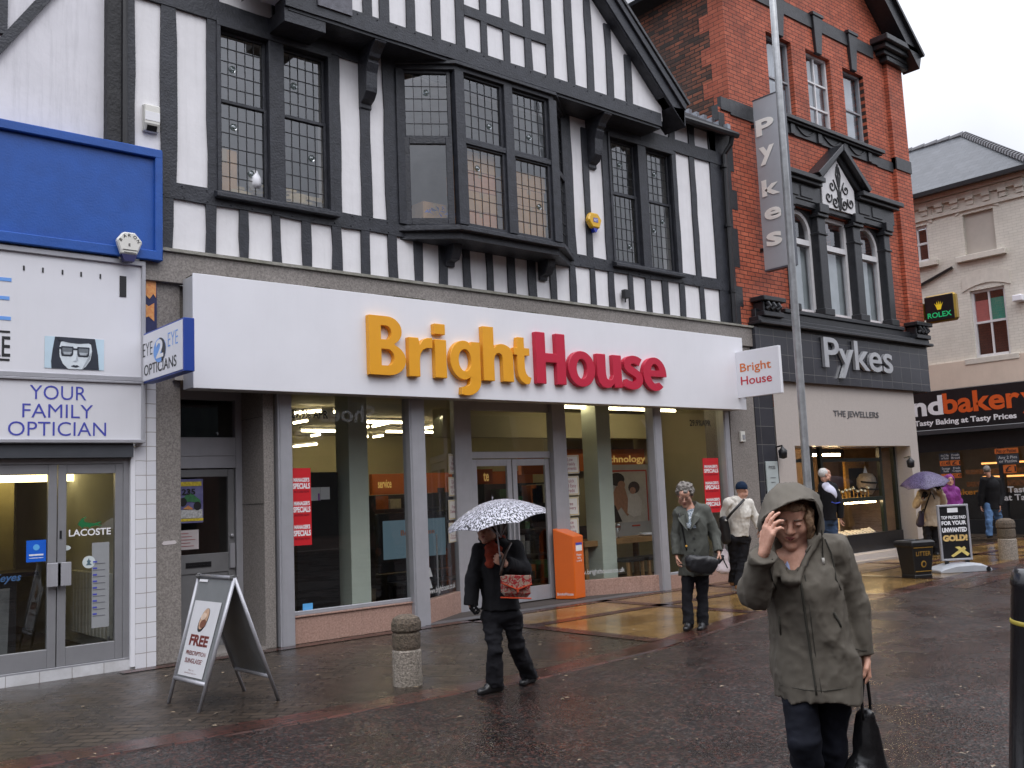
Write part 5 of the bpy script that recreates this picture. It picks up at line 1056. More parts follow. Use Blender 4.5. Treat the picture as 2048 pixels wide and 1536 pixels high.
uA = OX(1925, 430, BX); uB = OX(1985, 415, BX); uC = OX(1932, 512, BX); uD = OX(1994, 500, BX)
UW = (min(uB[0], uD[0]), max(uA[0], uC[0]), (uC[1]+uD[1])/2, (uA[1]+uB[1])/2)
sA = OX(1828, 455, BX); sB = OX(1850, 452, BX); sC = OX(1832, 528, BX)
SW = (sB[0]-.05, sA[0]+.3, sC[1], sA[1])
wl = wallx(MB(), YS, YN, 4.7, 9.7, BX, [LW, UW, SW], .22); mk('wall', wl, CBR, KB)
mk('side_wall', MB().quad((BX, YS, 3.2), (BX+12, YS, 3.2), (BX+12, YS, 9.7), (BX, YS, 9.7)), CBX, KB)
rf = MB(); e = .35; ap = (BX+3.4, YS+2.9, 12.3)
rf.quad((BX-e, YS-e, 9.68), (BX-e, YN, 9.68), (ap[0], YN, ap[2]), ap); rf.quad((BX-e, YS-e, 9.68), ap, (BX+12, ap[1], ap[2]), (BX+12, YS-e, 9.68))
mk('roof', rf, brick('bakery_slate', (.045, .05, .058), (.065, .07, .08), (.025, .027, .03), .3, .16, 'yz', .006, .45, .25, .4), KB)
hp = MB(); a, b = np.array((BX-e, YS-e, 9.72)), np.array(ap)
for i in range(26):
    p = a+(b-a)*i/26; q = a+(b-a)*(i+1)/26; hp.tube([p+(0, 0, .02), q+(0, 0, .0)], [.12, .09], 7)
for i in range(26): y = ap[1]+i*.42; hp.tube([(ap[0], y, ap[2]+.02), (ap[0], y+.42, ap[2]+.0)], [.11, .09], 7)
mk('ridge_tile', hp, mat('grey_ridge_tile', (.17, .17, .18), .6, .2, 6), KB)
mk('gutter', MB().box(BX-e-.1, BX-e+.04, YS-e, YN, 9.56, 9.68).box(BX-e, BX+12, YS-e-.1, YS-e+.04, 9.56, 9.68), BLACK, KB)
mk('soffit', MB().box(BX-e, BX, YS-e, YN, 9.6, 9.66), mat('dark_soffit', (.05, .05, .05), .7, .1, 4), KB)
cr = MB(); cr.box(BX-.06, BX, YS, YN, 8.95, 9.05); cr.box(BX-.16, BX, YS-.1, YN, 9.47, 9.6)
y = YS
while y < YN: cr.box(BX-.12, BX, y, y+.22, 9.22, 9.45); cr.box(BX-.1, BX, y+.22, y+.44, 9.3, 9.45); cr.box(BX-.07, BX, y+.02, y+.2, 9.08, 9.22); y += .44
mk('dentil_cornice', cr, CST, KB)
def arch_win(w_, blank, name='window'):
    y0, y1, z0, z1 = w_; ym = (y0+y1)/2; h = MB(); n = 10
    for i in range(n):
        def pt(t, o): a = -1+2*t; return (ym+a*(y1-y0+.36)/2, z1+.16*(1-a*a)+o)
        p0, p1 = pt(i/n, .0), pt((i+1)/n, .0); q0, q1 = pt(i/n, .38), pt((i+1)/n, .38)
        h.add([(BX-.03, *p0), (BX-.03, *p1), (BX-.03, *q1), (BX-.03, *q0), (BX+.1, *p0), (BX+.1, *p1), (BX+.1, *q1), (BX+.1, *q0)], [(0, 1, 2, 3), (0, 4, 5, 1), (3, 2, 6, 7), (0, 3, 7, 4), (1, 5, 6, 2)])
    wn = mk(name, h, CST, KB)
    mk('sill', MB().box(BX-.14, BX, y0-.25, y1+.25, z0-.16, z0), CST, wn, bevel=.01)
    a = MB(); pts = [(BX+.0, y0, z1-.002), (BX, y1, z1-.002)] + [(BX, ym+s*(y1-y0)/2, z1+.16*(1-s*s)*1.0-.0) for s in np.linspace(1, -1, 9)]
    if blank: mk('blanked_panel', MB().box(BX+.1, BX+.14, y0, y1, z0, z1+.02), mat('cream_board', (.46, .42, .37), .7, .05, 4), wn); return wn
    f = MB(); f.box(BX+.08, BX+.16, y0, y0+.07, z0, z1); f.box(BX+.08, BX+.16, y1-.07, y1, z0, z1); f.box(BX+.08, BX+.16, y0+.07, y1-.07, z1-.07, z1); f.box(BX+.06, BX+.16, y0+.07, y1-.07, z0, z0+.09)
    zm = z0+(z1-z0)*.52; f.box(BX+.09, BX+.15, y0+.07, y1-.07, zm-.03, zm+.03); f.box(BX+.1, BX+.14, ym-.025, ym+.025, z0+.09, z1-.07); mk('sash', f, FRW, wn)
    p = MB(); p.quad((BX+.12, y0, z0), (BX+.12, y1, z0), (BX+.12, y1, z1), (BX+.12, y0, z1)); mk('pane', p, WGL, wn)
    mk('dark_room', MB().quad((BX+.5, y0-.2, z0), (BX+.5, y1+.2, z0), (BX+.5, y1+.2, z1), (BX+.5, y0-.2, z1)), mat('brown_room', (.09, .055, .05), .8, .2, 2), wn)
    return wn
lw = arch_win(LW, False); arch_win(UW, True); sw2 = arch_win(SW, False)
zm = LW[2]+(LW[3]-LW[2])*.52; zt = zm+(LW[3]-zm)*.68; ym = (LW[0]+LW[1])/2
mk('coloured_blind', MB().box(BX+.14, BX+.15, ym, LW[1], zm, zt), mat('pink_blind', (.72, .22, .2), .6, .1, 4), lw); mk('coloured_blind', MB().box(BX+.14, BX+.15, LW[0], ym, zm, zt+.02), mat('turquoise_blind', (.02, .42, .30), .6, .1, 4), lw)
mk('fascia_band', MB().box(BX-.12, BX, YS-.1, YN, 4.02, 4.75), mat('cream_fascia_paint', (.66, .55, .45), .6, .05, 3, streak=.15, dirtcol=(.45, .37, .3)), KB)
pr = MB(); a = OX(1835, 575, BX); b = OX(1906, 535, BX); mk('cable', MB().tube([(BX-.05, a[0], a[1]), (BX-.05, b[0], b[1])], .04, 6), BLACK, KB)
a = OX(2045, 600, BX); mk('floodlight', MB().box(BX-.3, BX, a[0]-.1, a[0]+.15, a[1]-.05, a[1]+.12), WHITEP, KB, bevel=.02)
# shop front
t = thing('bakery_sign', (BX-.15, 2, 2.9), 'long black bakery sign with white and orange slab letters', 'sign')
sb = mk('sign_panel', MB().box(BX-.2, BX, YS-3.2, YN, 2.92, 4.0), BLACK, t); U = (0, -1, 0)
mk('sign_lip', MB().box(BX-.3, BX, YS-3.2, YN, 2.78, 2.9), mat('dark_grey_lip', (.05, .05, .055), .3, .1, 5), t)
BR = mat('orange_slab_letter', (.66, .10, .015), .45, .05, 9)
def slab(s, px0, px1, pyb, pyt, m, bold):
    a = OX(px0, pyb, BX-.21); b_ = OX(px1, pyt, BX-.21); return a, a[0]-b_[0]
a = OX(1826, 838, BX-.21); b_ = OX(1884, 790, BX-.21); z0_ = 3.32
text('letter', 'nd', (BX-.205, a[0], z0_), U, a[0]-b_[0], .55, WHITETXT, sb, bold=.035)
a2 = OX(1887, 830, BX-.21); b2 = OX(2040, 800, BX-.21)
text('letter', 'baker', (BX-.205, a2[0], z0_), U, a2[0]-b2[0], .58, BR, sb, bold=.028)
text('letter', 'y', (BX-.205, b2[0]-.02, z0_-.16), U, .45, .55, BR, sb, bold=.028)
a = OX(1829, 850, BX-.21); b_ = OX(2033, 830, BX-.21)
text('letter', 'Tasty Baking at Tasty Prices', (BX-.205, a[0], 3.0), U, a[0]-b_[0], .20, WHITETXT, sb, bold=.03)
SHF = mat('black_shop_frame', (.015, .016, .018), .35, .2, 6)
f = MB(); 
f.box(BX-.05, BX+.1, YS-3, YN, 2.3, 2.78); f.box(BX-.05, BX+.1, YS-3, YN, 0, .38)
for yy in (-3.3, -1.2, .95, 3.4, 5.5): f.box(BX-.06, BX+.1, yy, yy+.12, .38, 2.3)
mk('shop_front_frame', f, SHF, KB)
p = MB(); p.quad((BX+.02, YS-3, .38), (BX+.02, YN, .38), (BX+.02, YN, 2.3), (BX+.02, YS-3, 2.3)); mk('shop_window_pane', p, GLASS, KB)
rm = MB(); rm.quad((BX+4, YS-3, 0), (BX+4, YN, 0), (BX+4, YN, 2.7), (BX+4, YS-3, 2.7)); rm.quad((BX+.1, YS-3, 2.6), (BX+.1, YN, 2.6), (BX+4, YN, 2.6), (BX+4, YS-3, 2.6)); rm.quad((BX+.1, YN, 0), (BX+4, YN, 0), (BX+4, YN, 2.6), (BX+.1, YN, 2.6)); rm.quad((BX+.1, YS-3, 0), (BX+4, YS-3, 0), (BX+4, YS-3, 2.6), (BX+.1, YS-3, 2.6))
mk('shop_room', rm, mat('bakery_interior', (.22, .17, .11), .7, .2, 2), KB)
t = thing('counter', (BX+1.2, 2, 0), 'bakery counter with warm lit shelves of bread behind the window', 'counter'); mk('counter_body', MB().box(BX+1.0, BX+1.6, YS-2, 7, 0, 1.1), BLACK, t)
mk('shelf_light', MB().box(BX+2.4, BX+2.45, 0, 2.6, 1.5, 1.55).box(BX+2.4, BX+2.45, 0, 2.6, 1.9, 1.95), mat('lit_shelf_strip', (1, .5, .2), .5, 0, 1, emis=(1, .42, .12, 2.0)), t)
mk('bread', MB().box(BX+2.2, BX+2.4, -2, 3, 1.25, 1.4).box(BX+2.2, BX+2.4, -2, 3, 1.62, 1.76), mat('bread_crust', (.32, .13, .04), .6, .6, 12), t)
t = thing('ceiling_light', (BX+2, -1, 2.5), 'warm ceiling light inside the bakery', 'light'); mk('diffuser', MB().box(BX+1.2, BX+1.5, -3, 6, 2.52, 2.56), mat('lit_bakery_tube', (1, .8, .5), .5, 0, 1, emis=(1, .74, .42, 2.2)), t)
# window posters
def poster(label, px0, py0, px1, py1, cells):
    y0, y1, z0, z1 = pxr(px0, py0, px1, py1); t = thing('window_poster', (BX-.06, (y0+y1)/2, z0), label, 'poster'); h = z1-z0; w_ = y1-y0
    for (u0, u1, v0, v1, m, s, tm) in cells:
        c = mk('panel', MB().box(BX-.075, BX-.065, y1-u1*w_, y1-u0*w_, z0+v0*h, z0+v1*h), m, t)
        if s: text('letter', s, (BX-.079, y1-(u0+.08)*w_, z0+(v0+.15*(v1-v0))*h), U, (u1-u0)*.84*w_, (v1-v0)*.7*h, tm, c, bold=.01)
NV = mat('slate_poster', (.035, .042, .055), .5, .1, 6); OR = mat('orange_poster', (.62, .15, .03), .5, .1, 6); PT = mat('poster_pale_letter', (.55, .55, .55), .5, .1, 9)
poster('slate and orange price posters in two columns on the bakery window', 1885, 905, 1921, 957, [(0, .48, .72, 1, NV, 'Any 2 Pies\nor Pasties', PT), (.52, 1, .72, 1, NV, 'Fresh\nBread', PT), (0, .48, .5, .7, OR, '£1.49', BLACKTXT), (.52, 1, .5, .7, OR, '£1', BLACKTXT), (0, .48, .2, .48, NV, 'Sausage\nRolls', PT), (.52, 1, .2, .48, NV, 'Fresh\nCream', PT), (0, .48, 0, .18, OR, '', PT), (.52, 1, 0, .18, OR, '£1.49', BLACKTXT)])
poster('tall pies or pasties poster with an orange price at the right of the bakery window', 1996, 895, 2038, 948, [(0, 1, .8, 1, OR, 'Pies or Pasties', BLACKTXT), (.05, 1, .38, .76, NV, 'Any 2 Pies\nor Pasties', PT), (.3, .85, .02, .34, OR, '£1', BLACKTXT)])
t = thing('window_lettering', (BX-.06, 0, .7), 'white slogan lettering low on the bakery window', 'lettering'); a = OX(2008, 990, BX-.06); text('letter', 'Tasty Baking\nat Tasty Prices', (BX-.062, a[0], a[1]-.2), U, 1.55, .42, PT, t, bold=.02)
t = thing('window_lettering', (BX-.06, 1.5, .7), 'small orange bakery lettering low on the window behind the purple coat', 'lettering'); a = OX(1905, 990, BX-.06); text('letter', 'bakery', (BX-.062, a[0], a[1]-.05), U, .85, .2, mat('dull_orange_letter', (.4, .16, .02), .5, .1, 9), t, bold=.02)
# ---------------------------------------------------------------- inside the big shop
LIT = mat('lit_fluorescent_tube', (1, .95, .7), .5, 0, 1, emis=(1, .84, .50, 13.0))
tubes = [((590, 826), (642, 822)), ((587, 846), (615, 841)), ((622, 872), (640, 869)), ((722, 857), (737, 853)), ((745, 853), (784, 844)), ((722, 876), (736, 873)), ((746, 874), (766, 871)), ((587, 893), (634, 888)), ((842, 857), (912, 848)), ((668, 824), (682, 821)), ((1012, 856), (1032, 853))]
for i, (p, q) in enumerate(tubes):
    p0 = G(*p, 2.97); p1 = G(*q, 2.97)
    yb = min(max(.9, (p0[1]+p1[1])/2), 7.5); xa, xb = F(*p, yb)[0], F(*q, yb)[0]; z = min(3.0, (F(*p, yb)[1]+F(*q, yb)[1])/2)
    t = thing('fluorescent_light', ((xa+xb)/2, yb, z), 'extra yellowish fluorescent tube added under the shop ceiling to brighten the interior', 'light', 'fluorescent tubes on the shop ceiling')
    za, zb_ = min(3.02, F(*p, yb)[1]), min(3.02, F(*q, yb)[1])
    mk('tube', MB().tube([(xa, yb, za), (xb, yb, zb_)], .022, 8), LIT, t); mk('tube_holder', MB().obox((xa, yb-.03, za+.03), (xb-xa, 0, zb_-za), (0, .06, 0), (0, 0, .03)), WHITEP, t)
for x, ys_ in ((9.6, (4.2, 6.2)), (11.5, (1.0, 4.2, 6.2)), (12.9, (1.0,))):  # extra tubes, added to brighten the room and the right hand window
    for y in ys_:
        t = thing('fluorescent_light', (x, y, 2.98), 'extra yellowish fluorescent tube added under the shop ceiling to brighten the interior', 'light', 'fluorescent tubes on the shop ceiling')
        mk('tube', MB().tube([(x-.7, y, 2.98), (x+.7, y, 2.98)], .02, 8), LIT, t); mk('tube_holder', MB().box(x-.73, x+.73, y-.04, y+.04, 3.015, 3.055), WHITEP, t)
OB_ = mat('orange_shop_band', (.50, .13, .025), .5, .06, 3); YT = mat('yellow_band_letter', (.85, .62, .18), .5, .05, 9, emis=(1, .65, .2, .25))
def band(label, px0, px1, py0, py1, y, s, tx0, tx1, th, ext_l=0, ext_r=0, depth=.1):
    a = F(px0, py1, y); b = F(px1, py0, y); t = thing('department_sign', ((a[0]+b[0])/2, y, a[1]), label, 'sign')
    bx = mk('band', MB().box(a[0]-ext_l, b[0]+ext_r, y, y+depth, a[1], b[1]), OB_, t)
    for (w_, x0, x1) in s:
        p = F(x0, py1-(py1-py0)*.28, y-.01); q = F(x1, py1-(py1-py0)*.28, y-.01); text('letter', w_, (p[0], y-.012, p[1]), X3, q[0]-p[0], th, YT, bx, bold=.02)
band('orange overhead band lettered service, at the back behind the left shop window', 745, 1030, 942, 990, 5.4, [('service', 756, 783), ('e', 844, 851)], 0, 0, .16, 0, .5)
band('orange overhead band beginning te, seen through the left entrance door', 945, 985, 938, 972, 4.2, [('te', 967, 978)], 0, 0, .17)
band('orange overhead band lettered technology across the right shop window', 1160, 1312, 898, 942, 2.42, [('technology', 1200, 1291)], 0, 0, .17, .3)
band('orange overhead band half hidden by the left edge of the technology band', 1090, 1158, 905, 948, 3.6, [('technol', 1110, 1183)], 0, 0, .17, .6, .5)
t = thing('black_cabinet', (6.2, 1.1, 0), 'tall black fridge with papers stuck on it behind the red poster', 'fridge')
a = F(612, 945, .9); b = F(676, 945, .9)
fb = mk('cabinet', MB().box(a[0]-.15, b[0], .9, 1.5, .02, a[1]), mat('black_gloss', (.008, .008, .009), .3, .2, 4), t, bevel=.01)
mk('door_seam', MB().box(a[0]-.15, b[0], .896, .9, 1.0, 1.008), mat('dark_grey_seam', (.05, .05, .05), .5, .1, 3), fb)
p = F(622, 975, .89); q = F(660, 1000, .89); c = MB(); mk('paper', MB().box(p[0], q[0]-.14, .892, .896, q[1], p[1]), mat('white_leaflet', (.62, .62, .64), .5, .05, 9), fb); mk('leaflet', MB().box(q[0]-.135, q[0], .892, .896, q[1]+.01, p[1]), mat('white_leaflet'), fb); mk('purple_leaflet', MB().box(p[0]+.1, q[0]-.15, .888, .892, q[1], q[1]+.09), mat('purple_paper', (.3, .08, .38), .5, .05, 9), fb)
# shelves of stock at the back
rs_ = random.Random(21)
SHM = mat('dark_shelf_metal', (.035, .035, .038), .4, .1, 5)
PROD = [mat('product_'+n_, c_, .4, .2, 15) for n_, c_ in (('black', (.012, .012, .014)), ('silver', (.32, .33, .35)), ('navy', (.02, .03, .10)), ('cream', (.5, .46, .36)), ('orange', (.45, .12, .02)), ('green', (.04, .14, .06)))]
for i, (x, y, h_, lab) in enumerate(((6.6, 7.2, 1.9, 'behind the black fridge'), (8.4, 5.6, 1.7, 'under the service band'), (10.4, 4.9, 1.7, 'behind the left entrance door'), (12.2, 5.2, 1.8, 'behind the right entrance door'), (10.9, 2.3, 1.8, 'behind the cream cards on the right window'), (9.3, 7.6, 2.0, 'farthest from the windows'))):
    t = thing('display_shelf', (x, y, 0), 'dark shelf unit crowded with small goods, '+lab, 'shelf')
    f = MB(); f.box(x-.75, x-.72, y, y+.4, .02, h_); f.box(x+.72, x+.75, y, y+.4, .02, h_); f.box(x-.72, x+.72, y+.36, y+.4, .02, h_)
    for k in range(4): f.box(x-.72, x+.72, y+.01, y+.36, .12+.43*k, .15+.43*k)
    mk('shelf_frame', f, SHM, t)
    for m_ in PROD:
        q = MB()
        for k in range(4):
            xx = x-.68
            while xx < x+.5:
                w_ = rs_.uniform(.1, .32)
                if rs_.random() < .2: q.box(xx, xx+w_, y+.05, y+.3, .151+.43*k, .151+.43*k+rs_.uniform(.12, .33))
                xx += w_+.02
        if q.v: o = mk('goods', q, m_, t); o['kind'] = 'stuff'
# televisions
TVB = mat('tv_black_plastic', (.01, .01, .012), .25, .2, 6)
t = thing('television', (8.3, 1.6, .5), 'large flat television showing a pale blue screen behind the left shop window', 'television')
a = F(758, 1148, 1.5); b = F(900, 1020, 1.5)
tv = mk('bezel', MB().box(a[0], b[0], 1.5, 1.6, a[1], b[1]), TVB, t, bevel=.01)
SCRN = mat('blue_grey_screen', (.05, .07, .09), .2, .05, 3, emis=(.10, .16, .20, .5))
p = F(768, 1120, 1.49); q = F(890, 1035, 1.49)
sc_ = mk('screen', MB().box(p[0], q[0], 1.494, 1.5, p[1], q[1]), SCRN, tv); text('letter', 'BrightHouse', (p[0]+.3, 1.49, p[1]+.3), X3, .6, .1, mat('orange_lettering'), sc_, bold=.01)
mk('stand', MB().box(a[0]+.1, b[0]-.1, 1.45, 1.75, .02, a[1]-.02), TVB, t)
t = thing('display_table', (8.1, 1.2, 0), 'low black glass table under the television', 'table'); mk('tabletop', MB().box(7.6, 8.9, 1.0, 1.4, .42, .45), BLACK, t)
for x in (7.62, 8.84):
    for y in (1.02, 1.34): mk('leg', MB().box(x, x+.04, y, y+.04, .02, .42), BLACK, t)
t = thing('leaflet_stand', (7.75, .7, 0), 'slim leaflet stand with white cards in the angled left window', 'stand'); mk('stand_post', MB().tube([(8.02, .75, .02), (8.02, .75, 1.1)], .012, 6), ALU, t)
for py in (1145, 1168):
    a = F(855, py, .72); mk('card', MB().obox((a[0]-.06, .70, a[1]-.06), (.13, 0, 0), (0, .01, 0), (0, .05, .12)), mat('white_leaflet'), t)
t = thing('wardrobe', (9.5, 2.2, 0), 'red brown wooden wardrobe behind the splayed left window', 'wardrobe'); a = F(872, 1050, 2.2); b = F(925, 1050, 2.2); wd = mk('carcass', MB().box(a[0], b[0], 2.2, 2.8, .02, a[1]+.05), mat('red_brown_wood', (.17, .05, .02), .4, .3, 3), t, bevel=.006); mk('door_gap', MB().box((a[0]+b[0])/2, (a[0]+b[0])/2+.012, 2.195, 2.2, .05, a[1]), BLACK, wd)
# poster stand with two figures, dining table
t = thing('picture_stand', (11.9, 1.6, .6), 'large framed photograph of two dark haired figures, under the technology band', 'picture')
a = F(1222, 1047, 1.3); b = F(1292, 942, 1.3); w_ = b[0]-a[0]; h = b[1]-a[1]
bd = mk('board', MB().box(a[0]-.02, b[0]+.28, 1.32, 1.36, a[1]-.25, b[1]+.12), mat('grey_board', (.36, .36, .35), .5, .05, 3), t); pc = mk('print', MB().box(a[0], b[0], 1.315, 1.32, a[1], b[1]), mat('pale_warm_print', (.46, .43, .38), .4, .15, 5), t)
mk('red_border', MB().box(a[0]-.02, b[0]+.02, 1.312, 1.32, b[1], b[1]+.025).box(b[0], b[0]+.025, 1.311, 1.32, a[1], b[1]).box(a[0]+.1, a[0]+.25, 1.312, 1.32, a[1]-.08, a[1]-.055).box(a[0]+.55, a[0]+.75, 1.312, 1.32, a[1]-.08, a[1]-.055), mat('red_border', (.42, .04, .02), .5, .05, 3), t)
o = (a[0], 1.314, a[1]); S_ = lambda pts: [(x*w_, y*h) for x, y in pts]
mk_ = lambda n_, pts, m, k: plate(n_, S_(pts), o, X3, m, pc, k)
SKN = mat('print_skin', (.36, .19, .12), .5, .15, 20); HRD = mat('print_hair', (.03, .022, .02), .6, .3, 20)
mk_('figure', [(.02, .1), (.05, .5), (.2, .72), (.42, .68), (.5, .4), (.55, .2), (.45, .12), (.3, .3)], SKN, .002); mk_('figure_hair', ell(.22, .85, .2, .13, 14), HRD, .004); mk_('figure_face', ell(.33, .74, .1, .08, 12), SKN, .005)
mk_('second_figure', [(.45, .18), (.5, .55), (.7, .6), (.85, .4), (.8, .12), (.6, .1)], mat('print_white_dress', (.55, .52, .48), .5, .1, 20), .003); mk_('second_hair', ell(.66, .68, .15, .12, 14), HRD, .005); mk_('second_face', ell(.62, .62, .08, .07, 12), SKN, .006); mk_('dark_chair', [(.0, .0), (.0, .35), (.14, .35), (.3, .02)], HRD, .006)
t = thing('dining_table', (11.6, 1.0, 0), 'oak dining table laid with plates behind the right shop window', 'table'); OAK = mat('oak', (.30, .17, .07), .45, .2, 4, streak=.2, dirtcol=(.15, .08, .03))
a = F(1178, 1082, .95); b = F(1318, 1082, .95); zt = a[1]
mk('tabletop', MB().box(a[0]-.2, b[0]+.1, .85, 1.6, zt-.09, zt), OAK, t, bevel=.005)
for x in (a[0]-.15, b[0]):
    for y in (.9, 1.5): mk('leg', MB().box(x, x+.07, y, y+.07, .02, zt-.09), OAK, t)
for i, x in enumerate((a[0]+.55, b[0]-.2)):
    q = thing('dinner_plate', (x, 1.05, zt), ['white plate beside the pale column on the oak table', 'stack of white plates at the right end of the oak table'][i], 'plate'); mk('plate', MB().lathe([(.05, 0), (.09, .004), (.15, .02), (.15, .025), (.09, .012)], (x, 1.05, zt), 20), WHITEP, q, smooth=True)
    if i: mk('bowl', MB().lathe([(.04, .02), (.1, .025), (.12, .05)], (x, 1.05, zt), 18), WHITEP, q, smooth=True)
x = a[0]+.75; q = thing('wine_glass', (x, 1.0, zt), 'tall wine glass standing on the oak table', 'glass'); mk('glass', MB().lathe([(.04, 0), (.008, .01), (.006, .1), (.04, .14), (.045, .2), (.038, .26)], (x, 1.0, zt), 14), glass('wine_glass', (.8, .82, .84), 0, 2.5), q, smooth=True)
for i, x in enumerate((a[0]+.62, a[0]+1.12)):
    q = thing('dining_chair', (x, .6, 0), ['dark leather dining chair beside the pale column', 'dark leather dining chair at the right end of the oak table'][i], 'chair'); LE = mat('dark_leather', (.02, .018, .017), .35, .2, 9)
    mk('seat', MB().box(x-.2, x+.2, .50, .84, .44, .5), LE, q, bevel=.015); mk('backrest', MB().box(x-.2, x+.2, 1.62, 1.67, .5, 1.02), LE, q, bevel=.01)
    for dx in (-.19, .15):
        for y in (.52, .8): mk('leg', MB().box(x+dx, x+dx+.04, y, y+.04, .02, .44), OAK, q)
t = thing('wall_picture', (13, 2.5, 1.4), 'small dark framed picture on the shop wall at the far right window', 'picture'); a = F(1385, 993, 2.5); b = F(1418, 962, 2.5); mk('frame', MB().box(a[0], b[0], 2.5, 2.54, a[1], b[1]), mat('grey_frame', (.16, .16, .15), .4, .1, 4), t); mk('picture', MB().box(a[0]+.25, b[0]-.2, 2.49, 2.5, a[1]+.12, b[1]-.1), BLACK, t)
mk('partition', MB().box(11.9, 14.2, 2.6, 2.7, .02, 3.0), mat('partition_cream', (.45, .41, .31), .7, .05, 2), TB); mk('partition_bulkhead', MB().box(9.0, 14.2, 1.9, 2.1, 2.55, 3.0), SHOPW, TB)
# posters in the windows
t = thing('window_sticker', (5.6, .02, .4), 'tiny pale blue sticker low in the corner of the left shop window', 'sticker'); a = F(606, 1222, .02); plate('sticker', rect(a[0], a[0]+.13, a[1], a[1]+.08), (0, .026, 0), X3, mat('sticker_pale_blue', (.12, .42, .8), .4, .05, 9), t, 0)
RP = mat('red_poster', (.58, .012, .02), .45, .04, 5)
def specials(label, px0, py0, px1, py1, y):
    a = F(px0, py1, y); b = F(px1, py0, y); w_, h = b[0]-a[0], b[1]-a[1]; t = thing('red_poster', (a[0]+w_/2, y, a[1]), label, 'poster'); s = mk('paper', MB().box(a[0], b[0], y, y+.004, a[1], b[1]), RP, t)
    for i in range(3):
        z = a[1]+h*(.73-.305*i); text('letter', "MANAGER'S", (a[0]+.08*w_, y-.002, z+h*.09), X3, w_*.84, h*.055, WHITETXT, s, bold=.04); text('letter', 'SPECIALS', (a[0]+.05*w_, y-.002, z+h*.0), X3, w_*.9, h*.075, WHITETXT, s, bold=.04); text('letter', 'IN STORE NOW', (a[0]+.1*w_, y-.002, z-h*.05), X3, w_*.8, h*.03, mat('dark_red_lettering', (.16, .0, .01), .5, .1, 9), s)
specials("red MANAGER'S SPECIALS poster in the window beside the black fridge", 586, 936, 621, 1092, .02)
specials("red MANAGER'S SPECIALS poster at the right edge of the shop front, above the white jumper", 1412, 916, 1436, 1026, .02)
t = thing('window_lettering', (5.8, .02, 2.7), 'black 29.9% APR lettering at the top of the left shop window', 'lettering'); a = F(582, 836, .02); b = F(656, 816, .02); text('letter', '29.9% APR', (a[0], .022, a[1]), X3, b[0]-a[0], .1, BLACKTXT, t, bold=.015)
t = thing('window_lettering', (13.1, .02, 2.6), 'black 29.9% APR lettering at the top of the right end window', 'lettering'); a = F(1380, 852, .02); b = F(1421, 836, .02); text('letter', '29.9%APR', (a[0], .022, a[1]), X3, b[0]-a[0], .105, BLACKTXT, t, bold=.015)
def online(p0, p1, fr, z, label, s='www.brighthouse.co.uk'):
    p0, p1 = np.array(p0), np.array(p1); d = p1-p0; L_ = np.linalg.norm(d); d /= L_; n = np.array([d[1], -d[0]]); o = p0+d*L_*fr[0]+n*.008
    t = thing('window_lettering', (o[0], o[1], z), label, 'lettering'); text('letter', s, (o[0], o[1], z), (d[0], d[1], 0), L_*(fr[1]-fr[0]), .1, mat('frosted_lettering', (.55, .56, .56), .5, .05, 9), t, bold=.01)
online((7.30, .06), (8.28, .66), (.12, .92), .34, 'pale web address lettering along the foot of the angled left window')
online((10.4, .6), (11.78, .05), (.05, .62), .31, 'pale web address lettering along the foot of the angled right window', 'www.brighthouse.co.uk')
CREAM = mat('cream_card', (.56, .55, .52), .5, .04, 5); CB = mat('gold_card_border', (.45, .33, .10), .5, .1, 9); RT = mat('plum_lettering', (.25, .05, .08), .5, .1, 9)
words = ['Low\nWeekly\nPayments', 'Quick\nand Easy\nCredit', 'Free\nDelivery', 'Price\nMatch\nPromise', 'Try at\nHome']
def cards(px0, px1, rows, yf, wts, where):
    for i, (ya, yb) in enumerate(rows):
        (xa, da), (xb, db) = wts; p0 = np.array([xa, da]); p1 = np.array([xb, db]); d = (p1-p0)/np.linalg.norm(p1-p0); n = np.array([d[1], -d[0]])
        def hit(px, py):                                             # place on the angled pane
            r = ray(px, py); t_ = ((p0[0]-EYEP[0])*n[0]+(p0[1]-EYEP[1])*n[1])/(r[0]*n[0]+r[1]*n[1]); return EYEP+r*t_
        q0, q1, q2 = hit(px0, yb), hit(px1, yb), hit(px0, ya); o = q0+np.array([n[0], n[1], 0])*.012; w_ = float((q1-q0)[:2]@d); h = q2[2]-q0[2]; u = (d[0], d[1], 0)
        t = thing('window_card', o, 'small cream card reading '+words[i].replace('\n', ' ')+' in the '+where, 'card')
        c = plate('card', rect(0, w_, 0, h), o, u, CREAM, t, 0); plate('border', rect(.03*w_, .97*w_, .03*h, .97*h), o, u, CB, c, .002, th=.001); plate('card_face', rect(.07*w_, .93*w_, .07*h, .93*h), o, u, CREAM, c, .003, th=.001)
        nl = words[i].count('\n')+1; hh = h*.26*nl-.02
        text('letter', words[i], o+np.array([u[0], u[1], 0])*w_*.16+np.array([n[0], n[1], 0])*.0055+np.array([0, 0, (h-hh)/2]), u, w_*.68, hh, RT, c, bold=.004)
cards(896, 916, [(908, 948), (954, 993), (1000, 1040), (1046, 1062), (1063, 1086)], 0, ((7.30, .06), (8.28, .66)), 'stack on the angled left window')
cards(1123, 1158, [(911, 948), (953, 991), (995, 1032), (1037, 1072)], 0, ((10.4, .6), (11.78, .05)), 'stack on the angled right window')
# ---------------------------------------------------------------- street furniture
def fl(px, py): x, y = G(px, py); return np.array((x, y, 0.0))
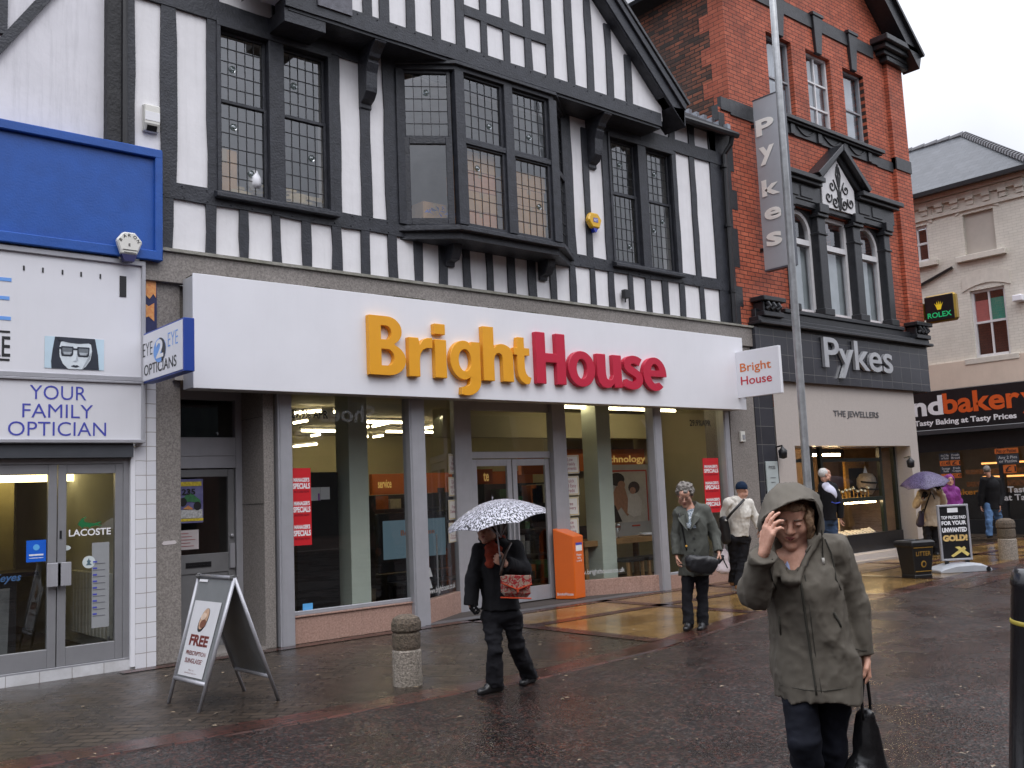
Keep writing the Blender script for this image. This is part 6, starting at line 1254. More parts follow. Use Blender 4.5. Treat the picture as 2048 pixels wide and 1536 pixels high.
# A board
t = thing('a_board', (*G(440, 1400), 0), 'silver framed A board advertising FREE sunglasses on the pavement', 'A board')
FLt, FRt, RLt, RRt = fl(337, 1407), fl(398, 1425), fl(489, 1382), fl(557, 1400)
dl = (depth_of(FLt)+depth_of(RLt))/2; dr = (depth_of(FRt)+depth_of(RRt))/2
TL = DP(398, 1151, dl); TR = DP(469, 1157, dr); zt = (TL[2]+TR[2])/2; TL[2] = TR[2] = zt
for (a, b, TLs, TRs) in ((FLt, FRt, TL, TR), (RLt, RRt, TL, TR)):
    pass
def aface(A, B, front):
    u = (TR-TL); va = A-TL; vb = B-TR; k = .80
    a1, b1 = TL+va*k, TR+vb*k
    n = np.cross(u, va); n /= np.linalg.norm(n)
    fr_ = MB(); 
    for (p, q) in ((TL, A), (TR, B)): fr_.tube([p, q], .016, 8)
    fr_.tube([TL, TR], .018, 8); fr_.tube([a1, b1], .018, 8)
    fo = mk('leg_frame', fr_, ALU, t, smooth=True)
    pn = MB(); pn.ext([TL+va*.01, TR+vb*.01, b1, a1], n*.004); bo = mk('back_panel', pn, mat('grey_plastic_sheet', (.20, .21, .215), .25, .08, 6), t)
    return u, va, vb, n, bo
u, va, vb, n, bo = aface(FLt, FRt, True)
if n[1] > 0: n = -n
PT_ = lambda a, b: (TL+va*b*.8)*(1-a)+(TR+vb*b*.8)*a
pa = MB(); pa.ext([PT_(.1, .24)+n*.007, PT_(.86, .24)+n*.007, PT_(.86, .96)+n*.007, PT_(.1, .96)+n*.007], n*.002); ps = mk('poster', pa, mat('poster_paper', (.66, .66, .68), .4, .03, 6), t)
tg = MB(); tg.ext([PT_(.08, .03)+n*.007, PT_(.32, .03)+n*.007, PT_(.32, .055)+n*.007, PT_(.08, .055)+n*.007], n*.002); mk('maker_tag', tg, WHITETXT, t)
ux = PT_(1, .5)-PT_(0, .5); wx = np.linalg.norm(ux); ux /= wx; vz = PT_(.5, .2)-PT_(.5, .9); hz = np.linalg.norm(vz)/.7; vz /= np.linalg.norm(vz)
MRN = mat('maroon_print', (.16, .025, .02), .5, .1, 9)
def atxt(s, a0, a1, b0, b1, bold): text('letter', s, PT_(a0, b1)+n*.0105, ux, wx*(a1-a0), hz*(b1-b0), MRN, ps, v=vz, bold=bold)
atxt('FREE', .22, .76, .565, .67, .04); atxt('PRESCRIPTION', .2, .78, .72, .76, .02); atxt('SUNGLASSES', .22, .76, .79, .835, .02); atxt('for a', .4, .55, .89, .905, .0); atxt('limited period', .3, .68, .92, .937, .0)
oo = PT_(.48, .42)+n*.008
for k, (cx, cy, rx, ry, m) in enumerate(((0, 0, .085, .1, BLACKTXT), (.005, .01, .075, .088, mat('tan_print', (.55, .36, .24), .5, .3, 20)), (.01, -.03, .06, .035, mat('brown_print', (.2, .08, .05), .5, .3, 20)), (.0, .03, .055, .03, mat('pale_tan_print', (.68, .52, .4), .5, .2, 20)))):
    pts = [(cx+rx*math.cos(q)*.8+ry*.35*math.sin(q), cy+ry*math.sin(q)) for q in np.linspace(0, 2*math.pi, 20, endpoint=False)]
    mk('picture', MB().ext([oo+ux*a+vz*b+n*(.002*k+.001) for a, b in pts], n*.001), m, ps)
aface(RLt, RRt, False)
mk('hinge', MB().tube([TL-(TR-TL)*.01, TL+(TR-TL)*.06], .026, 8).tube([TR+(TR-TL)*.01, TR-(TR-TL)*.06], .026, 8), mat('dark_hinge', (.1, .1, .1), .5, .1, 5), t)
# orange bin
A_, B_, C_ = fl(1120, 1198), fl(1152, 1201), fl(1173, 1197.5)
t = thing('orange_bin', B_, 'tall orange collection bin with a sloping top in the shop entrance', 'bin')
u1 = (A_-B_); u1 /= np.linalg.norm(u1); B0 = B_.copy()
cx = B0; ax = np.array((.93, .36, 0)); ax /= np.linalg.norm(ax); bx_ = np.array((-ax[1], ax[0], 0)); dB = depth_of(B0); wA = .34; wB = .36
# left face runs back to the left, right face to the right
pl = DP(1118, 1100, dB+.05); lf = np.array((B0[0]-.16, B0[1]+.27, 0.0)); rt = np.array((B0[0]+.27, B0[1]+.06, 0.0))
zf = DP(1152, 1073, dB)[2]; zl = DP(1117, 1058, dB+.1)[2]; bk_ = lf+rt-B0
ORG_ = mat('orange_bin_paint', (.72, .13, .008), .3, .03, 4, coat=.3)
o = MB(); P_ = [B0, rt, bk_, lf]; Zs = [zf, zf+.0, zl+.02, zl+.0]; lo = [p+np.array((0, 0, .02)) for p in P_]; hi = [np.array((p[0], p[1], z)) for p, z in zip(P_, Zs)]
o.add(lo+hi, [(3, 2, 1, 0), (4, 5, 6, 7)]+[(i, (i+1) % 4, (i+1) % 4+4, i+4) for i in range(4)]); ob_ = mk('bin_body', o, ORG_, t, bevel=.008)
ur = (rt-B0); wr = np.linalg.norm(ur); ur /= wr; ul = (B0-lf); wl_ = np.linalg.norm(ul); ul /= wl_
plate('label', rect(.06, wr-.05, .72, .82), B0, ur, WHITETXT, ob_, .002); plate('label_band', rect(.06, wr-.05, .81, .845), B0, ur, NB, ob_, .005); text('letter', 'Please\ntake\na card', B0+ur*.07+np.array((0, 0, .56))+np.cross(ur, (0, 0, 1))*.003, ur, wr-.14, .12, WHITETXT, ob_, bold=.01)
text('letter', 'BrightHouse', lf+ul*.03+np.array((0, 0, .06))+np.cross(ul, (0, 0, 1))*.003, ul, wl_*.8, .055, WHITETXT, ob_, bold=.015)
# concrete bollards
AGG = mat('exposed_aggregate', (.09, .075, .06), .8, .4, 55, .9, 70, col2=(.50, .44, .37), dirt=.5, dirtcol=(.07, .065, .03)); MOSS = mat('mossy_aggregate', (.05, .04, .03), .85, .4, 45, .9, 70, col2=(.19, .145, .105), dirt=.5, dirtcol=(.05, .06, .02))
def bollard(px, py, wpx, label, grp='concrete bollards along the pavement'):
    p = fl(px, py); d = depth_of(p); r = wpx/2*d/FPX; p = p+np.array((_f[0], _f[1], 0))*r; s = r/.127
    t = thing('concrete_bollard', p, label, 'bollard', grp)
    mk('base', MB().lathe([(r*.98, -.01), (r*.98, .28*s), (r*.92, .295*s)], p, 20), AGG, t, bevel=.006); mk('neck', MB().lathe([(r*.88, .29*s), (r*.93, .315*s), (r*.95, .33*s), (r*.95, .42*s), (r*.86, .44*s)], p, 20), MOSS, t, bevel=.006)
    mk('cap', MB().lathe([(r*.88, .44*s), (r*1.02, .45*s), (r*1.02, .515*s), (r*.9, .555*s), (r*.5, .58*s), (0, .585*s)], p, 9), MOSS, t, bevel=.008); return t
bollard(812, 1375, 61, 'mossy aggregate bollard standing on the brown paving beside the woman with the zebra umbrella')
bollard(2027, 1120, 36, 'stone bollard at the kerb right of the gold sign'); bollard(2019, 1062, 22, 'farther stone bollard behind the other one, near the bakery')
p = DP(2066, 1135, 4.9); t = thing('black_bollard', (p[0], p[1], 0), 'shiny black bollard with a gold band at the right edge of the picture', 'bollard')
BKB = mat('black_gloss_paint', (.008, .008, .01), .22, .3, 12, .1, 30, coat=.5)
bq = DP(2062, 1590, 4.9); bq[2] = 0; az_ = np.array(p)-bq; hz_ = np.linalg.norm(az_); az_ /= hz_; ax_ = np.cross(az_, (0, 1, 0)); ax_ /= np.linalg.norm(ax_); FR_ = (tuple(ax_), tuple(np.cross(az_, ax_)), tuple(az_))
mk('post', MB().lathe([(.115, -.01), (.115, .05), (.1, .08), (.1, hz_-.1), (.105, hz_-.09), (.105, hz_-.06), (.1, hz_-.05), (.098, hz_-.03), (.08, hz_-.005), (0, hz_)], bq, 28, FR_), BKB, t, smooth=True); zb = hz_-(DP(2040, 1135, 4.9)[2]-DP(2040, 1245, 4.9)[2])
mk('gold_band', MB().lathe([(.1, zb-.012), (.103, zb-.008), (.103, zb+.008), (.1, zb+.012)], bq, 28, FR_), mat('gold_paint', (.45, .36, .06), .4, .2, 9), t, smooth=True)
# lamp post
b = fl(1631, 1188); d = depth_of(b); tp = DP(1543, -30, d); tp2 = b+(tp-b)*1.5
t = thing('steel_pole', b, 'tall galvanised steel pole in front of the jewellers', 'pole'); GAL = mat('galvanised_steel', (.36, .37, .38), .38, .2, 9, .1, 40, metal=.55, streak=.2, dirtcol=(.2, .2, .2))
L_ = lambda k: b+(tp2-b)*k
mk('shaft', MB().tube([L_(-.003), L_(.075), L_(.08), L_(.45), L_(1)], [.08, .08, .06, .052, .04], 24), GAL, t, smooth=True)
zz = DP(1620, 1020, d)[2]/tp2[2]; mk('paper_band', MB().tube([L_(zz-.018), L_(zz+.012)], [.066, .066], 24), mat('pale_sticker_wrap', (.58, .58, .6), .5, .08, 9), t, smooth=True)
# litter bin
A_, B_, C_ = fl(1812, 1153), fl(1838, 1161), fl(1866, 1150); cB = fl(1848, 1157)
t = thing('litter_bin', cB, 'black tapered litter bin with gold lettering on the wet paving', 'bin'); BB = mat('black_bin_plastic', (.012, .012, .012), .35, .3, 9)
axu = np.array((math.cos(R(-24)), math.sin(R(-24)), 0)); axv = np.array((-axu[1], axu[0], 0)); c0 = cB+axv*.16; hb = .60
def sq(h, z): return [c0+axu*a*h+axv*b_*h+np.array((0, 0, z)) for a, b_ in ((-1, -1), (1, -1), (1, 1), (-1, 1))]
def frus(levels):
    m = MB(); 
    for k, (h, z) in enumerate(levels): m.v += [tuple(q) for q in sq(h, z)]
    for k in range(len(levels)-1): m.f += [(4*k+i, 4*k+(i+1) % 4, 4*k+4+(i+1) % 4, 4*k+4+i) for i in range(4)]
    m.f += [(3, 2, 1, 0), tuple(range(4*len(levels)-4, 4*len(levels)))]; return m
bb_ = mk('bin_body', frus([(.165, .0), (.165, .05), (.16, .06), (.2, .5), (.225, .51), (.225, .57), (.2, .6), (.16, .6), (.15, .5)]), BB, t, bevel=.01)
GP = mat('gold_bin_lettering', (.30, .17, .03), .5, .2, 9); nn_ = -axv; tlt = np.array((0, 0, .44))+nn_*.04; tlt /= np.linalg.norm(tlt)
fo = c0+nn_*.165+np.array((0, 0, .06))
text('letter', 'LITTER', fo-axu*.14+tlt*.30+nn_*.004, axu, .28, .07, GP, bb_, v=tlt, bold=.01); plate('emblem', ell(0, 0, .05, .055, 14), fo+tlt*.17, axu, GP, bb_, .003, v=tlt); plate('emblem_core', ell(.005, .0, .03, .035, 12), fo+tlt*.17, axu, BB, bb_, .006, v=tlt)
for q, hw in ((.425, .185), (.05, .155)): plate('gold_line', rect(-hw, hw, 0, .012), fo+tlt*q, axu, GP, bb_, .003, v=tlt)
# gold sign on a moulded base
c0 = fl(1916, 1143); d = depth_of(c0); t = thing('pavement_sign', c0, 'framed pavement sign about unwanted gold on a pale wheeled base', 'sign')
sx = d/FPX; w_ = 66*sx; z0 = DP(1916, 1121, d)[2]; z1 = DP(1916, 1009, d)[2]; ang = R(-33); ux = np.array((math.cos(ang), math.sin(ang), 0)); nn_ = np.array((ux[1], -ux[0], 0)); k = 1/max(.5, abs(ux@np.array((_r[0], _r[1], 0)))); w_ *= k
ctr = c0.copy(); f = MB(); Z_ = np.array((0, 0, 1.0)); TH = .05
q0 = ctr-ux*w_/2-nn_*(-.0)
f.obox(q0+Z_*z0-nn_*TH/2, ux*.035, nn_*TH, Z_*(z1-z0)); f.obox(q0+ux*(w_-.035)+Z_*z0-nn_*TH/2, ux*.035, nn_*TH, Z_*(z1-z0)); f.obox(q0+ux*.035+Z_*z0-nn_*TH/2, ux*(w_-.07), nn_*TH, Z_*.035); f.obox(q0+ux*.035+Z_*(z1-.035)-nn_*TH/2, ux*(w_-.07), nn_*TH, Z_*.035)
mk('frame', f, ALU, t, bevel=.006)
pb = mk('poster', MB().obox(q0+ux*.035+Z_*(z0+.035)-nn_*.01, ux*(w_-.07), nn_*.02, Z_*(z1-z0-.07)), BLACK, t); H_ = z1-z0
def gt_(s, a0, a1, b0, b1, m, bold): text('letter', s, q0+ux*w_*a0+Z_*(z0+H_*b0)+nn_*.0125, ux, w_*(a1-a0), H_*(b1-b0), m, pb, bold=bold)
gt_('TOP PRICES PAID', .1, .9, .74, .80, WHITETXT, .04); gt_('FOR YOUR', .1, .9, .635, .71, WHITETXT, .05); gt_('UNWANTED', .1, .9, .505, .59, WHITETXT, .05)
GO = mat('gold_print', (.62, .42, .16), .5, .3, 30); gt_('GOLD!', .1, .9, .345, .46, GO, .07)
plate('name_tag', rect(w_*.32, w_*.66, H_*.86, H_*.94), q0+Z_*z0, ux, WHITETXT, pb, .012); gt_('PYKES', .38, .6, .88, .92, DGM, .0)
YB = mat('yellow_ingot_print', (.66, .52, .16), .5, .2, 30); plate('ingot', [(w_*.32, H_*.09), (w_*.38, H_*.06), (w_*.82, H_*.2), (w_*.76, H_*.25)], q0+Z_*z0, ux, YB, pb, .012); plate('ingot', [(w_*.46, H_*.24), (w_*.6, H_*.25), (w_*.92, H_*.11), (w_*.84, H_*.07)], q0+Z_*z0, ux, YB, pb, .015)
mk('post', MB().obox(q0+ux*w_*.12+Z_*.12-nn_*.02, ux*.06, nn_*.04, Z_*(z0-.12)).obox(q0+ux*w_*.78+Z_*.12-nn_*.02, ux*.06, nn_*.04, Z_*(z0-.12)), BLACK, t)
bs = MB(); prof = [(-.42, 0), (-.42, .05), (-.34, .09), (-.15, .14), (.15, .15), (.3, .13), (.42, .07), (.44, .04), (.44, 0)]
m_ = len(prof); 
for s_, sc2 in ((-.24, .8), (-.16, 1), (.16, 1), (.24, .8)): bs.v += [tuple(ctr+ux*a*1.08+nn_*s_+Z_*(b_*sc2)) for a, b_ in prof]
for j in range(3): bs.f += [(j*m_+i, j*m_+i+1, (j+1)*m_+i+1, (j+1)*m_+i) for i in range(m_-1)]
bs.f += [tuple(range(m_)), tuple(range(4*m_-1, 3*m_-1, -1)), (0, m_, 2*m_, 3*m_, 4*m_-1, 3*m_-1, 2*m_-1, m_-1)]
mk('base', bs, mat('pale_grey_moulded_base', (.36, .38, .41), .35, .08, 6), t, bevel=.01); mk('wheel', MB().tube([ctr+ux*.4+nn_*.2+Z_*.04, ctr+ux*.4+nn_*.25+Z_*.04], .04, 12), BLACK, t)
# ---------------------------------------------------------------- people: smooth implicit bodies and clothes, meshed once each
class Field:
    def __init__(s, lo, hi, h):
        s.h = h; s.lo = np.array(lo, float); n = np.ceil((np.array(hi)-s.lo)/h).astype(int)+1
        s.n = n; s.f = np.full(tuple(n), 1.0, np.float32); s.ax = [(s.lo[i]+h*np.arange(n[i])).astype(np.float32) for i in range(3)]
    def win(s, lo, hi):
        a = np.clip(np.floor((np.array(lo)-s.lo)/s.h).astype(int), 0, s.n-1); b = np.clip(np.ceil((np.array(hi)-s.lo)/s.h).astype(int)+1, 1, s.n)
        sl = tuple(slice(i, max(i+1, j)) for i, j in zip(a, b)); return sl, s.ax[0][sl[0]][:, None, None], s.ax[1][sl[1]][None, :, None], s.ax[2][sl[2]][None, None, :]
    def op(s, sl, d, k, mode):
        f = s.f[sl]
        if mode == 'add':
            h = np.clip(.5+.5*(f-d)/k, 0, 1) if k > 0 else (f > d); s.f[sl] = f+(d-f)*h-(k*h*(1-h) if k > 0 else 0)
        else:
            e = -d; h = np.clip(.5+.5*(e-f)/k, 0, 1) if k > 0 else (e > f); s.f[sl] = f+(e-f)*h+(k*h*(1-h) if k > 0 else 0)
    def cone(s, a, b, ra, rb=None, k=.02, flat=None, mode='add'):
        rb = ra if rb is None else rb; a = np.array(a, float); b = np.array(b, float); m = max(ra, rb)*1.02+k+2*s.h
        if flat and flat[1] > 1: m *= flat[1]
        sl, X, Y, Z = s.win(np.minimum(a, b)-m, np.maximum(a, b)+m); ba = b-a; q = [X-a[0], Y-a[1], Z-a[2]]
        if flat:
            d_, sc = np.array(flat[0], float), 1/flat[1]-1; c = q[0]*d_[0]+q[1]*d_[1]+q[2]*d_[2]; q = [q[i]+d_[i]*c*sc for i in range(3)]; ba = ba+d_*(ba@d_)*sc
        t = np.clip((q[0]*ba[0]+q[1]*ba[1]+q[2]*ba[2])/max(1e-9, ba@ba), 0, 1)
        d = np.sqrt((q[0]-t*ba[0])**2+(q[1]-t*ba[1])**2+(q[2]-t*ba[2])**2)-(ra+(rb-ra)*t); s.op(sl, d.astype(np.float32), k, mode); return s
    def path(s, pts, rs, k=.02, flat=None, mode='add'):
        for a, b, r, q in zip(pts, pts[1:], rs, rs[1:]): s.cone(a, b, r, q, k, flat, mode)
        return s
    def ell(s, c, r, ax=None, k=.015, mode='add'):
        c = np.array(c, float); ax = ax if ax is not None else np.eye(3); m = max(r)+k+2*s.h; sl, X, Y, Z = s.win(c-m, c+m); q = (X-c[0], Y-c[1], Z-c[2])
        u = [(q[0]*A[0]+q[1]*A[1]+q[2]*A[2]) for A in ax]; p0 = np.sqrt(sum((u[i]/r[i])**2 for i in range(3))); p1 = np.sqrt(sum((u[i]/r[i]**2)**2 for i in range(3)))+1e-6
        s.op(sl, (p0*(p0-1)/p1).astype(np.float32), k, mode); return s
    def cut(s, p, n, rad=None, k=.004):            # keep the side n points away from
        p = np.array(p, float); n = np.array(n, float)/np.linalg.norm(n)
        sl, X, Y, Z = s.win(p-rad, p+rad) if rad else s.win(s.lo, s.lo+s.h*s.n); d = -((X-p[0])*n[0]+(Y-p[1])*n[1]+(Z-p[2])*n[2])
        if rad: d = np.where((X-p[0])**2+(Y-p[1])**2+(Z-p[2])**2 < rad*rad, d, 1.0)
        s.op(sl, d.astype(np.float32), k, 'sub'); return s
    def folds(s, amp, freq, seed, stretch=(1, 1, .45), only=None):
        I = np.argwhere(np.abs(s.f) < .03); P = s.lo+s.h*I; r = np.random.RandomState(seed); T = r.rand(24, 24, 24); q_, _ = np.linalg.qr(r.normal(size=(3, 3)))
        def vn(Q):
            i = np.floor(Q).astype(int); t = Q-i; t = t*t*(3-2*t); i %= 24; j = (i+1) % 24; o = 0
            for a in (0, 1):
                for b in (0, 1):
                    for c in (0, 1): o = o+T[(j if a else i)[:, 0], (j if b else i)[:, 1], (j if c else i)[:, 2]]*(t[:, 0] if a else 1-t[:, 0])*(t[:, 1] if b else 1-t[:, 1])*(t[:, 2] if c else 1-t[:, 2])
            return o
        Q = P*np.array(stretch)*freq*.32; Q = Q+.55*np.stack([vn(P*freq*.2+7*k) for k in range(3)], 1); n = 0; w = 1.0
        for k in range(3): n = n+w*(1-np.abs(2*vn(Q*(1.9**k)+11.3*k)-1))**2; w *= .55
        s.f[tuple(I.T)] += (amp*1.5*(.9-n)).astype(np.float32); return s
    def copy(s):
        g = object.__new__(Field); g.h, g.lo, g.n, g.ax, g.f = s.h, s.lo, s.n, s.ax, s.f.copy(); return g
    def patch(s, k, build):                         # thin layer over part of the cloth
        g = s.copy(); g.f -= k; r = object.__new__(Field); r.h, r.lo, r.n, r.ax, r.f = s.h, s.lo, s.n, s.ax, np.full_like(s.f, 1.0); build(r); g.f = np.maximum(g.f, r.f); return g
    def mesh(s):
        f = s.f; f[0] = f[-1] = 1; f[:, 0] = f[:, -1] = 1; f[:, :, 0] = f[:, :, -1] = 1
        ins = f < 0; n = s.n-1; cnt = np.zeros(tuple(n), np.int8)
        cs = [(i, j, k) for i in (0, 1) for j in (0, 1) for k in (0, 1)]
        for i, j, k in cs: cnt += ins[i:i+n[0], j:j+n[1], k:k+n[2]]
        I = np.argwhere((cnt > 0) & (cnt < 8)); idx = np.full(tuple(n), -1, np.int32); idx[tuple(I.T)] = np.arange(len(I))
        V = np.stack([f[I[:, 0]+i, I[:, 1]+j, I[:, 2]+k] for i, j, k in cs], 1); acc = np.zeros((len(I), 3)); num = np.zeros(len(I))
        for a in range(8):
            for b in range(a+1, 8):
                if sum(abs(p-q) for p, q in zip(cs[a], cs[b])) != 1: continue
                m = (V[:, a] < 0) != (V[:, b] < 0); t = V[m, a]/(V[m, a]-V[m, b]); A, B = np.array(cs[a], float), np.array(cs[b], float)
                acc[m] += A+(B-A)*t[:, None]; num[m] += 1
        P = s.lo+s.h*(I+acc/num[:, None]); faces = []
        for axn in range(3):
            o = [i for i in range(3) if i != axn]; sh = [slice(None)]*3; s2 = [slice(None)]*3; sh[axn] = slice(0, -1); s2[axn] = slice(1, None)
            A, B = ins[tuple(sh)], ins[tuple(s2)]; E = np.argwhere(A != B); E = E[(E[:, o[0]] > 0) & (E[:, o[1]] > 0) & (E[:, o[0]] < n[o[0]]) & (E[:, o[1]] < n[o[1]])]
            q = []
            for da, db in ((1, 1), (0, 1), (0, 0), (1, 0)):
                C = E.copy(); C[:, o[0]] -= da; C[:, o[1]] -= db; q.append(idx[tuple(C.T)])
            Q = np.stack(q, 1); flip = A[tuple(E.T)] ^ (axn == 1); Q[~flip] = Q[~flip][:, ::-1]; faces.append(Q[(Q >= 0).all(1)])
        return P, np.concatenate(faces)
    def hit(s, p, d, far=.6):                       # first surface point along d from p
        p = np.array(p, float); d = np.array(d, float)/np.linalg.norm(d)
        for t in np.arange(0, far, s.h*.4):
            q = p+d*t; i = np.round((q-s.lo)/s.h).astype(int)
            if (i >= 0).all() and (i < s.n).all() and s.f[tuple(i)] < .002: return q
        return p+d*far*.5
def mkf(name, F_, m, parent, smooth_it=2):
    P, Q = F_.mesh(); base = ORG[parent.name]; me = bpy.data.meshes.new(name)
    if smooth_it:
        e = np.concatenate([Q[:, [0, 1]], Q[:, [1, 2]], Q[:, [2, 3]], Q[:, [3, 0]]]); 
        for lam in (.5, -.52)*smooth_it:
            a = np.zeros_like(P); c = np.zeros(len(P)); np.add.at(a, e[:, 0], P[e[:, 1]]); np.add.at(a, e[:, 1], P[e[:, 0]]); np.add.at(c, e[:, 0], 1); np.add.at(c, e[:, 1], 1); P = P+lam*(a/np.maximum(c, 1)[:, None]-P)
    P = P-base; me.vertices.add(len(P)); me.vertices.foreach_set('co', P.astype(np.float32).ravel()); me.loops.add(Q.size); me.loops.foreach_set('vertex_index', Q.astype(np.int32).ravel())
    me.polygons.add(len(Q)); me.polygons.foreach_set('loop_start', np.arange(0, Q.size, 4, dtype=np.int32)); me.polygons.foreach_set('loop_total', np.full(len(Q), 4, np.int32)); me.update(calc_edges=True); me.validate(); me.shade_smooth()
    me.materials.append(m); o = bpy.data.objects.new(name, me); COL.objects.link(o); o.parent = parent; ORG[o.name] = base; return o
SKIN = mat('skin', (.46, .23, .16), .5, .14, 30, .05, 200, col2=(.62, .36, .265), sss=.12, spec=.4)
LIPS = mat('lips', (.30, .085, .075), .4, .1, 40); EYEW = mat('eye_white', (.42, .38, .35), .25, .1, 50); IRIS = mat('iris_dark', (.03, .022, .018), .15, .2, 30)
def frame(fwd, up=(0, 0, 1)):
    f = np.array(fwd, float); f /= np.linalg.norm(f); u = np.array(up, float); u -= f*(u@f); u /= np.linalg.norm(u); return np.cross(f, u), f, u
def head_sdf(B, c, ax, s=1.0, k=.012):
    r, f, u = ax; L = lambda x, y, z: c+s*(x*r+y*f+z*u); E = lambda p, rad, kk=k, mode='add': B.ell(L(*p), [q*s for q in rad], ax, kk*s, mode)
    E((0, -.012, .035), (.074, .094, .088), .02); E((0, .03, -.035), (.058, .066, .085), .025); E((0, .048, -.082), (.042, .04, .032), .025)
    for q in (-1, 1): E((q*.04, .062, -.022), (.026, .028, .03), .02); E((q*.052, .03, -.062), (.022, .035, .03), .02)
    B.cone(L(-.034, .082, .028), L(.034, .082, .028), .013*s, None, .014*s); E((0, .06, .055), (.055, .04, .035), .02)
    for q in (-1, 1): E((q*.031, .104, .008), (.019, .014, .012), .008, 'sub')
    B.cone(L(0, .09, .018), L(0, .112, -.022), .0085*s, .013*s, .008*s); 
    for q in (-1, 1): E((q*.013, .1, -.026), (.009, .011, .008), .006)
    E((0, .09, -.052), (.028, .014, .02), .012); E((0, .086, -.098), (.022, .018, .016), .015); B.cone(L(-.018, .1005, -.0545), L(.018, .1005, -.0545), .0028*s, None, .003*s, mode='sub')
    for q in (-1, 1): E((q*.076, -.006, -.006), (.01, .02, .031), .006); E((q*.031, .0905, .0085), (.0135, .0105, .0105), .003)
    return L
def face_parts(L, s, par, ax, brow=None):
    r, f, u = ax
    for q in (-1, 1):
        e = MB(); e.lathe([(0, .0), (.0056*s, .0006*s), (.005*s, .0016*s), (0, .0019*s)], L(q*.031, .0996, .0058), 10, (tuple(r), tuple(u*.5), tuple(f))); lid = MB().tube([L(q*.019, .0955, .006), L(q*.031, .1015, .0098), L(q*.044, .0935, .0065)], [.0014*s, .0026*s, .0014*s], 6); mk('eyelid', lid, SKIN, par, smooth=True); mk('eye', e, IRIS, par, smooth=True)
        b = MB(); b.tube([L(q*.016, .1, .026), L(q*.03, .1, .031), L(q*.046, .088, .026)], [.0035*s, .004*s, .002*s], 6); mk('eyebrow', b, brow or mat('grey_brown_brow', (.16, .11, .08), .8, .2, 60), par, smooth=True)
    l = MB(); l.tube([L(-.024, .092, -.0555), L(-.01, .1035, -.0505), L(0, .104, -.052), L(.01, .1035, -.0505), L(.024, .092, -.0555)], [.001*s, .004*s, .0042*s, .004*s, .001*s], 7); l.tube([L(-.022, .092, -.0565), L(0, .1025, -.061), L(.022, .092, -.0565)], [.001*s, .0052*s, .001*s], 7); mk('lips', l, LIPS, par, smooth=True)
def hand_sdf(B, w_, d, pn, th, curl=(.3, .35, .4, .45), s=1.0, thumb=.5):
    d = np.array(d, float); d /= np.linalg.norm(d); pn = np.array(pn, float); pn -= d*(pn@d); pn /= np.linalg.norm(pn); sd = np.cross(d, pn); sd *= np.sign(sd@np.array(th, float)) or 1; K = .006*s; tips = []
    for i, (o, ln, ml) in enumerate(((.030, .072, .088), (.010, .082, .092), (-.010, .076, .088), (-.029, .058, .08))):
        k0 = w_+d*ml*s+sd*o*s; B.cone(w_+sd*o*.55*s, k0, .0135*s, .0115*s, .012*s); p = k0; a = 0
        for j, fr in enumerate((.46, .3, .24)):
            a += curl[i]*(1.0 if j else .75)*(1.3 if j == 1 else 1); dd = d*math.cos(a)+pn*math.sin(a)+sd*o*1.2; q = p+dd*ln*fr*s; B.cone(p, q, (.0092-.0009*j)*s, (.0084-.0011*j)*s, K*.5); p = q
        tips.append(p)
    t0 = w_+d*.028*s+sd*.024*s; t1 = t0+(sd*.62+d*.62+pn*.35)*.042*s; t2 = t1+(d*.85+sd*.15+pn*thumb)*.032*s; t3 = t2+(d*.75+pn*(thumb+.3)-sd*.1)*.026*s
    B.path([t0, t1, t2, t3], [.0145*s, .0115*s, .0098*s, .0078*s], K); return tips
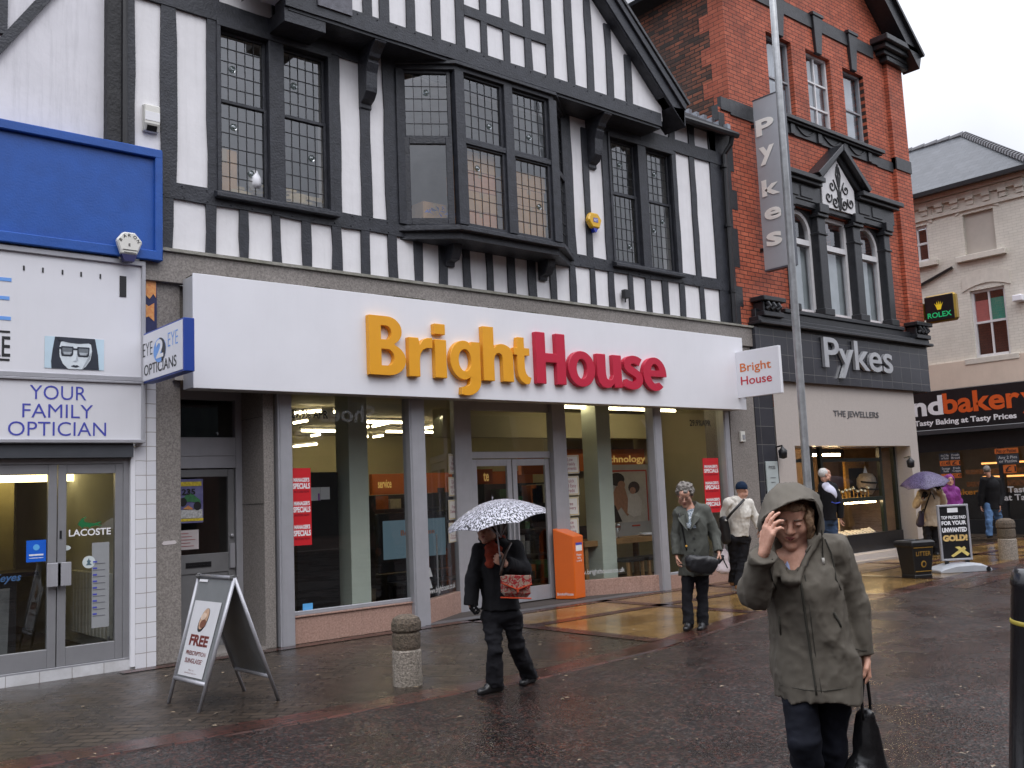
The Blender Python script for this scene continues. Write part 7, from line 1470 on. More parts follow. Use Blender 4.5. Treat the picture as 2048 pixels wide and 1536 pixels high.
class Person:
    def __init__(s, label, depth, J, theta, feet=None, cat='person', pad=.2):
        s.d = depth; s.J = {k: DP(v[0], v[1], depth+(v[2] if len(v) > 2 else 0)) for k, v in J.items()}; j = s.J
        c = (j['hipR']+j['hipL'])/2; a = np.array([c[0]-EYEP[0], c[1]-EYEP[1], 0]); s.A = a/np.linalg.norm(a); s.Bx = np.cross(s.A, (0, 0, 1.0)); t_ = R(theta)
        s.F = -s.A*math.cos(t_)+s.Bx*math.sin(t_); s.Rt = np.cross(s.F, (0, 0, 1.0)); 
        s.root = thing('person', (c[0], c[1], 0), label, cat); P = np.array(list(j.values())); s.lo, s.hi = P.min(0)-pad, P.max(0)+pad; s.lo[2] = -.02
        s.neck = (j['shR']+j['shL'])/2+np.array((0, 0, .03)); s.pel = c
    def head_axes(s, yaw=0, pitch=0, roll=0):
        f = s.F*math.cos(R(yaw))+s.Rt*math.sin(R(yaw)); r = np.cross(f, (0, 0, 1.0)); f2 = f*math.cos(R(pitch))-np.array((0, 0, 1.0))*math.sin(R(pitch)); u = np.cross(r, f2); r2 = r*math.cos(R(roll))+u*math.sin(R(roll)); return r2, f2, np.cross(r2, f2)
    def body(s, h, hax, hs=1.0, hands=(), slim=1.0, k=.03):
        j = s.J; B = Field(s.lo, s.hi, h); B.cone(s.pel+np.array((0, 0, .04)), s.neck-np.array((0, 0, .1)), .085*slim, .095*slim, k, (s.F, .7)); B.cone(j['shR'], j['shL'], .04*slim, None, k)
        hc = j['head']; nb = s.neck-np.array((0, 0, .04))
        for S in 'RL': B.path([j['sh'+S], j['el'+S], j['wr'+S]], [.04*slim, .03*slim, .022*slim], k); B.path([j['hip'+S], j['kn'+S], j['an'+S]], [.06*slim, .042*slim, .03*slim], k)
        B.cone(hc-hax[2]*.06*hs-hax[1]*.02*hs, nb, .052*hs, .056, .03); B.cone(nb, nb-UP*.12+s.F*.045, .055, .085, .04, (s.F, .8)); s.L = head_sdf(B, hc, hax, hs)
        for a in hands: hand_sdf(B, *a[:4], **a[4])
        s.B = B; s.body_o = mkf('body', B, SKIN, s.root, 1); face_parts(s.L, hs, s.body_o, hax); return s.body_o
    def trousers(s, h, m, rt=.085, rk=.062, ra=.062, zend=.05, name='trousers', seed=3, amp=.004, top=.12):
        j = s.J; T = Field(s.lo, s.hi, h); T.ell(s.pel+np.array((0, 0, .03)), (.15, .105, .12), (s.Rt, s.F, np.array((0, 0, 1.0))), .03)
        for S in 'RL':
            T.cone(j['hip'+S], j['kn'+S], rt, rk, .03); T.cone(j['kn'+S], j['an'+S]-np.array((0, 0, .05)), rk, ra, .02)
        T.folds(amp*2, 26, seed, (1, 1, 1.2)); 
        for S in 'RL':
            a = j['an'+S]; T.cut((a[0], a[1], a[2]-.035+zend-.05), (0, 0, -1), .14)
        return mkf(name, T, m, s.root)
    def shoes(s, h, m, dirs=None, ln=.15, w_=.044):
        j = s.J
        for S in 'RL':
            a = j['an'+S]; d = s.F if dirs is None else dirs[S]; g = Field(a-.3, a+.3, h); gz_ = max(0.0, a[2]-.085)
            hl = np.array((a[0], a[1], gz_+.035))-d*.035; to = np.array((a[0], a[1], gz_+.022))+d*ln; md = hl*.45+to*.55+np.array((0, 0, .022))
            g.cone(hl, to, .042, .032, .02); g.cone(hl+np.array((0, 0, .03)), md, .04, .038, .02); g.cone(a, hl, .04, .042, .02); g.cut((a[0], a[1], gz_+.0), (0, 0, -1), .4); g.cut(a+np.array((0, 0, .03)), (0, 0, 1), .12); mkf('shoe', g, m, s.root, 1)
    def coat(s, h, m, hem, rw=.15, rc=.155, rh=.19, ra=(.068, .06, .05), flat=.7, name='coat', amp=.005, freq=18, seed=1, collar=.0, vneck=.0, shrug=.062, sleeve=1.0, keep=False, waist=.42, extra=None, cuts=True, pel_off=0):
        j = s.J; C = Field(s.lo, s.hi, h); up = np.array((0, 0, 1.0)); ch = s.neck-up*.17; wa = s.pel*(1-waist)+s.neck*waist; he = s.pel.copy(); he[2] = hem-.08
        C.cone(wa, ch, rw, rc, .04, (s.F, flat)); C.cone(s.pel+s.F*pel_off, wa, rh*.97, rw, .05, (s.F, flat+.03)); C.cone(he, s.pel+s.F*pel_off, rh, rh*.97, .03, (s.F, flat+.05)); C.cut((0, 0, hem), (0, 0, -1))
        C.cone(j['shR'], j['shL'], shrug, None, .05); C.cone(s.neck-up*.02, s.neck-up*.12, .07, .11, .05, (s.F, .8))
        for S in 'RL': C.cone(s.neck+UP*.025, j['sh'+S]-UP*.012, .06, .05, .05); C.path([j['sh'+S], j['el'+S], j['wr'+S]], [ra[0], ra[1], ra[2]], .025)
        if extra: extra(C)
        C.folds(amp, freq, seed); C.folds(amp*.24, freq*2.3, seed+5, (1, 1, .8))
        if collar: C.cone(s.neck-up*.02+s.F*.0, s.neck+up*collar-s.F*.015, .082, .078, .015); 
        C.cone(s.neck-up*.05+s.F*.02, s.neck+up*.3+s.F*.0, .058, .066, .008, mode='sub')
        if vneck: C.cone(s.neck+up*.03+s.F*.1, s.neck-up*vneck+s.F*.17, .06, .012, .01, mode='sub')
        if cuts:
            for S in 'RL': d = j['wr'+S]-j['el'+S]; C.cut(j['wr'+S]+d/np.linalg.norm(d)*.0, d, .085)
        s.C = C; return C if keep else mkf(name, C, m, s.root)
def umbrella(label, grip, apex, axis, rad, depth_, m, panel_n=8, h_m=BLACK):
    t = thing('umbrella', grip, label, 'umbrella'); ax = np.array(axis, float); ax /= np.linalg.norm(ax); a = np.cross(ax, (0, 0, 1.0)) if abs(ax[2]) < .99 else np.array((1.0, 0, 0)); a = np.cross(ax, (.3, 1, 0)); a /= np.linalg.norm(a); b = np.cross(ax, a)
    mb = MB(); NR, NA = 9, panel_n*6; apex = np.array(apex, float)
    for lay in (0, 1):
        for i in range(NR+1):
            rr = i/NR
            for k in range(NA):
                q = 2*math.pi*k/NA; ph = (k % 6)/6; sag = math.sin(math.pi*ph); R_ = rad*rr*(1-.055*sag*rr); z = -depth_*(rr**1.9)+.035*sag*rr*(1-rr)*-.6 - lay*.003 + sag*.02*rr**3
                mb.v.append(tuple(apex+ax*z+R_*(a*math.cos(q)+b*math.sin(q))))
    N1 = (NR+1)*NA
    for lay in (0, 1):
        for i in range(NR):
            for k in range(NA): mb.f.append((lay*N1+i*NA+k, lay*N1+i*NA+(k+1) % NA, lay*N1+(i+1)*NA+(k+1) % NA, lay*N1+(i+1)*NA+k))
    for k in range(NA): mb.f.append((NR*NA+k, NR*NA+(k+1) % NA, N1+NR*NA+(k+1) % NA, N1+NR*NA+k))
    co = mk('canopy', mb, m, t, smooth=True); uv = co.data.uv_layers.new(name='uv')
    for p in co.data.polygons:
        vi = [v % N1 for v in p.vertices]; ks = [v % NA for v in vi]; wrap = max(ks)-min(ks) > NA/2
        for li, v, k in zip(p.loop_indices, vi, ks): uv.data[li].uv = ((k+NA if wrap and k < NA/2 else k)/NA, (v//NA)/NR)
    hub = apex-ax*(depth_+.14)
    for i in range(panel_n):
        q = 2*math.pi*i/panel_n; u = a*math.cos(q)+b*math.sin(q); pts = [apex-ax*(depth_*rr**1.9+.008)+u*rad*rr for rr in (0, .25, .5, .75, 1)]
        rb = mk('rib', MB().tube(pts, .003, 5), ALU, t); mk('stretcher', MB().tube([hub, pts[2]], .003, 5), ALU, rb)
    g = np.array(grip, float); mk('shaft', MB().tube([apex+ax*.03, g+ (apex-g)/np.linalg.norm(apex-g)*-.02], .0055, 8), ALU, t); e = (g-apex)/np.linalg.norm(g-apex); mk('handle', MB().tube([g-e*.03, g+e*.09], [.011, .013], 10), h_m, t, smooth=True); mk('tip', MB().tube([apex, apex+ax*.05], [.006, .003], 8), BLACK, t); return t
def zebra(name, c1, c2, sc, st, uv=False):
    m = mat(name, c1, .45); t = m.node_tree; L = t.links.new; b = t.nodes['Principled BSDF']; tcn = _n(t, 'ShaderNodeTexCoord'); mp = _n(t, 'ShaderNodeMapping'); mp.inputs['Scale'].default_value = st; L(tcn.outputs['UV' if uv else 'Object'], mp.inputs['Vector'])
    nn = _n(t, 'ShaderNodeTexNoise', Scale=sc, Detail=2.5, Distortion=.5 if uv else 1.6); L(mp.outputs[0], nn.inputs['Vector']); rp = _n(t, 'ShaderNodeValToRGB'); e = rp.color_ramp.elements; e[0].position = .475; e[0].color = (*c1, 1); e[1].position = .53; e[1].color = (*c2, 1); L(nn.outputs['Fac'], rp.inputs[0]); L(rp.outputs[0], b.inputs['Base Color']); return m
def fabric(name, col, var=.14, rough=.85, sc=9, sheen=0.0, bump=.07, bs=420): return mat(name, col, rough, var, sc, bump, bs, sheen=sheen, spec=.25)
def tube_on(C, pts2, depthdir, par, name, m, r=.004):  # a seam, zip or strap laid on the cloth
    mk(name, MB().tube([C.hit(p, depthdir) for p in pts2], r, 6), m, par, smooth=True)
UP = np.array((0, 0, 1.0))
BLKCOAT = fabric('black_wool', (.010, .010, .012)); BLKTR = fabric('black_trouser_cloth', (.011, .011, .014)); BLKSH = mat('black_leather', (.012, .012, .013), .3, .2, 14)
HAIRG = mat('grey_hair', (.11, .098, .088), .65, .35, 40, .7, 90, col2=(.26, .235, .21))

# ---- hooded woman in the foreground
p1 = Person('woman in a khaki hooded parka raising her hand to the hood, carrying a black bag', 4.15,
  dict(head=(1584, 1031), shR=(1535, 1120), shL=(1668, 1098), elR=(1507, 1186, -.10), wrR=(1527, 1108, -.24), elL=(1712, 1212, .02), wrL=(1731, 1310, -.02), hipR=(1594, 1335), hipL=(1668, 1335), knR=(1606, 1480, -.10), knL=(1660, 1490, .03), anR=(1640, 1640, .08), anL=(1660, 1655, .12)), -18, pad=.22)
hx = p1.head_axes(-12, 24, 6)
KH = fabric('khaki_parka_cloth', (.108, .096, .078), .14, .8, 5, .0, .07, 420); DEN = fabric('dark_navy_denim', (.005, .0062, .012), .25, .85, 12)
up_h = DP(1543, 1040, 4.15-.27)-p1.J['wrR']
p1.body(.0042, hx, 1.03, hands=[(p1.J['wrR']+up_h*.12, up_h, p1.A*.6+p1.Bx*.75, p1.A*.9-p1.Bx*.2, dict(curl=(.22, .32, .5, .6), s=.98)), (p1.J['wrL'], (-.02, -.02, -1), -p1.Bx+p1.F*.2, p1.F, dict(curl=(.9, .95, 1.0, 1.0), s=.95))])
def hood(C):
    C.cone(p1.neck-UP*.01-p1.F*.03, p1.neck-UP*.04-p1.F*.03, .10, .11, .03)
    for q in (-1, 1): C.cone(p1.neck+p1.Rt*q*.088+p1.F*.03+UP*.045, p1.neck+p1.Rt*q*.022+p1.F*.148-UP*.125, .024, .014, .02)
C = p1.coat(.0065, KH, .685, rw=.160, rc=.160, rh=.19, ra=(.07, .060, .046), flat=.78, amp=.0125, freq=24, seed=12, extra=hood, keep=True, shrug=.058)
L = p1.L
C.cone(L(0, .10, -.10), p1.neck-UP*.12+p1.F*.21, .066, .008, .008, mode='sub'); C.cone(p1.neck+UP*.1, p1.neck-UP*.06+p1.F*.05, .066, .055, .008, mode='sub'); C.cone(p1.neck+UP*.16, p1.neck+UP*.02, .085, .07, .01, mode='sub')
coat = mkf('coat', C, KH, p1.root)
def loft(rings, ns, nt, m, par, name, amp=.004, seed=3):          # cloth shell through matching rings of points
    def cr(P, n):
        P = np.array(P, float); t_ = np.linspace(0, len(P)-1-1e-6, n); i = t_.astype(int); u_ = (t_-i)[:, None]; g = lambda k: P[np.clip(i+k, 0, len(P)-1)]
        p0, p1_, p2_, p3_ = g(-1), g(0), g(1), g(2); return .5*((2*p1_)+(-p0+p2_)*u_+(2*p0-5*p1_+4*p2_-p3_)*u_**2+(-p0+3*p1_-3*p2_+p3_)*u_**3)
    R_ = [cr(r_, ns) for r_ in rings]; S_ = np.stack([cr([r_[k] for r_ in R_], nt) for k in range(ns)]); c_ = S_.reshape(-1, 3).mean(0)
    rs = np.random.RandomState(seed); ph = rs.uniform(0, 6, 12); U_, T_ = np.meshgrid(np.linspace(0, 1, ns), np.linspace(0, 1, nt), indexing='ij'); d = 0
    for k in range(6): fu, ft = rs.uniform(2, 9), rs.uniform(1, 6); d = d+(1-np.abs(np.sin(fu*U_*3+ft*T_*3*(-1)**k+ph[k]+1.2*np.sin(4*T_+ph[k+6]+3*U_))))**3
    N_ = S_-c_; N_ /= np.linalg.norm(N_, axis=2)[..., None]; S_ = S_+N_*(amp*(d-1.2)*np.minimum(1, T_*4+.15))[..., None]
    mb = MB(); mb.v = [tuple(q) for q in S_.reshape(-1, 3)]; mb.f = [(i*nt+j, i*nt+j+1, (i+1)*nt+j+1, (i+1)*nt+j) for i in range(ns-1) for j in range(nt-1)]
    o = mk(name, mb, m, par, smooth=True); q = o.modifiers.new('thick', 'SOLIDIFY'); q.thickness = .005; q.offset = 0; return o
H3 = lambda l_: [DP(x, y, 4.15+z) for x, y, z in l_]
brim = H3([(1541, 1108, -.10), (1528, 1075, -.09), (1523, 1043, -.11), (1545, 1021, -.145), (1575, 1005, -.165), (1605, 997, -.15), (1630, 1002, -.12), (1640, 1032, -.085), (1634, 1070, -.075), (1612, 1102, -.11)])
inn = [p+(np.array(DP(1583, 1050, 4.15-.1))-p)*.0+p1.A*.02+(np.array(DP(1583, 1045, 4.15))-p)*-.03 for p in brim]
mid_ = H3([(1533, 1106, -.02), (1521, 1068, .0), (1519, 1030, .0), (1530, 995, .0), (1556, 973, -.01), (1590, 967, -.01), (1622, 979, .01), (1643, 1008, .02), (1648, 1050, .02), (1644, 1090, .0)])
bk = H3([(1545, 1112, .06), (1536, 1075, .1), (1536, 1035, .12), (1548, 1000, .12), (1566, 982, .11), (1590, 978, .11), (1615, 990, .12), (1628, 1020, .12), (1632, 1060, .12), (1632, 1095, .07)])
pol = H3([(1575, 1110, .11), (1575, 1085, .15), (1575, 1060, .17), (1580, 1045, .175), (1583, 1040, .175), (1588, 1042, .175), (1592, 1052, .17), (1595, 1070, .17), (1598, 1090, .15), (1602, 1105, .11)])
hood_o = loft([brim, inn, mid_, bk, pol], 56, 30, KH, coat, 'hood', .0045, 5)
mk('hood_hem', MB().tube([q-p1.A*.001 for q in brim[1:-1]], .0045, 6), KH, hood_o, smooth=True)
fr_ = lambda px, py: DP(px, py, 3.0)
SEAM = fabric('dark_seam', (.045, .043, .035), .2)
def on_coat(lst): return [C.hit(fr_(x, y), ray(x, y), 2.2) for x, y in lst]
mk('placket', MB().tube(on_coat([(1596, 1140), (1602, 1170), (1608, 1210), (1613, 1250), (1619, 1290), (1625, 1330), (1631, 1370), (1633, 1390)]), .0055, 6), SEAM, coat, smooth=True)
mk('raglan_seam', MB().tube(on_coat([(1650, 1078), (1662, 1105), (1668, 1130), (1672, 1158), (1682, 1180)]), .003, 6), SEAM, coat, smooth=True); mk('raglan_seam', MB().tube(on_coat([(1545, 1118), (1540, 1138), (1545, 1160), (1553, 1178)]), .003, 6), SEAM, coat, smooth=True)
mk('placket_edge', MB().tube(on_coat([(1610, 1150), (1616, 1190), (1622, 1240), (1628, 1290), (1634, 1330), (1641, 1370), (1643, 1386)]), .002, 6), SEAM, coat, smooth=True)
mk('hem_stitch', MB().tube(on_coat([(1560, 1370), (1585, 1375), (1610, 1380), (1650, 1382), (1680, 1378), (1705, 1374)]), .0018, 6), SEAM, coat, smooth=True); mk('cuff_stitch', MB().tube(on_coat([(1712, 1298), (1722, 1301), (1734, 1301)]), .002, 6), SEAM, coat, smooth=True)
mk('pocket_seam', MB().tube(on_coat([(1668, 1225), (1678, 1243), (1682, 1254)]), .005, 6), SEAM, coat, smooth=True); mk('pocket_seam', MB().tube(on_coat([(1558, 1232), (1559, 1250), (1562, 1270)]), .004, 6), SEAM, coat, smooth=True)
dc = on_coat([(1643, 1060), (1645, 1090), (1646, 1118)]); mk('drawcord', MB().tube([q-p1.A*.006 for q in dc], .0026, 6), SEAM, coat, smooth=True); mk('cord_end', MB().tube([dc[-1]-p1.A*.01+UP*.005, dc[-1]-p1.A*.008-UP*.022], .006, 8), mat('pale_cord_end', (.5, .48, .44), .4, .1, 9), coat, smooth=True)
hb = Field(p1.J['head']-.2, p1.J['head']+.2, .006); hb.ell(L(0, -.02, .035), (.084, .098, .092), hx, .02); hb.ell(L(-.074, .05, -.02), (.017, .042, .075), hx, .03); hb.ell(L(.068, .03, .0), (.022, .034, .05), hx, .02); hb.ell(L(0, .075, .075), (.055, .03, .03), hx, .02); hb.folds(.007, 95, 4, (1, 1, .35)); hb.ell(L(0, .1, -.01), (.056, .085, .075), hx, .01, 'sub')
mkf('hair', hb, mat('sandy_brown_hair', (.13, .075, .04), .6, .35, 40, .6, 90, col2=(.30, .19, .11)), p1.root, 1)
sh = Field(p1.neck-.3, p1.neck+.25, .0055); sh.cone(p1.neck-UP*.0, p1.neck-UP*.11+p1.F*.03, .078, .082, .03, (p1.F, .8)); sh.cone(p1.neck+UP*.035-p1.F*.01, p1.neck-UP*.02, .07, .078, .02); sh.cone(p1.neck-UP*.02, p1.neck+UP*.2, .060, .064, .004, mode='sub'); sh.cone(p1.neck+UP*.10+p1.F*.06, p1.neck-UP*.10+p1.F*.10, .082, .022, .006, mode='sub'); mkf('shirt', sh, fabric('pale_blue_cotton', (.30, .36, .56), .1), p1.root, 1)
p1.trousers(.008, DEN, .082, .066, .066, .05, 'jeans', 5, .004); p1.shoes(.008, BLKSH)
# her bag
bt = thing('handbag', DP(1738, 1400, 4.12), 'tall glossy black shoulder bag hanging from the hooded woman\'s hand', 'bag')
g = Field(DP(1738, 1480, 4.12)-.37, DP(1738, 1480, 4.12)+.39, .008); a, b_ = DP(1733, 1436, 4.13), DP(1741, 1546, 4.13); g.cone(a, b_, .038, .085, .03, (p1.F, .55)); g.cone(DP(1715, 1550, 4.13), DP(1762, 1555, 4.13), .06, .06, .04, (p1.F, .8)); g.folds(.009, 30, 8, (1, 1, .4)); mkf('bag_body', g, mat('glossy_black_pvc', (.008, .008, .009), .22, .2, 12, .08, 60), bt)
for dx, yy in ((-8, -.03), (7, .03)): mk('strap', MB().tube([DP(1734+dx, 1440, 4.12+yy), DP(1732+dx*1.1, 1400, 4.11+yy), DP(1731+dx*.5, 1360, 4.10+yy*.5), DP(1732, 1338, 4.10)], .007, 8), MATS['glossy_black_pvc'], bt, smooth=True)

# ---- woman under the zebra umbrella
d2 = depth_of((5.15, -3.93, 0))
p2 = Person('woman in black holding a zebra patterned umbrella and a floral shoulder bag', d2,
  dict(head=(976, 1056), shR=(960, 1103), shL=(1028, 1097), elR=(947, 1158, -.02), wrR=(942, 1211, -.06), elL=(1046, 1136, -.04), wrL=(1012, 1129, -.2), hipR=(982, 1232), hipL=(1024, 1232), knR=(990, 1300, -.1), knL=(1033, 1290, .06), anR=(990, 1364, -.02), anL=(1060, 1347, .32)), -28)
hx = p2.head_axes(0, 8, 0)
GLV = None
p2.body(.0065, hx, 1.0, hands=[(p2.J['wrL']+p2.F*.0, -p2.Bx*.8+UP*.55+p2.F*.1, p2.A+p2.Bx*.2, UP, dict(curl=(1.1, 1.1, 1.1, 1.1), s=.95))])
C = p2.coat(.0085, BLKCOAT, F(985, 1221, p2.pel[1])[1], rw=.15, rc=.156, rh=.178, ra=(.069, .062, .053), flat=.76, amp=.011, freq=22, seed=2, collar=.05, keep=True); mkf('coat', C, BLKCOAT, p2.root)
hb = Field(p2.J['head']-.2, p2.J['head']+.22, .008); L = p2.L; hb.ell(L(0, -.02, .04), (.088, .102, .09), hx, .02); hb.cone(L(-.065, -.02, .0), L(-.07, -.03, -.1), .035, .03, .02); hb.cone(L(.065, -.02, 0), L(.08, -.04, -.09), .045, .04, .02); hb.folds(.005, 50, 3, (1, 1, .5)); hb.ell(L(0, .1, -.02), (.06, .085, .09), hx, .01, 'sub'); mkf('hair', hb, mat('dark_hair', (.018, .013, .011), .5, .3, 40, .5, 80), p2.root, 1)
sc_ = Field(p2.neck-.25, p2.neck+.25, .008); sc_.cone(p2.neck+UP*.04, p2.neck-UP*.03+p2.F*.03, .075, .085, .03); sc_.cone(p2.neck+p2.F*.09-UP*.0, p2.neck+p2.F*.15-UP*.14, .045, .03, .03); sc_.folds(.012, 30, 5, (1, 1, 1.4)); sc_.cone(p2.neck, p2.neck+UP*.3, .056, .06, .005, mode='sub'); mkf('scarf', sc_, fabric('rust_red_scarf', (.22, .035, .018), .4), p2.root, 1)
gl = Field(p2.J['wrR']-.22, p2.J['wrR']+.2, .007); hand_sdf(gl, p2.J['wrR']+UP*.06, (.02, -.02, -1), p2.A*.3+p2.Bx, p2.F, curl=(.75, .8, .85, .9), s=1.05); mkf('glove', gl, BLKCOAT, p2.root, 1)
p2.trousers(.0085, BLKTR, .084, .062, .07, .05, seed=4, amp=.005); d_ = {'R': p2.F*.8-p2.Bx*.6, 'L': p2.F}; d_ = {k: v/np.linalg.norm(v) for k, v in d_.items()}; p2.shoes(.008, BLKSH, d_)
gp = DP(1001, 1120, d2-.22); ap = DP(990, 999, d2-.22); e0, e1 = DP(894, 1062, d2-.22), DP(1095, 1020, d2-.22); mid = (e0+e1)/2; axu = ap-gp; axu = axu/np.linalg.norm(axu)
ZEB = zebra('zebra_print', (.012, .012, .014), (.52, .52, .58), 8, (26, 2.0, 1), True)
uvec = (e1-e0)/np.linalg.norm(e1-e0); axu = np.cross(uvec, p2.A); axu = axu if axu[2] > 0 else -axu; axu = axu-p2.A*.10; axu /= np.linalg.norm(axu)
rad = np.linalg.norm(e1-e0)/2*1.02; umbrella('white and black zebra print umbrella held over the woman in black', gp, mid+axu*.165, axu, rad, .165, ZEB)
bt = thing('handbag', DP(1033, 1172, d2-.28), 'red flowered satchel with a flap carried by the woman under the zebra umbrella', 'bag')
FLO = zebra('floral_oilcloth', (.33, .015, .02), (.36, .28, .22), 34, (1, 1, 1)); q0, q1, q2, q3 = DP(1002, 1194, d2-.27), DP(1063, 1196, d2-.27), DP(1059, 1152, d2-.27), DP(1001, 1150, d2-.27); bb_ = MB(); bb_.ext([q0, q1, q2, q3], p2.A*.09); bo = mk('bag_body', bb_, FLO, bt, bevel=.035)
fl_ = MB(); fl_.ext([DP(1000, 1152, d2-.285), DP(1062, 1150, d2-.285), DP(1064, 1168, d2-.285), DP(1035, 1178, d2-.285), DP(1003, 1166, d2-.285)], -p2.A*.012); mk('flap', fl_, FLO, bt, bevel=.004)
RLE = mat('red_leather_trim', (.5, .06, .02), .4, .1, 9); mk('trim', MB().tube([DP(1003, 1166, d2-.30), DP(1035, 1179, d2-.30), DP(1064, 1168, d2-.30)], .006, 6).tube([DP(1035, 1176, d2-.3), DP(1036, 1184, d2-.3)], .01, 6).tube([DP(1001, 1195, d2-.28), DP(1063, 1197, d2-.28)], .006, 6), RLE, bt)
mk('strap', MB().tube([DP(1001, 1150, d2-.25), DP(1003, 1138, d2-.24), DP(1012, 1105, d2-.2), DP(1022, 1086, d2-.12)], .012, 6), mat('brown_strap', (.05, .03, .022), .5, .2, 9), bt, smooth=True)

# ---- older woman in the grey green coat
d3 = depth_of((8.8, -3.05, 0))
p3 = Person('grey haired older woman in a grey green coat looking down, black trousers', d3,
  dict(head=(1370, 990), shR=(1357, 1027), shL=(1410, 1020), elR=(1350, 1072, .02), wrR=(1353, 1110, -.05), elL=(1430, 1066, .0), wrL=(1437, 1103, -.12), hipR=(1377, 1145), hipL=(1405, 1145), knR=(1374, 1195, -.05), knL=(1405, 1195, .02), anR=(1377, 1243, -.08), anL=(1405, 1244, -.02)), -14)
hx = p3.head_axes(-8, 30, 4)
GG = fabric('grey_green_coat_cloth', (.092, .096, .084), .12)
p3.body(.007, hx, 1.02, hands=[(p3.J['wrR'], (0, -.05, -1), p3.Bx, p3.F, dict(curl=(.5, .5, .5, .6), s=.95)), (p3.J['wrL'], (-.05, -.25, -.8), -p3.Bx, p3.F+UP*.5, dict(curl=(1.1, 1.1, 1.1, 1.1), s=.95))])
C = p3.coat(.009, GG, F(1395, 1149, p3.pel[1])[1], rw=.155, rc=.158, rh=.185, ra=(.066, .058, .05), flat=.78, amp=.011, freq=24, seed=6, shrug=.05, collar=.02, vneck=.20, keep=True); co = mkf('coat', C, GG, p3.root)
for sgn in (1, -1):
    n0 = p3.neck+p3.F*.06+p3.Rt*sgn*.06; pts = [p3.neck+p3.Rt*sgn*.09-UP*.01+p3.F*.02, p3.neck+p3.Rt*sgn*.13-UP*.09+p3.F*.13, p3.neck+p3.Rt*sgn*.10-UP*.13+p3.F*.165, p3.neck+p3.Rt*sgn*.01-UP*.24+p3.F*.185, p3.neck+p3.Rt*sgn*.05-UP*.06+p3.F*.13]
    mk('lapel', MB().ext(pts, p3.F*.014), GG, co, bevel=.004)
for k in range(3): q = C.hit(p3.neck-UP*(.32+.13*k)+p3.F*.5-p3.Rt*.03, -p3.F, .6); mk('button', MB().lathe([(.013, 0), (.013, .005), (0, .006)], q, 10, (tuple(p3.Rt), (0, 0, 1), tuple(p3.F))), mat('dark_button', (.03, .03, .028), .3, .1, 9), co)
blo = Field(p3.neck-.22, p3.neck+.2, .008); blo.cone(p3.neck-UP*.02, p3.neck-UP*.2+p3.F*.08, .08, .085, .03, (p3.F, .75)); blo.cone(p3.neck, p3.neck+UP*.3, .056, .062, .005, mode='sub'); mkf('blouse', blo, zebra('patterned_blouse', (.05, .09, .13), (.5, .53, .56), 60, (1, 1, 1)), p3.root, 1)
def curly(P_, m, big=1.0, seed=3, face=(.058, .085, .088), n=130):
    L = P_.L; hb = Field(P_.J['head']-.22, P_.J['head']+.24, .007); hb.ell(L(0, -.025, .045), (.084*big, .10*big, .086*big), hx, .02); rs = np.random.RandomState(seed)
    for i in range(n):
        v = rs.normal(size=3); v /= np.linalg.norm(v)
        if v[2] < -.45 or (v[1] > .55 and v[2] < .35): continue
        hb.ell(L(.085*big*v[0], -.02+.1*big*v[1], .045+.088*big*v[2]), [.010+.010*rs.rand()]*3, None, .008)
    hb.folds(.004, 70, seed, (1, 1, 1)); hb.ell(L(0, .098, -.03), face, hx, .01, 'sub'); return mkf('hair', hb, m, P_.root, 1)
curly(p3, HAIRG, 1.05); L = p3.L
gm = MB()
for q in (-1, 1): gm.tube([L(q*.031, .113, .006)+hx[0]*.023*math.cos(w_)+hx[2]*.019*math.sin(w_) for w_ in np.linspace(0, 2*math.pi, 15)], .0018, 5); gm.tube([L(q*.055, .11, .01), L(q*.08, .0, .012)], .002, 5)
mk('spectacles', gm, BLACK, p3.root)
p3.trousers(.009, BLKTR, .083, .062, .065, .05, seed=7); p3.shoes(.008, BLKSH)
bt = thing('handbag', DP(1402, 1122, d3-.26), 'soft black shoulder bag across the front of the grey green coat', 'bag'); c_ = DP(1402, 1124, d3-.27); g = Field(c_-.3, c_+.3, .008); g.cone(DP(1381, 1121, d3-.25), DP(1424, 1126, d3-.23), .07, .07, .03, (p3.F, .6)); g.cone(DP(1384, 1132, d3-.25), DP(1418, 1136, d3-.23), .07, .06, .03, (p3.F, .6)); g.folds(.008, 24, 3, (1, 1, .7)); mkf('bag_body', g, mat('soft_black_leather', (.014, .014, .016), .38, .2, 14, .2, 40), bt)
mk('strap', MB().tube([C.hit(DP(x, y, d3-.8), ray(x, y), 1.2)-p3.A*.008 for x, y in ((1373, 1100), (1368, 1075), (1362, 1045), (1358, 1026))], .009, 6), BLKSH, bt, smooth=True); mk('clasp', MB().lathe([(.012, 0), (.012, .01), (0, .012)], DP(1373, 1092, d3-.24), 8, (tuple(p3.Rt), (0, 0, 1), tuple(p3.F))), GLD, bt)
t = thing('folded_umbrella', DP(1439, 1116, d3-.15), 'short folded black umbrella gripped in the older woman\'s hand', 'umbrella'); a, b_ = DP(1430, 1128, d3-.22), DP(1446, 1112, d3-.1); mk('rolled_canopy', MB().tube([a, a*.7+b_*.3, b_*.8+a*.2, b_], [.02, .034, .03, .016], 10), BLKCOAT, t, smooth=True); mk('wrist_strap', MB().tube([b_, DP(1448, 1122, d3-.1), DP(1455, 1136, d3-.08)], .007, 6), BLKSH, t, smooth=True)

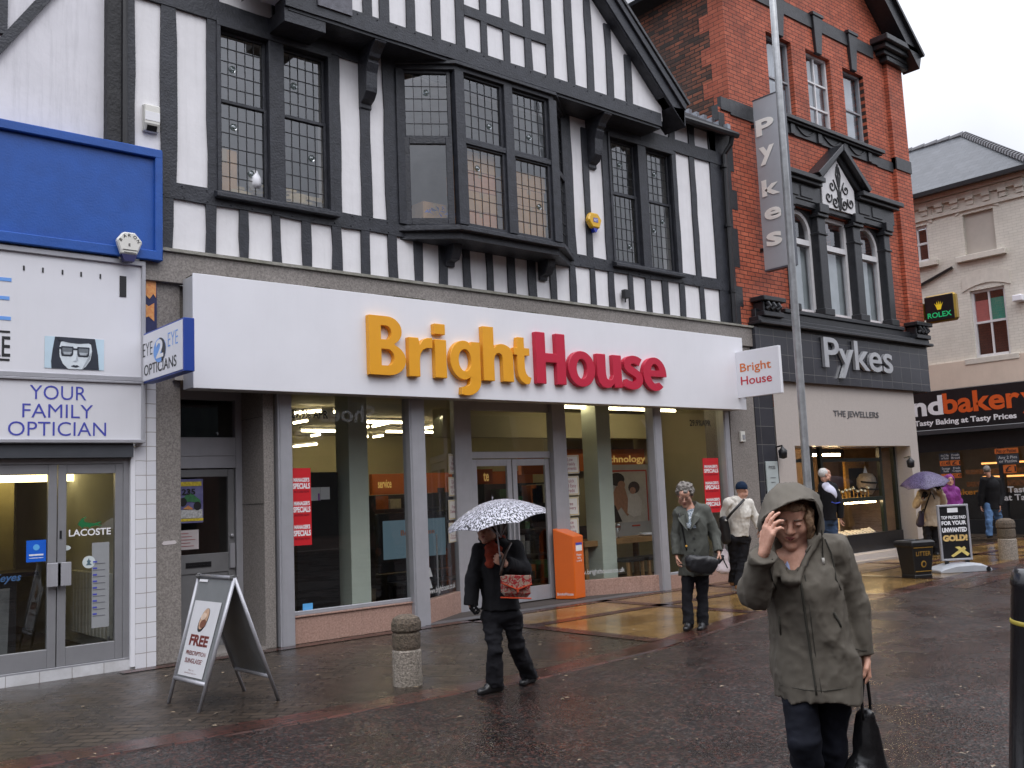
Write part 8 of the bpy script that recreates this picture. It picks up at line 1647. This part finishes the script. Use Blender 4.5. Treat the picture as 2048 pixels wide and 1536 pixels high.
# ---- man in the white jumper, seen from behind
d4 = depth_of((12.42, -1.04, 0))
p4 = Person('man in a white jumper and navy beanie walking away, dark trousers', d4,
  dict(head=(1484, 981), shR=(1497, 1007), shL=(1456, 1006), elR=(1510, 1035, .0), wrR=(1519, 1056, -.05), elL=(1447, 1040, .1), wrL=(1449, 1070, .05), hipR=(1489, 1078), hipL=(1466, 1078), knR=(1485, 1118, .0), knL=(1469, 1118, .08), anR=(1477, 1168, -.05), anL=(1467, 1160, .15)), 158)
hx = p4.head_axes(10, 6, 0); WJ = fabric('off_white_knit', (.66, .63, .57), .06, .85, 6, .0, .08, 300)
p4.body(.008, hx, 1.0, hands=[(p4.J['wrR'], (.05, -.05, -1), -p4.Bx, p4.F, dict(curl=(.5, .5, .5, .6), s=1)), (p4.J['wrL'], (0, 0, -1), p4.Bx, p4.F, dict(curl=(.9, .9, .9, .9), s=1))])
p4.coat(.01, WJ, F(1478, 1072, p4.pel[1])[1], rw=.165, rc=.185, rh=.165, ra=(.075, .062, .048), flat=.68, amp=.013, freq=26, seed=9, collar=.02, name='jumper', shrug=.07)
p4.trousers(.01, BLKTR, .098, .075, .08, .05, seed=2); p4.shoes(.01, mat('tan_shoe', (.22, .10, .035), .5, .2, 9))
L = p4.L; bn = Field(p4.J['head']-.2, p4.J['head']+.22, .008); bn.ell(L(0, -.015, .045), (.086, .106, .098), hx, .02); bn.cut(L(0, 0, .012), -hx[2], .3); bn.folds(.002, 90, 2, (1, 1, .2)); mkf('beanie', bn, fabric('navy_knit_hat', (.006, .018, .045), .2), p4.root, 1)
bt = thing('messenger_bag', DP(1449, 1052, d4-.15), 'black messenger bag on a strap across the white jumper', 'bag'); g0 = DP(1450, 1058, d4-.16); g = Field(g0-.3, g0+.3, .01); g.cone(DP(1447, 1042, d4-.1), DP(1452, 1078, d4-.1), .075, .085, .03, (p4.F, .5)); g.folds(.006, 25, 4); mkf('bag_body', g, BLKSH, bt); mk('strap', MB().tube([DP(1452, 1040, d4-.17), DP(1464, 1025, d4-.21), DP(1478, 1010, d4-.2), DP(1488, 999, d4-.13)], .02, 6), BLKSH, bt, smooth=True); mk('buckle', MB().obox(DP(1452, 1042, d4-.2), (.04, 0, 0), (0, .02, 0), (0, 0, .03)), mat('white_buckle', (.6, .6, .58), .3, .1, 9), bt)
t = thing('carrier_bag', DP(1449, 1125, d4-.05), 'crumpled white plastic carrier bag hanging beside the man in the white jumper', 'bag'); g0 = DP(1447, 1123, d4-.05); g = Field(g0-.35, g0+.35, .01); g.cone(DP(1449, 1100, d4-.05), DP(1447, 1135, d4-.05), .03, .11, .04, (p4.A, .5)); g.folds(.014, 20, 6, (1, 1, 1)); mkf('bag_body', g, mat('white_polythene', (.62, .55, .58), .35, .12, 9), t); mk('handle', MB().tube([DP(1449, 1102, d4-.05), DP(1449, 1084, d4+.03), DP(1449, 1078, d4+.05)], .012, 6), MATS['white_polythene'], t, smooth=True)

# ---- white haired man by the jewellers window
xq = XZ(1660, .8, -.55); d5 = depth_of((xq, -.55, 0)); k5 = d5
p5 = Person('white haired man in a black jacket with a white shoulder panel, at the jewellers window', d5,
  dict(head=(1649, 950), shR=(1666, 974), shL=(1645, 971), elR=(1680, 1007, -.05), wrR=(1681, 1036, -.05), elL=(1640, 1008, .1), wrL=(1642, 1036, .12), hipR=(1665, 1042), hipL=(1651, 1042), knR=(1668, 1082), knL=(1654, 1082, .1), anR=(1668, 1120), anL=(1655, 1118, .2)), 118)
hx = p5.head_axes(0, 2, 0); p5.body(.008, hx, 1.02, hands=[(p5.J['wrR'], (0, 0, -1), -p5.F*.2+p5.Bx, p5.F, dict(curl=(.5, .5, .5, .5), s=1)), (p5.J['wrL'], (0, 0, -1), p5.A, p5.F, dict(curl=(.5, .5, .5, .5), s=1))])
C = p5.coat(.01, BLKCOAT, F(1657, 1040, p5.pel[1])[1], rw=.16, rc=.175, rh=.165, ra=(.075, .064, .052), flat=.72, amp=.005, freq=15, seed=3, collar=.03, name='jacket', keep=True); jk = mkf('jacket', C, BLKCOAT, p5.root)
yk = C.patch(.006, lambda r_: r_.cone(DP(1653, 972, d5-.12), DP(1677, 992, d5-.16), .085, .06, .01).cut(DP(1667, 1000, d5), DP(1667, 1000, d5)-DP(1672, 975, d5)))
mkf('shoulder_panel', yk, fabric('white_shell_cloth', (.6, .6, .72), .08), jk, 0)
mk('blue_stripe', MB().tube([C.hit(DP(x, y, d5-1), ray(x, y), 1.6) for x, y in ((1663, 1004), (1671, 1007), (1680, 1005))], .012, 6), mat('blue_stripe', (.03, .06, .4), .6, .1, 9), jk, smooth=True)
L = p5.L; hb = Field(p5.J['head']-.2, p5.J['head']+.2, .008); hb.ell(L(0, -.02, .035), (.08, .098, .092), hx, .02); hb.folds(.003, 60, 3, (1, 1, 1)); hb.ell(L(0, .09, -.03), (.075, .085, .1), hx, .01, 'sub'); mkf('hair', hb, mat('white_hair', (.5, .48, .45), .6, .2, 40, .5, 80, col2=(.66, .64, .62)), p5.root, 1)
BJ = fabric('blue_denim', (.05, .085, .16), .2); p5.trousers(.01, BJ, .095, .07, .07, .05, 'jeans', 3); p5.shoes(.01, BLKSH)

# ---- woman under the purple umbrella
d6 = depth_of((*G(1862, 1111), 0))
p6 = Person('person in a beige anorak under a purple umbrella, a strap across the chest', d6,
  dict(head=(1858, 965), shR=(1843, 987), shL=(1876, 985), elR=(1832, 1010, .0), wrR=(1846, 996, -.22), elL=(1887, 1004, .02), wrL=(1879, 978, -.15), hipR=(1853, 1050), hipL=(1872, 1050), knR=(1855, 1080), knL=(1871, 1080, .05), anR=(1857, 1106), anL=(1872, 1106, .1)), 8)
hx = p6.head_axes(0, 0, 0); p6.body(.008, hx, 1.0)
BE = fabric('beige_anorak_cloth', (.40, .33, .25), .08, .75); C = p6.coat(.01, BE, F(1860, 1052, p6.pel[1])[1], rw=.17, rc=.175, rh=.19, ra=(.08, .072, .058), flat=.76, amp=.012, freq=24, seed=4, collar=.05, name='anorak', keep=True); ak = mkf('anorak', C, BE, p6.root)
for S in 'RL': gl = Field(p6.J['wr'+S]-.2, p6.J['wr'+S]+.2, .009); hand_sdf(gl, p6.J['wr'+S], UP*.7+p6.Bx*(.3 if S == 'R' else -.5), p6.A, p6.F, curl=(1, 1, 1, 1), s=1.15); mkf('glove', gl, BLKCOAT, p6.root, 1)
mk('strap', MB().tube([C.hit(DP(x, y, d6-1), ray(x, y), 1.6) for x, y in ((1862, 985), (1856, 1000), (1851, 1015), (1846, 1030))], .016, 6), BLKSH, ak, smooth=True)
p6.trousers(.01, BLKTR, .09, .07, .07, .05, seed=8); p6.shoes(.01, BLKSH)
t = thing('handbag', DP(1842, 1035, d6-.1), 'dark purple shoulder bag hanging at the side of the beige anorak', 'bag'); g0 = DP(1841, 1037, d6-.08); g = Field(g0-.3, g0+.3, .012); g.cone(DP(1842, 1027, d6-.08), DP(1840, 1047, d6-.08), .06, .08, .03, (p6.A, .6)); mkf('bag_body', g, mat('dark_purple_leather', (.02, .014, .03), .4, .2, 9), t)
mk('bag_strap', MB().tube([DP(1842, 1027, d6-.1), DP(1847, 1018, d6-.2)], .012, 6), BLKSH, t)
umbrella('purple spotted umbrella held over the person in the beige anorak', DP(1866, 990, d6-.2), DP(1846, 944, d6-.2), DP(1846, 944, d6)-DP(1851, 975, d6+.03), np.linalg.norm(DP(1795, 970, d6)-DP(1888, 966, d6))/2, .24, zebra('purple_spotted_cloth', (.02, .013, .045), (.13, .10, .21), 60, (1, 1, 1)))

# ---- woman in the purple hooded coat
d7 = 21.5
z7 = lambda py: py
p7 = Person('smiling person in a bright purple hooded coat behind the gold sign', d7,
  dict(head=(1899, 961), shR=(1886, 981), shL=(1912, 981), elR=(1884, 1003), wrR=(1890, 1020, -.1), elL=(1919, 1003), wrL=(1916, 1020, -.1), hipR=(1893, 1036), hipL=(1907, 1036), knR=(1894, 1065), knL=(1907, 1065), anR=(1895, 1089), anL=(1907, 1089)), 28)
hx = p7.head_axes(15, 0, 0); p7.body(.008, hx, 1.0, hands=[(p7.J['wrR'], (0, 0, -1), p7.Bx, p7.F, dict(curl=(.5, .5, .5, .5), s=1)), (p7.J['wrL'], (0, 0, -1), -p7.Bx, p7.F, dict(curl=(.5, .5, .5, .5), s=1))])
PU = fabric('bright_purple_shell', (.20, .035, .20), .15, .6)
def hood7(C): C.ell(p7.L(0, -.02, .03), (.108, .122, .125), hx, .03); C.cone(p7.L(0, -.04, 0), p7.neck, .1, .1, .03)
C = p7.coat(.011, PU, .55, rw=.17, rc=.17, rh=.19, ra=(.078, .068, .055), flat=.78, amp=.012, freq=24, seed=5, extra=hood7, keep=True); C.ell(p7.L(0, .06, -.02), (.075, .13, .09), hx, .012, 'sub'); C.ell(p7.L(0, .0, -.0), (.085, .105, .1), hx, .012, 'sub'); mkf('coat', C, PU, p7.root)
p7.trousers(.011, BLKTR, .09, .07, .07, .05, seed=8); p7.shoes(.011, BLKSH)

# ---- man walking past the bakery
d8 = 23.6
p8 = Person('grey haired man in a black jacket and blue jeans striding past the bakery', d8,
  dict(head=(1974, 941), shR=(1996, 961), shL=(1967, 960), elR=(2003, 992), wrR=(2000, 1012, -.1), elL=(1962, 992, .05), wrL=(1962, 1012, .05), hipR=(1992, 1012), hipL=(1977, 1012), knR=(1999, 1042, .15), knL=(1978, 1042, -.1), anR=(2012, 1064, .35), anL=(1978, 1069, -.1)), 160)
hx = p8.head_axes(-15, 4, 0); p8.body(.008, hx, 1.0, hands=[(p8.J['wrR'], (0, 0, -1), -p8.Bx, p8.F, dict(curl=(.5, .5, .5, .5), s=1)), (p8.J['wrL'], (0, 0, -1), p8.Bx, p8.F, dict(curl=(.5, .5, .5, .5), s=1))])
p8.coat(.011, BLKCOAT, F(1985, 1018, p8.pel[1])[1], rw=.18, rc=.19, rh=.18, ra=(.08, .07, .056), flat=.72, amp=.006, freq=15, seed=8, collar=.03, name='jacket')
hb = Field(p8.J['head']-.2, p8.J['head']+.2, .009); L = p8.L; hb.ell(L(0, -.02, .03), (.08, .098, .094), hx, .02); hb.folds(.003, 60, 3, (1, 1, 1)); hb.ell(L(0, .09, -.03), (.075, .085, .1), hx, .01, 'sub'); mkf('hair', hb, HAIRG, p8.root, 1)
p8.trousers(.011, fabric('pale_blue_denim', (.10, .19, .36), .2), .1, .078, .075, .05, 'jeans', 3, .006); p8.shoes(.011, BLKSH)
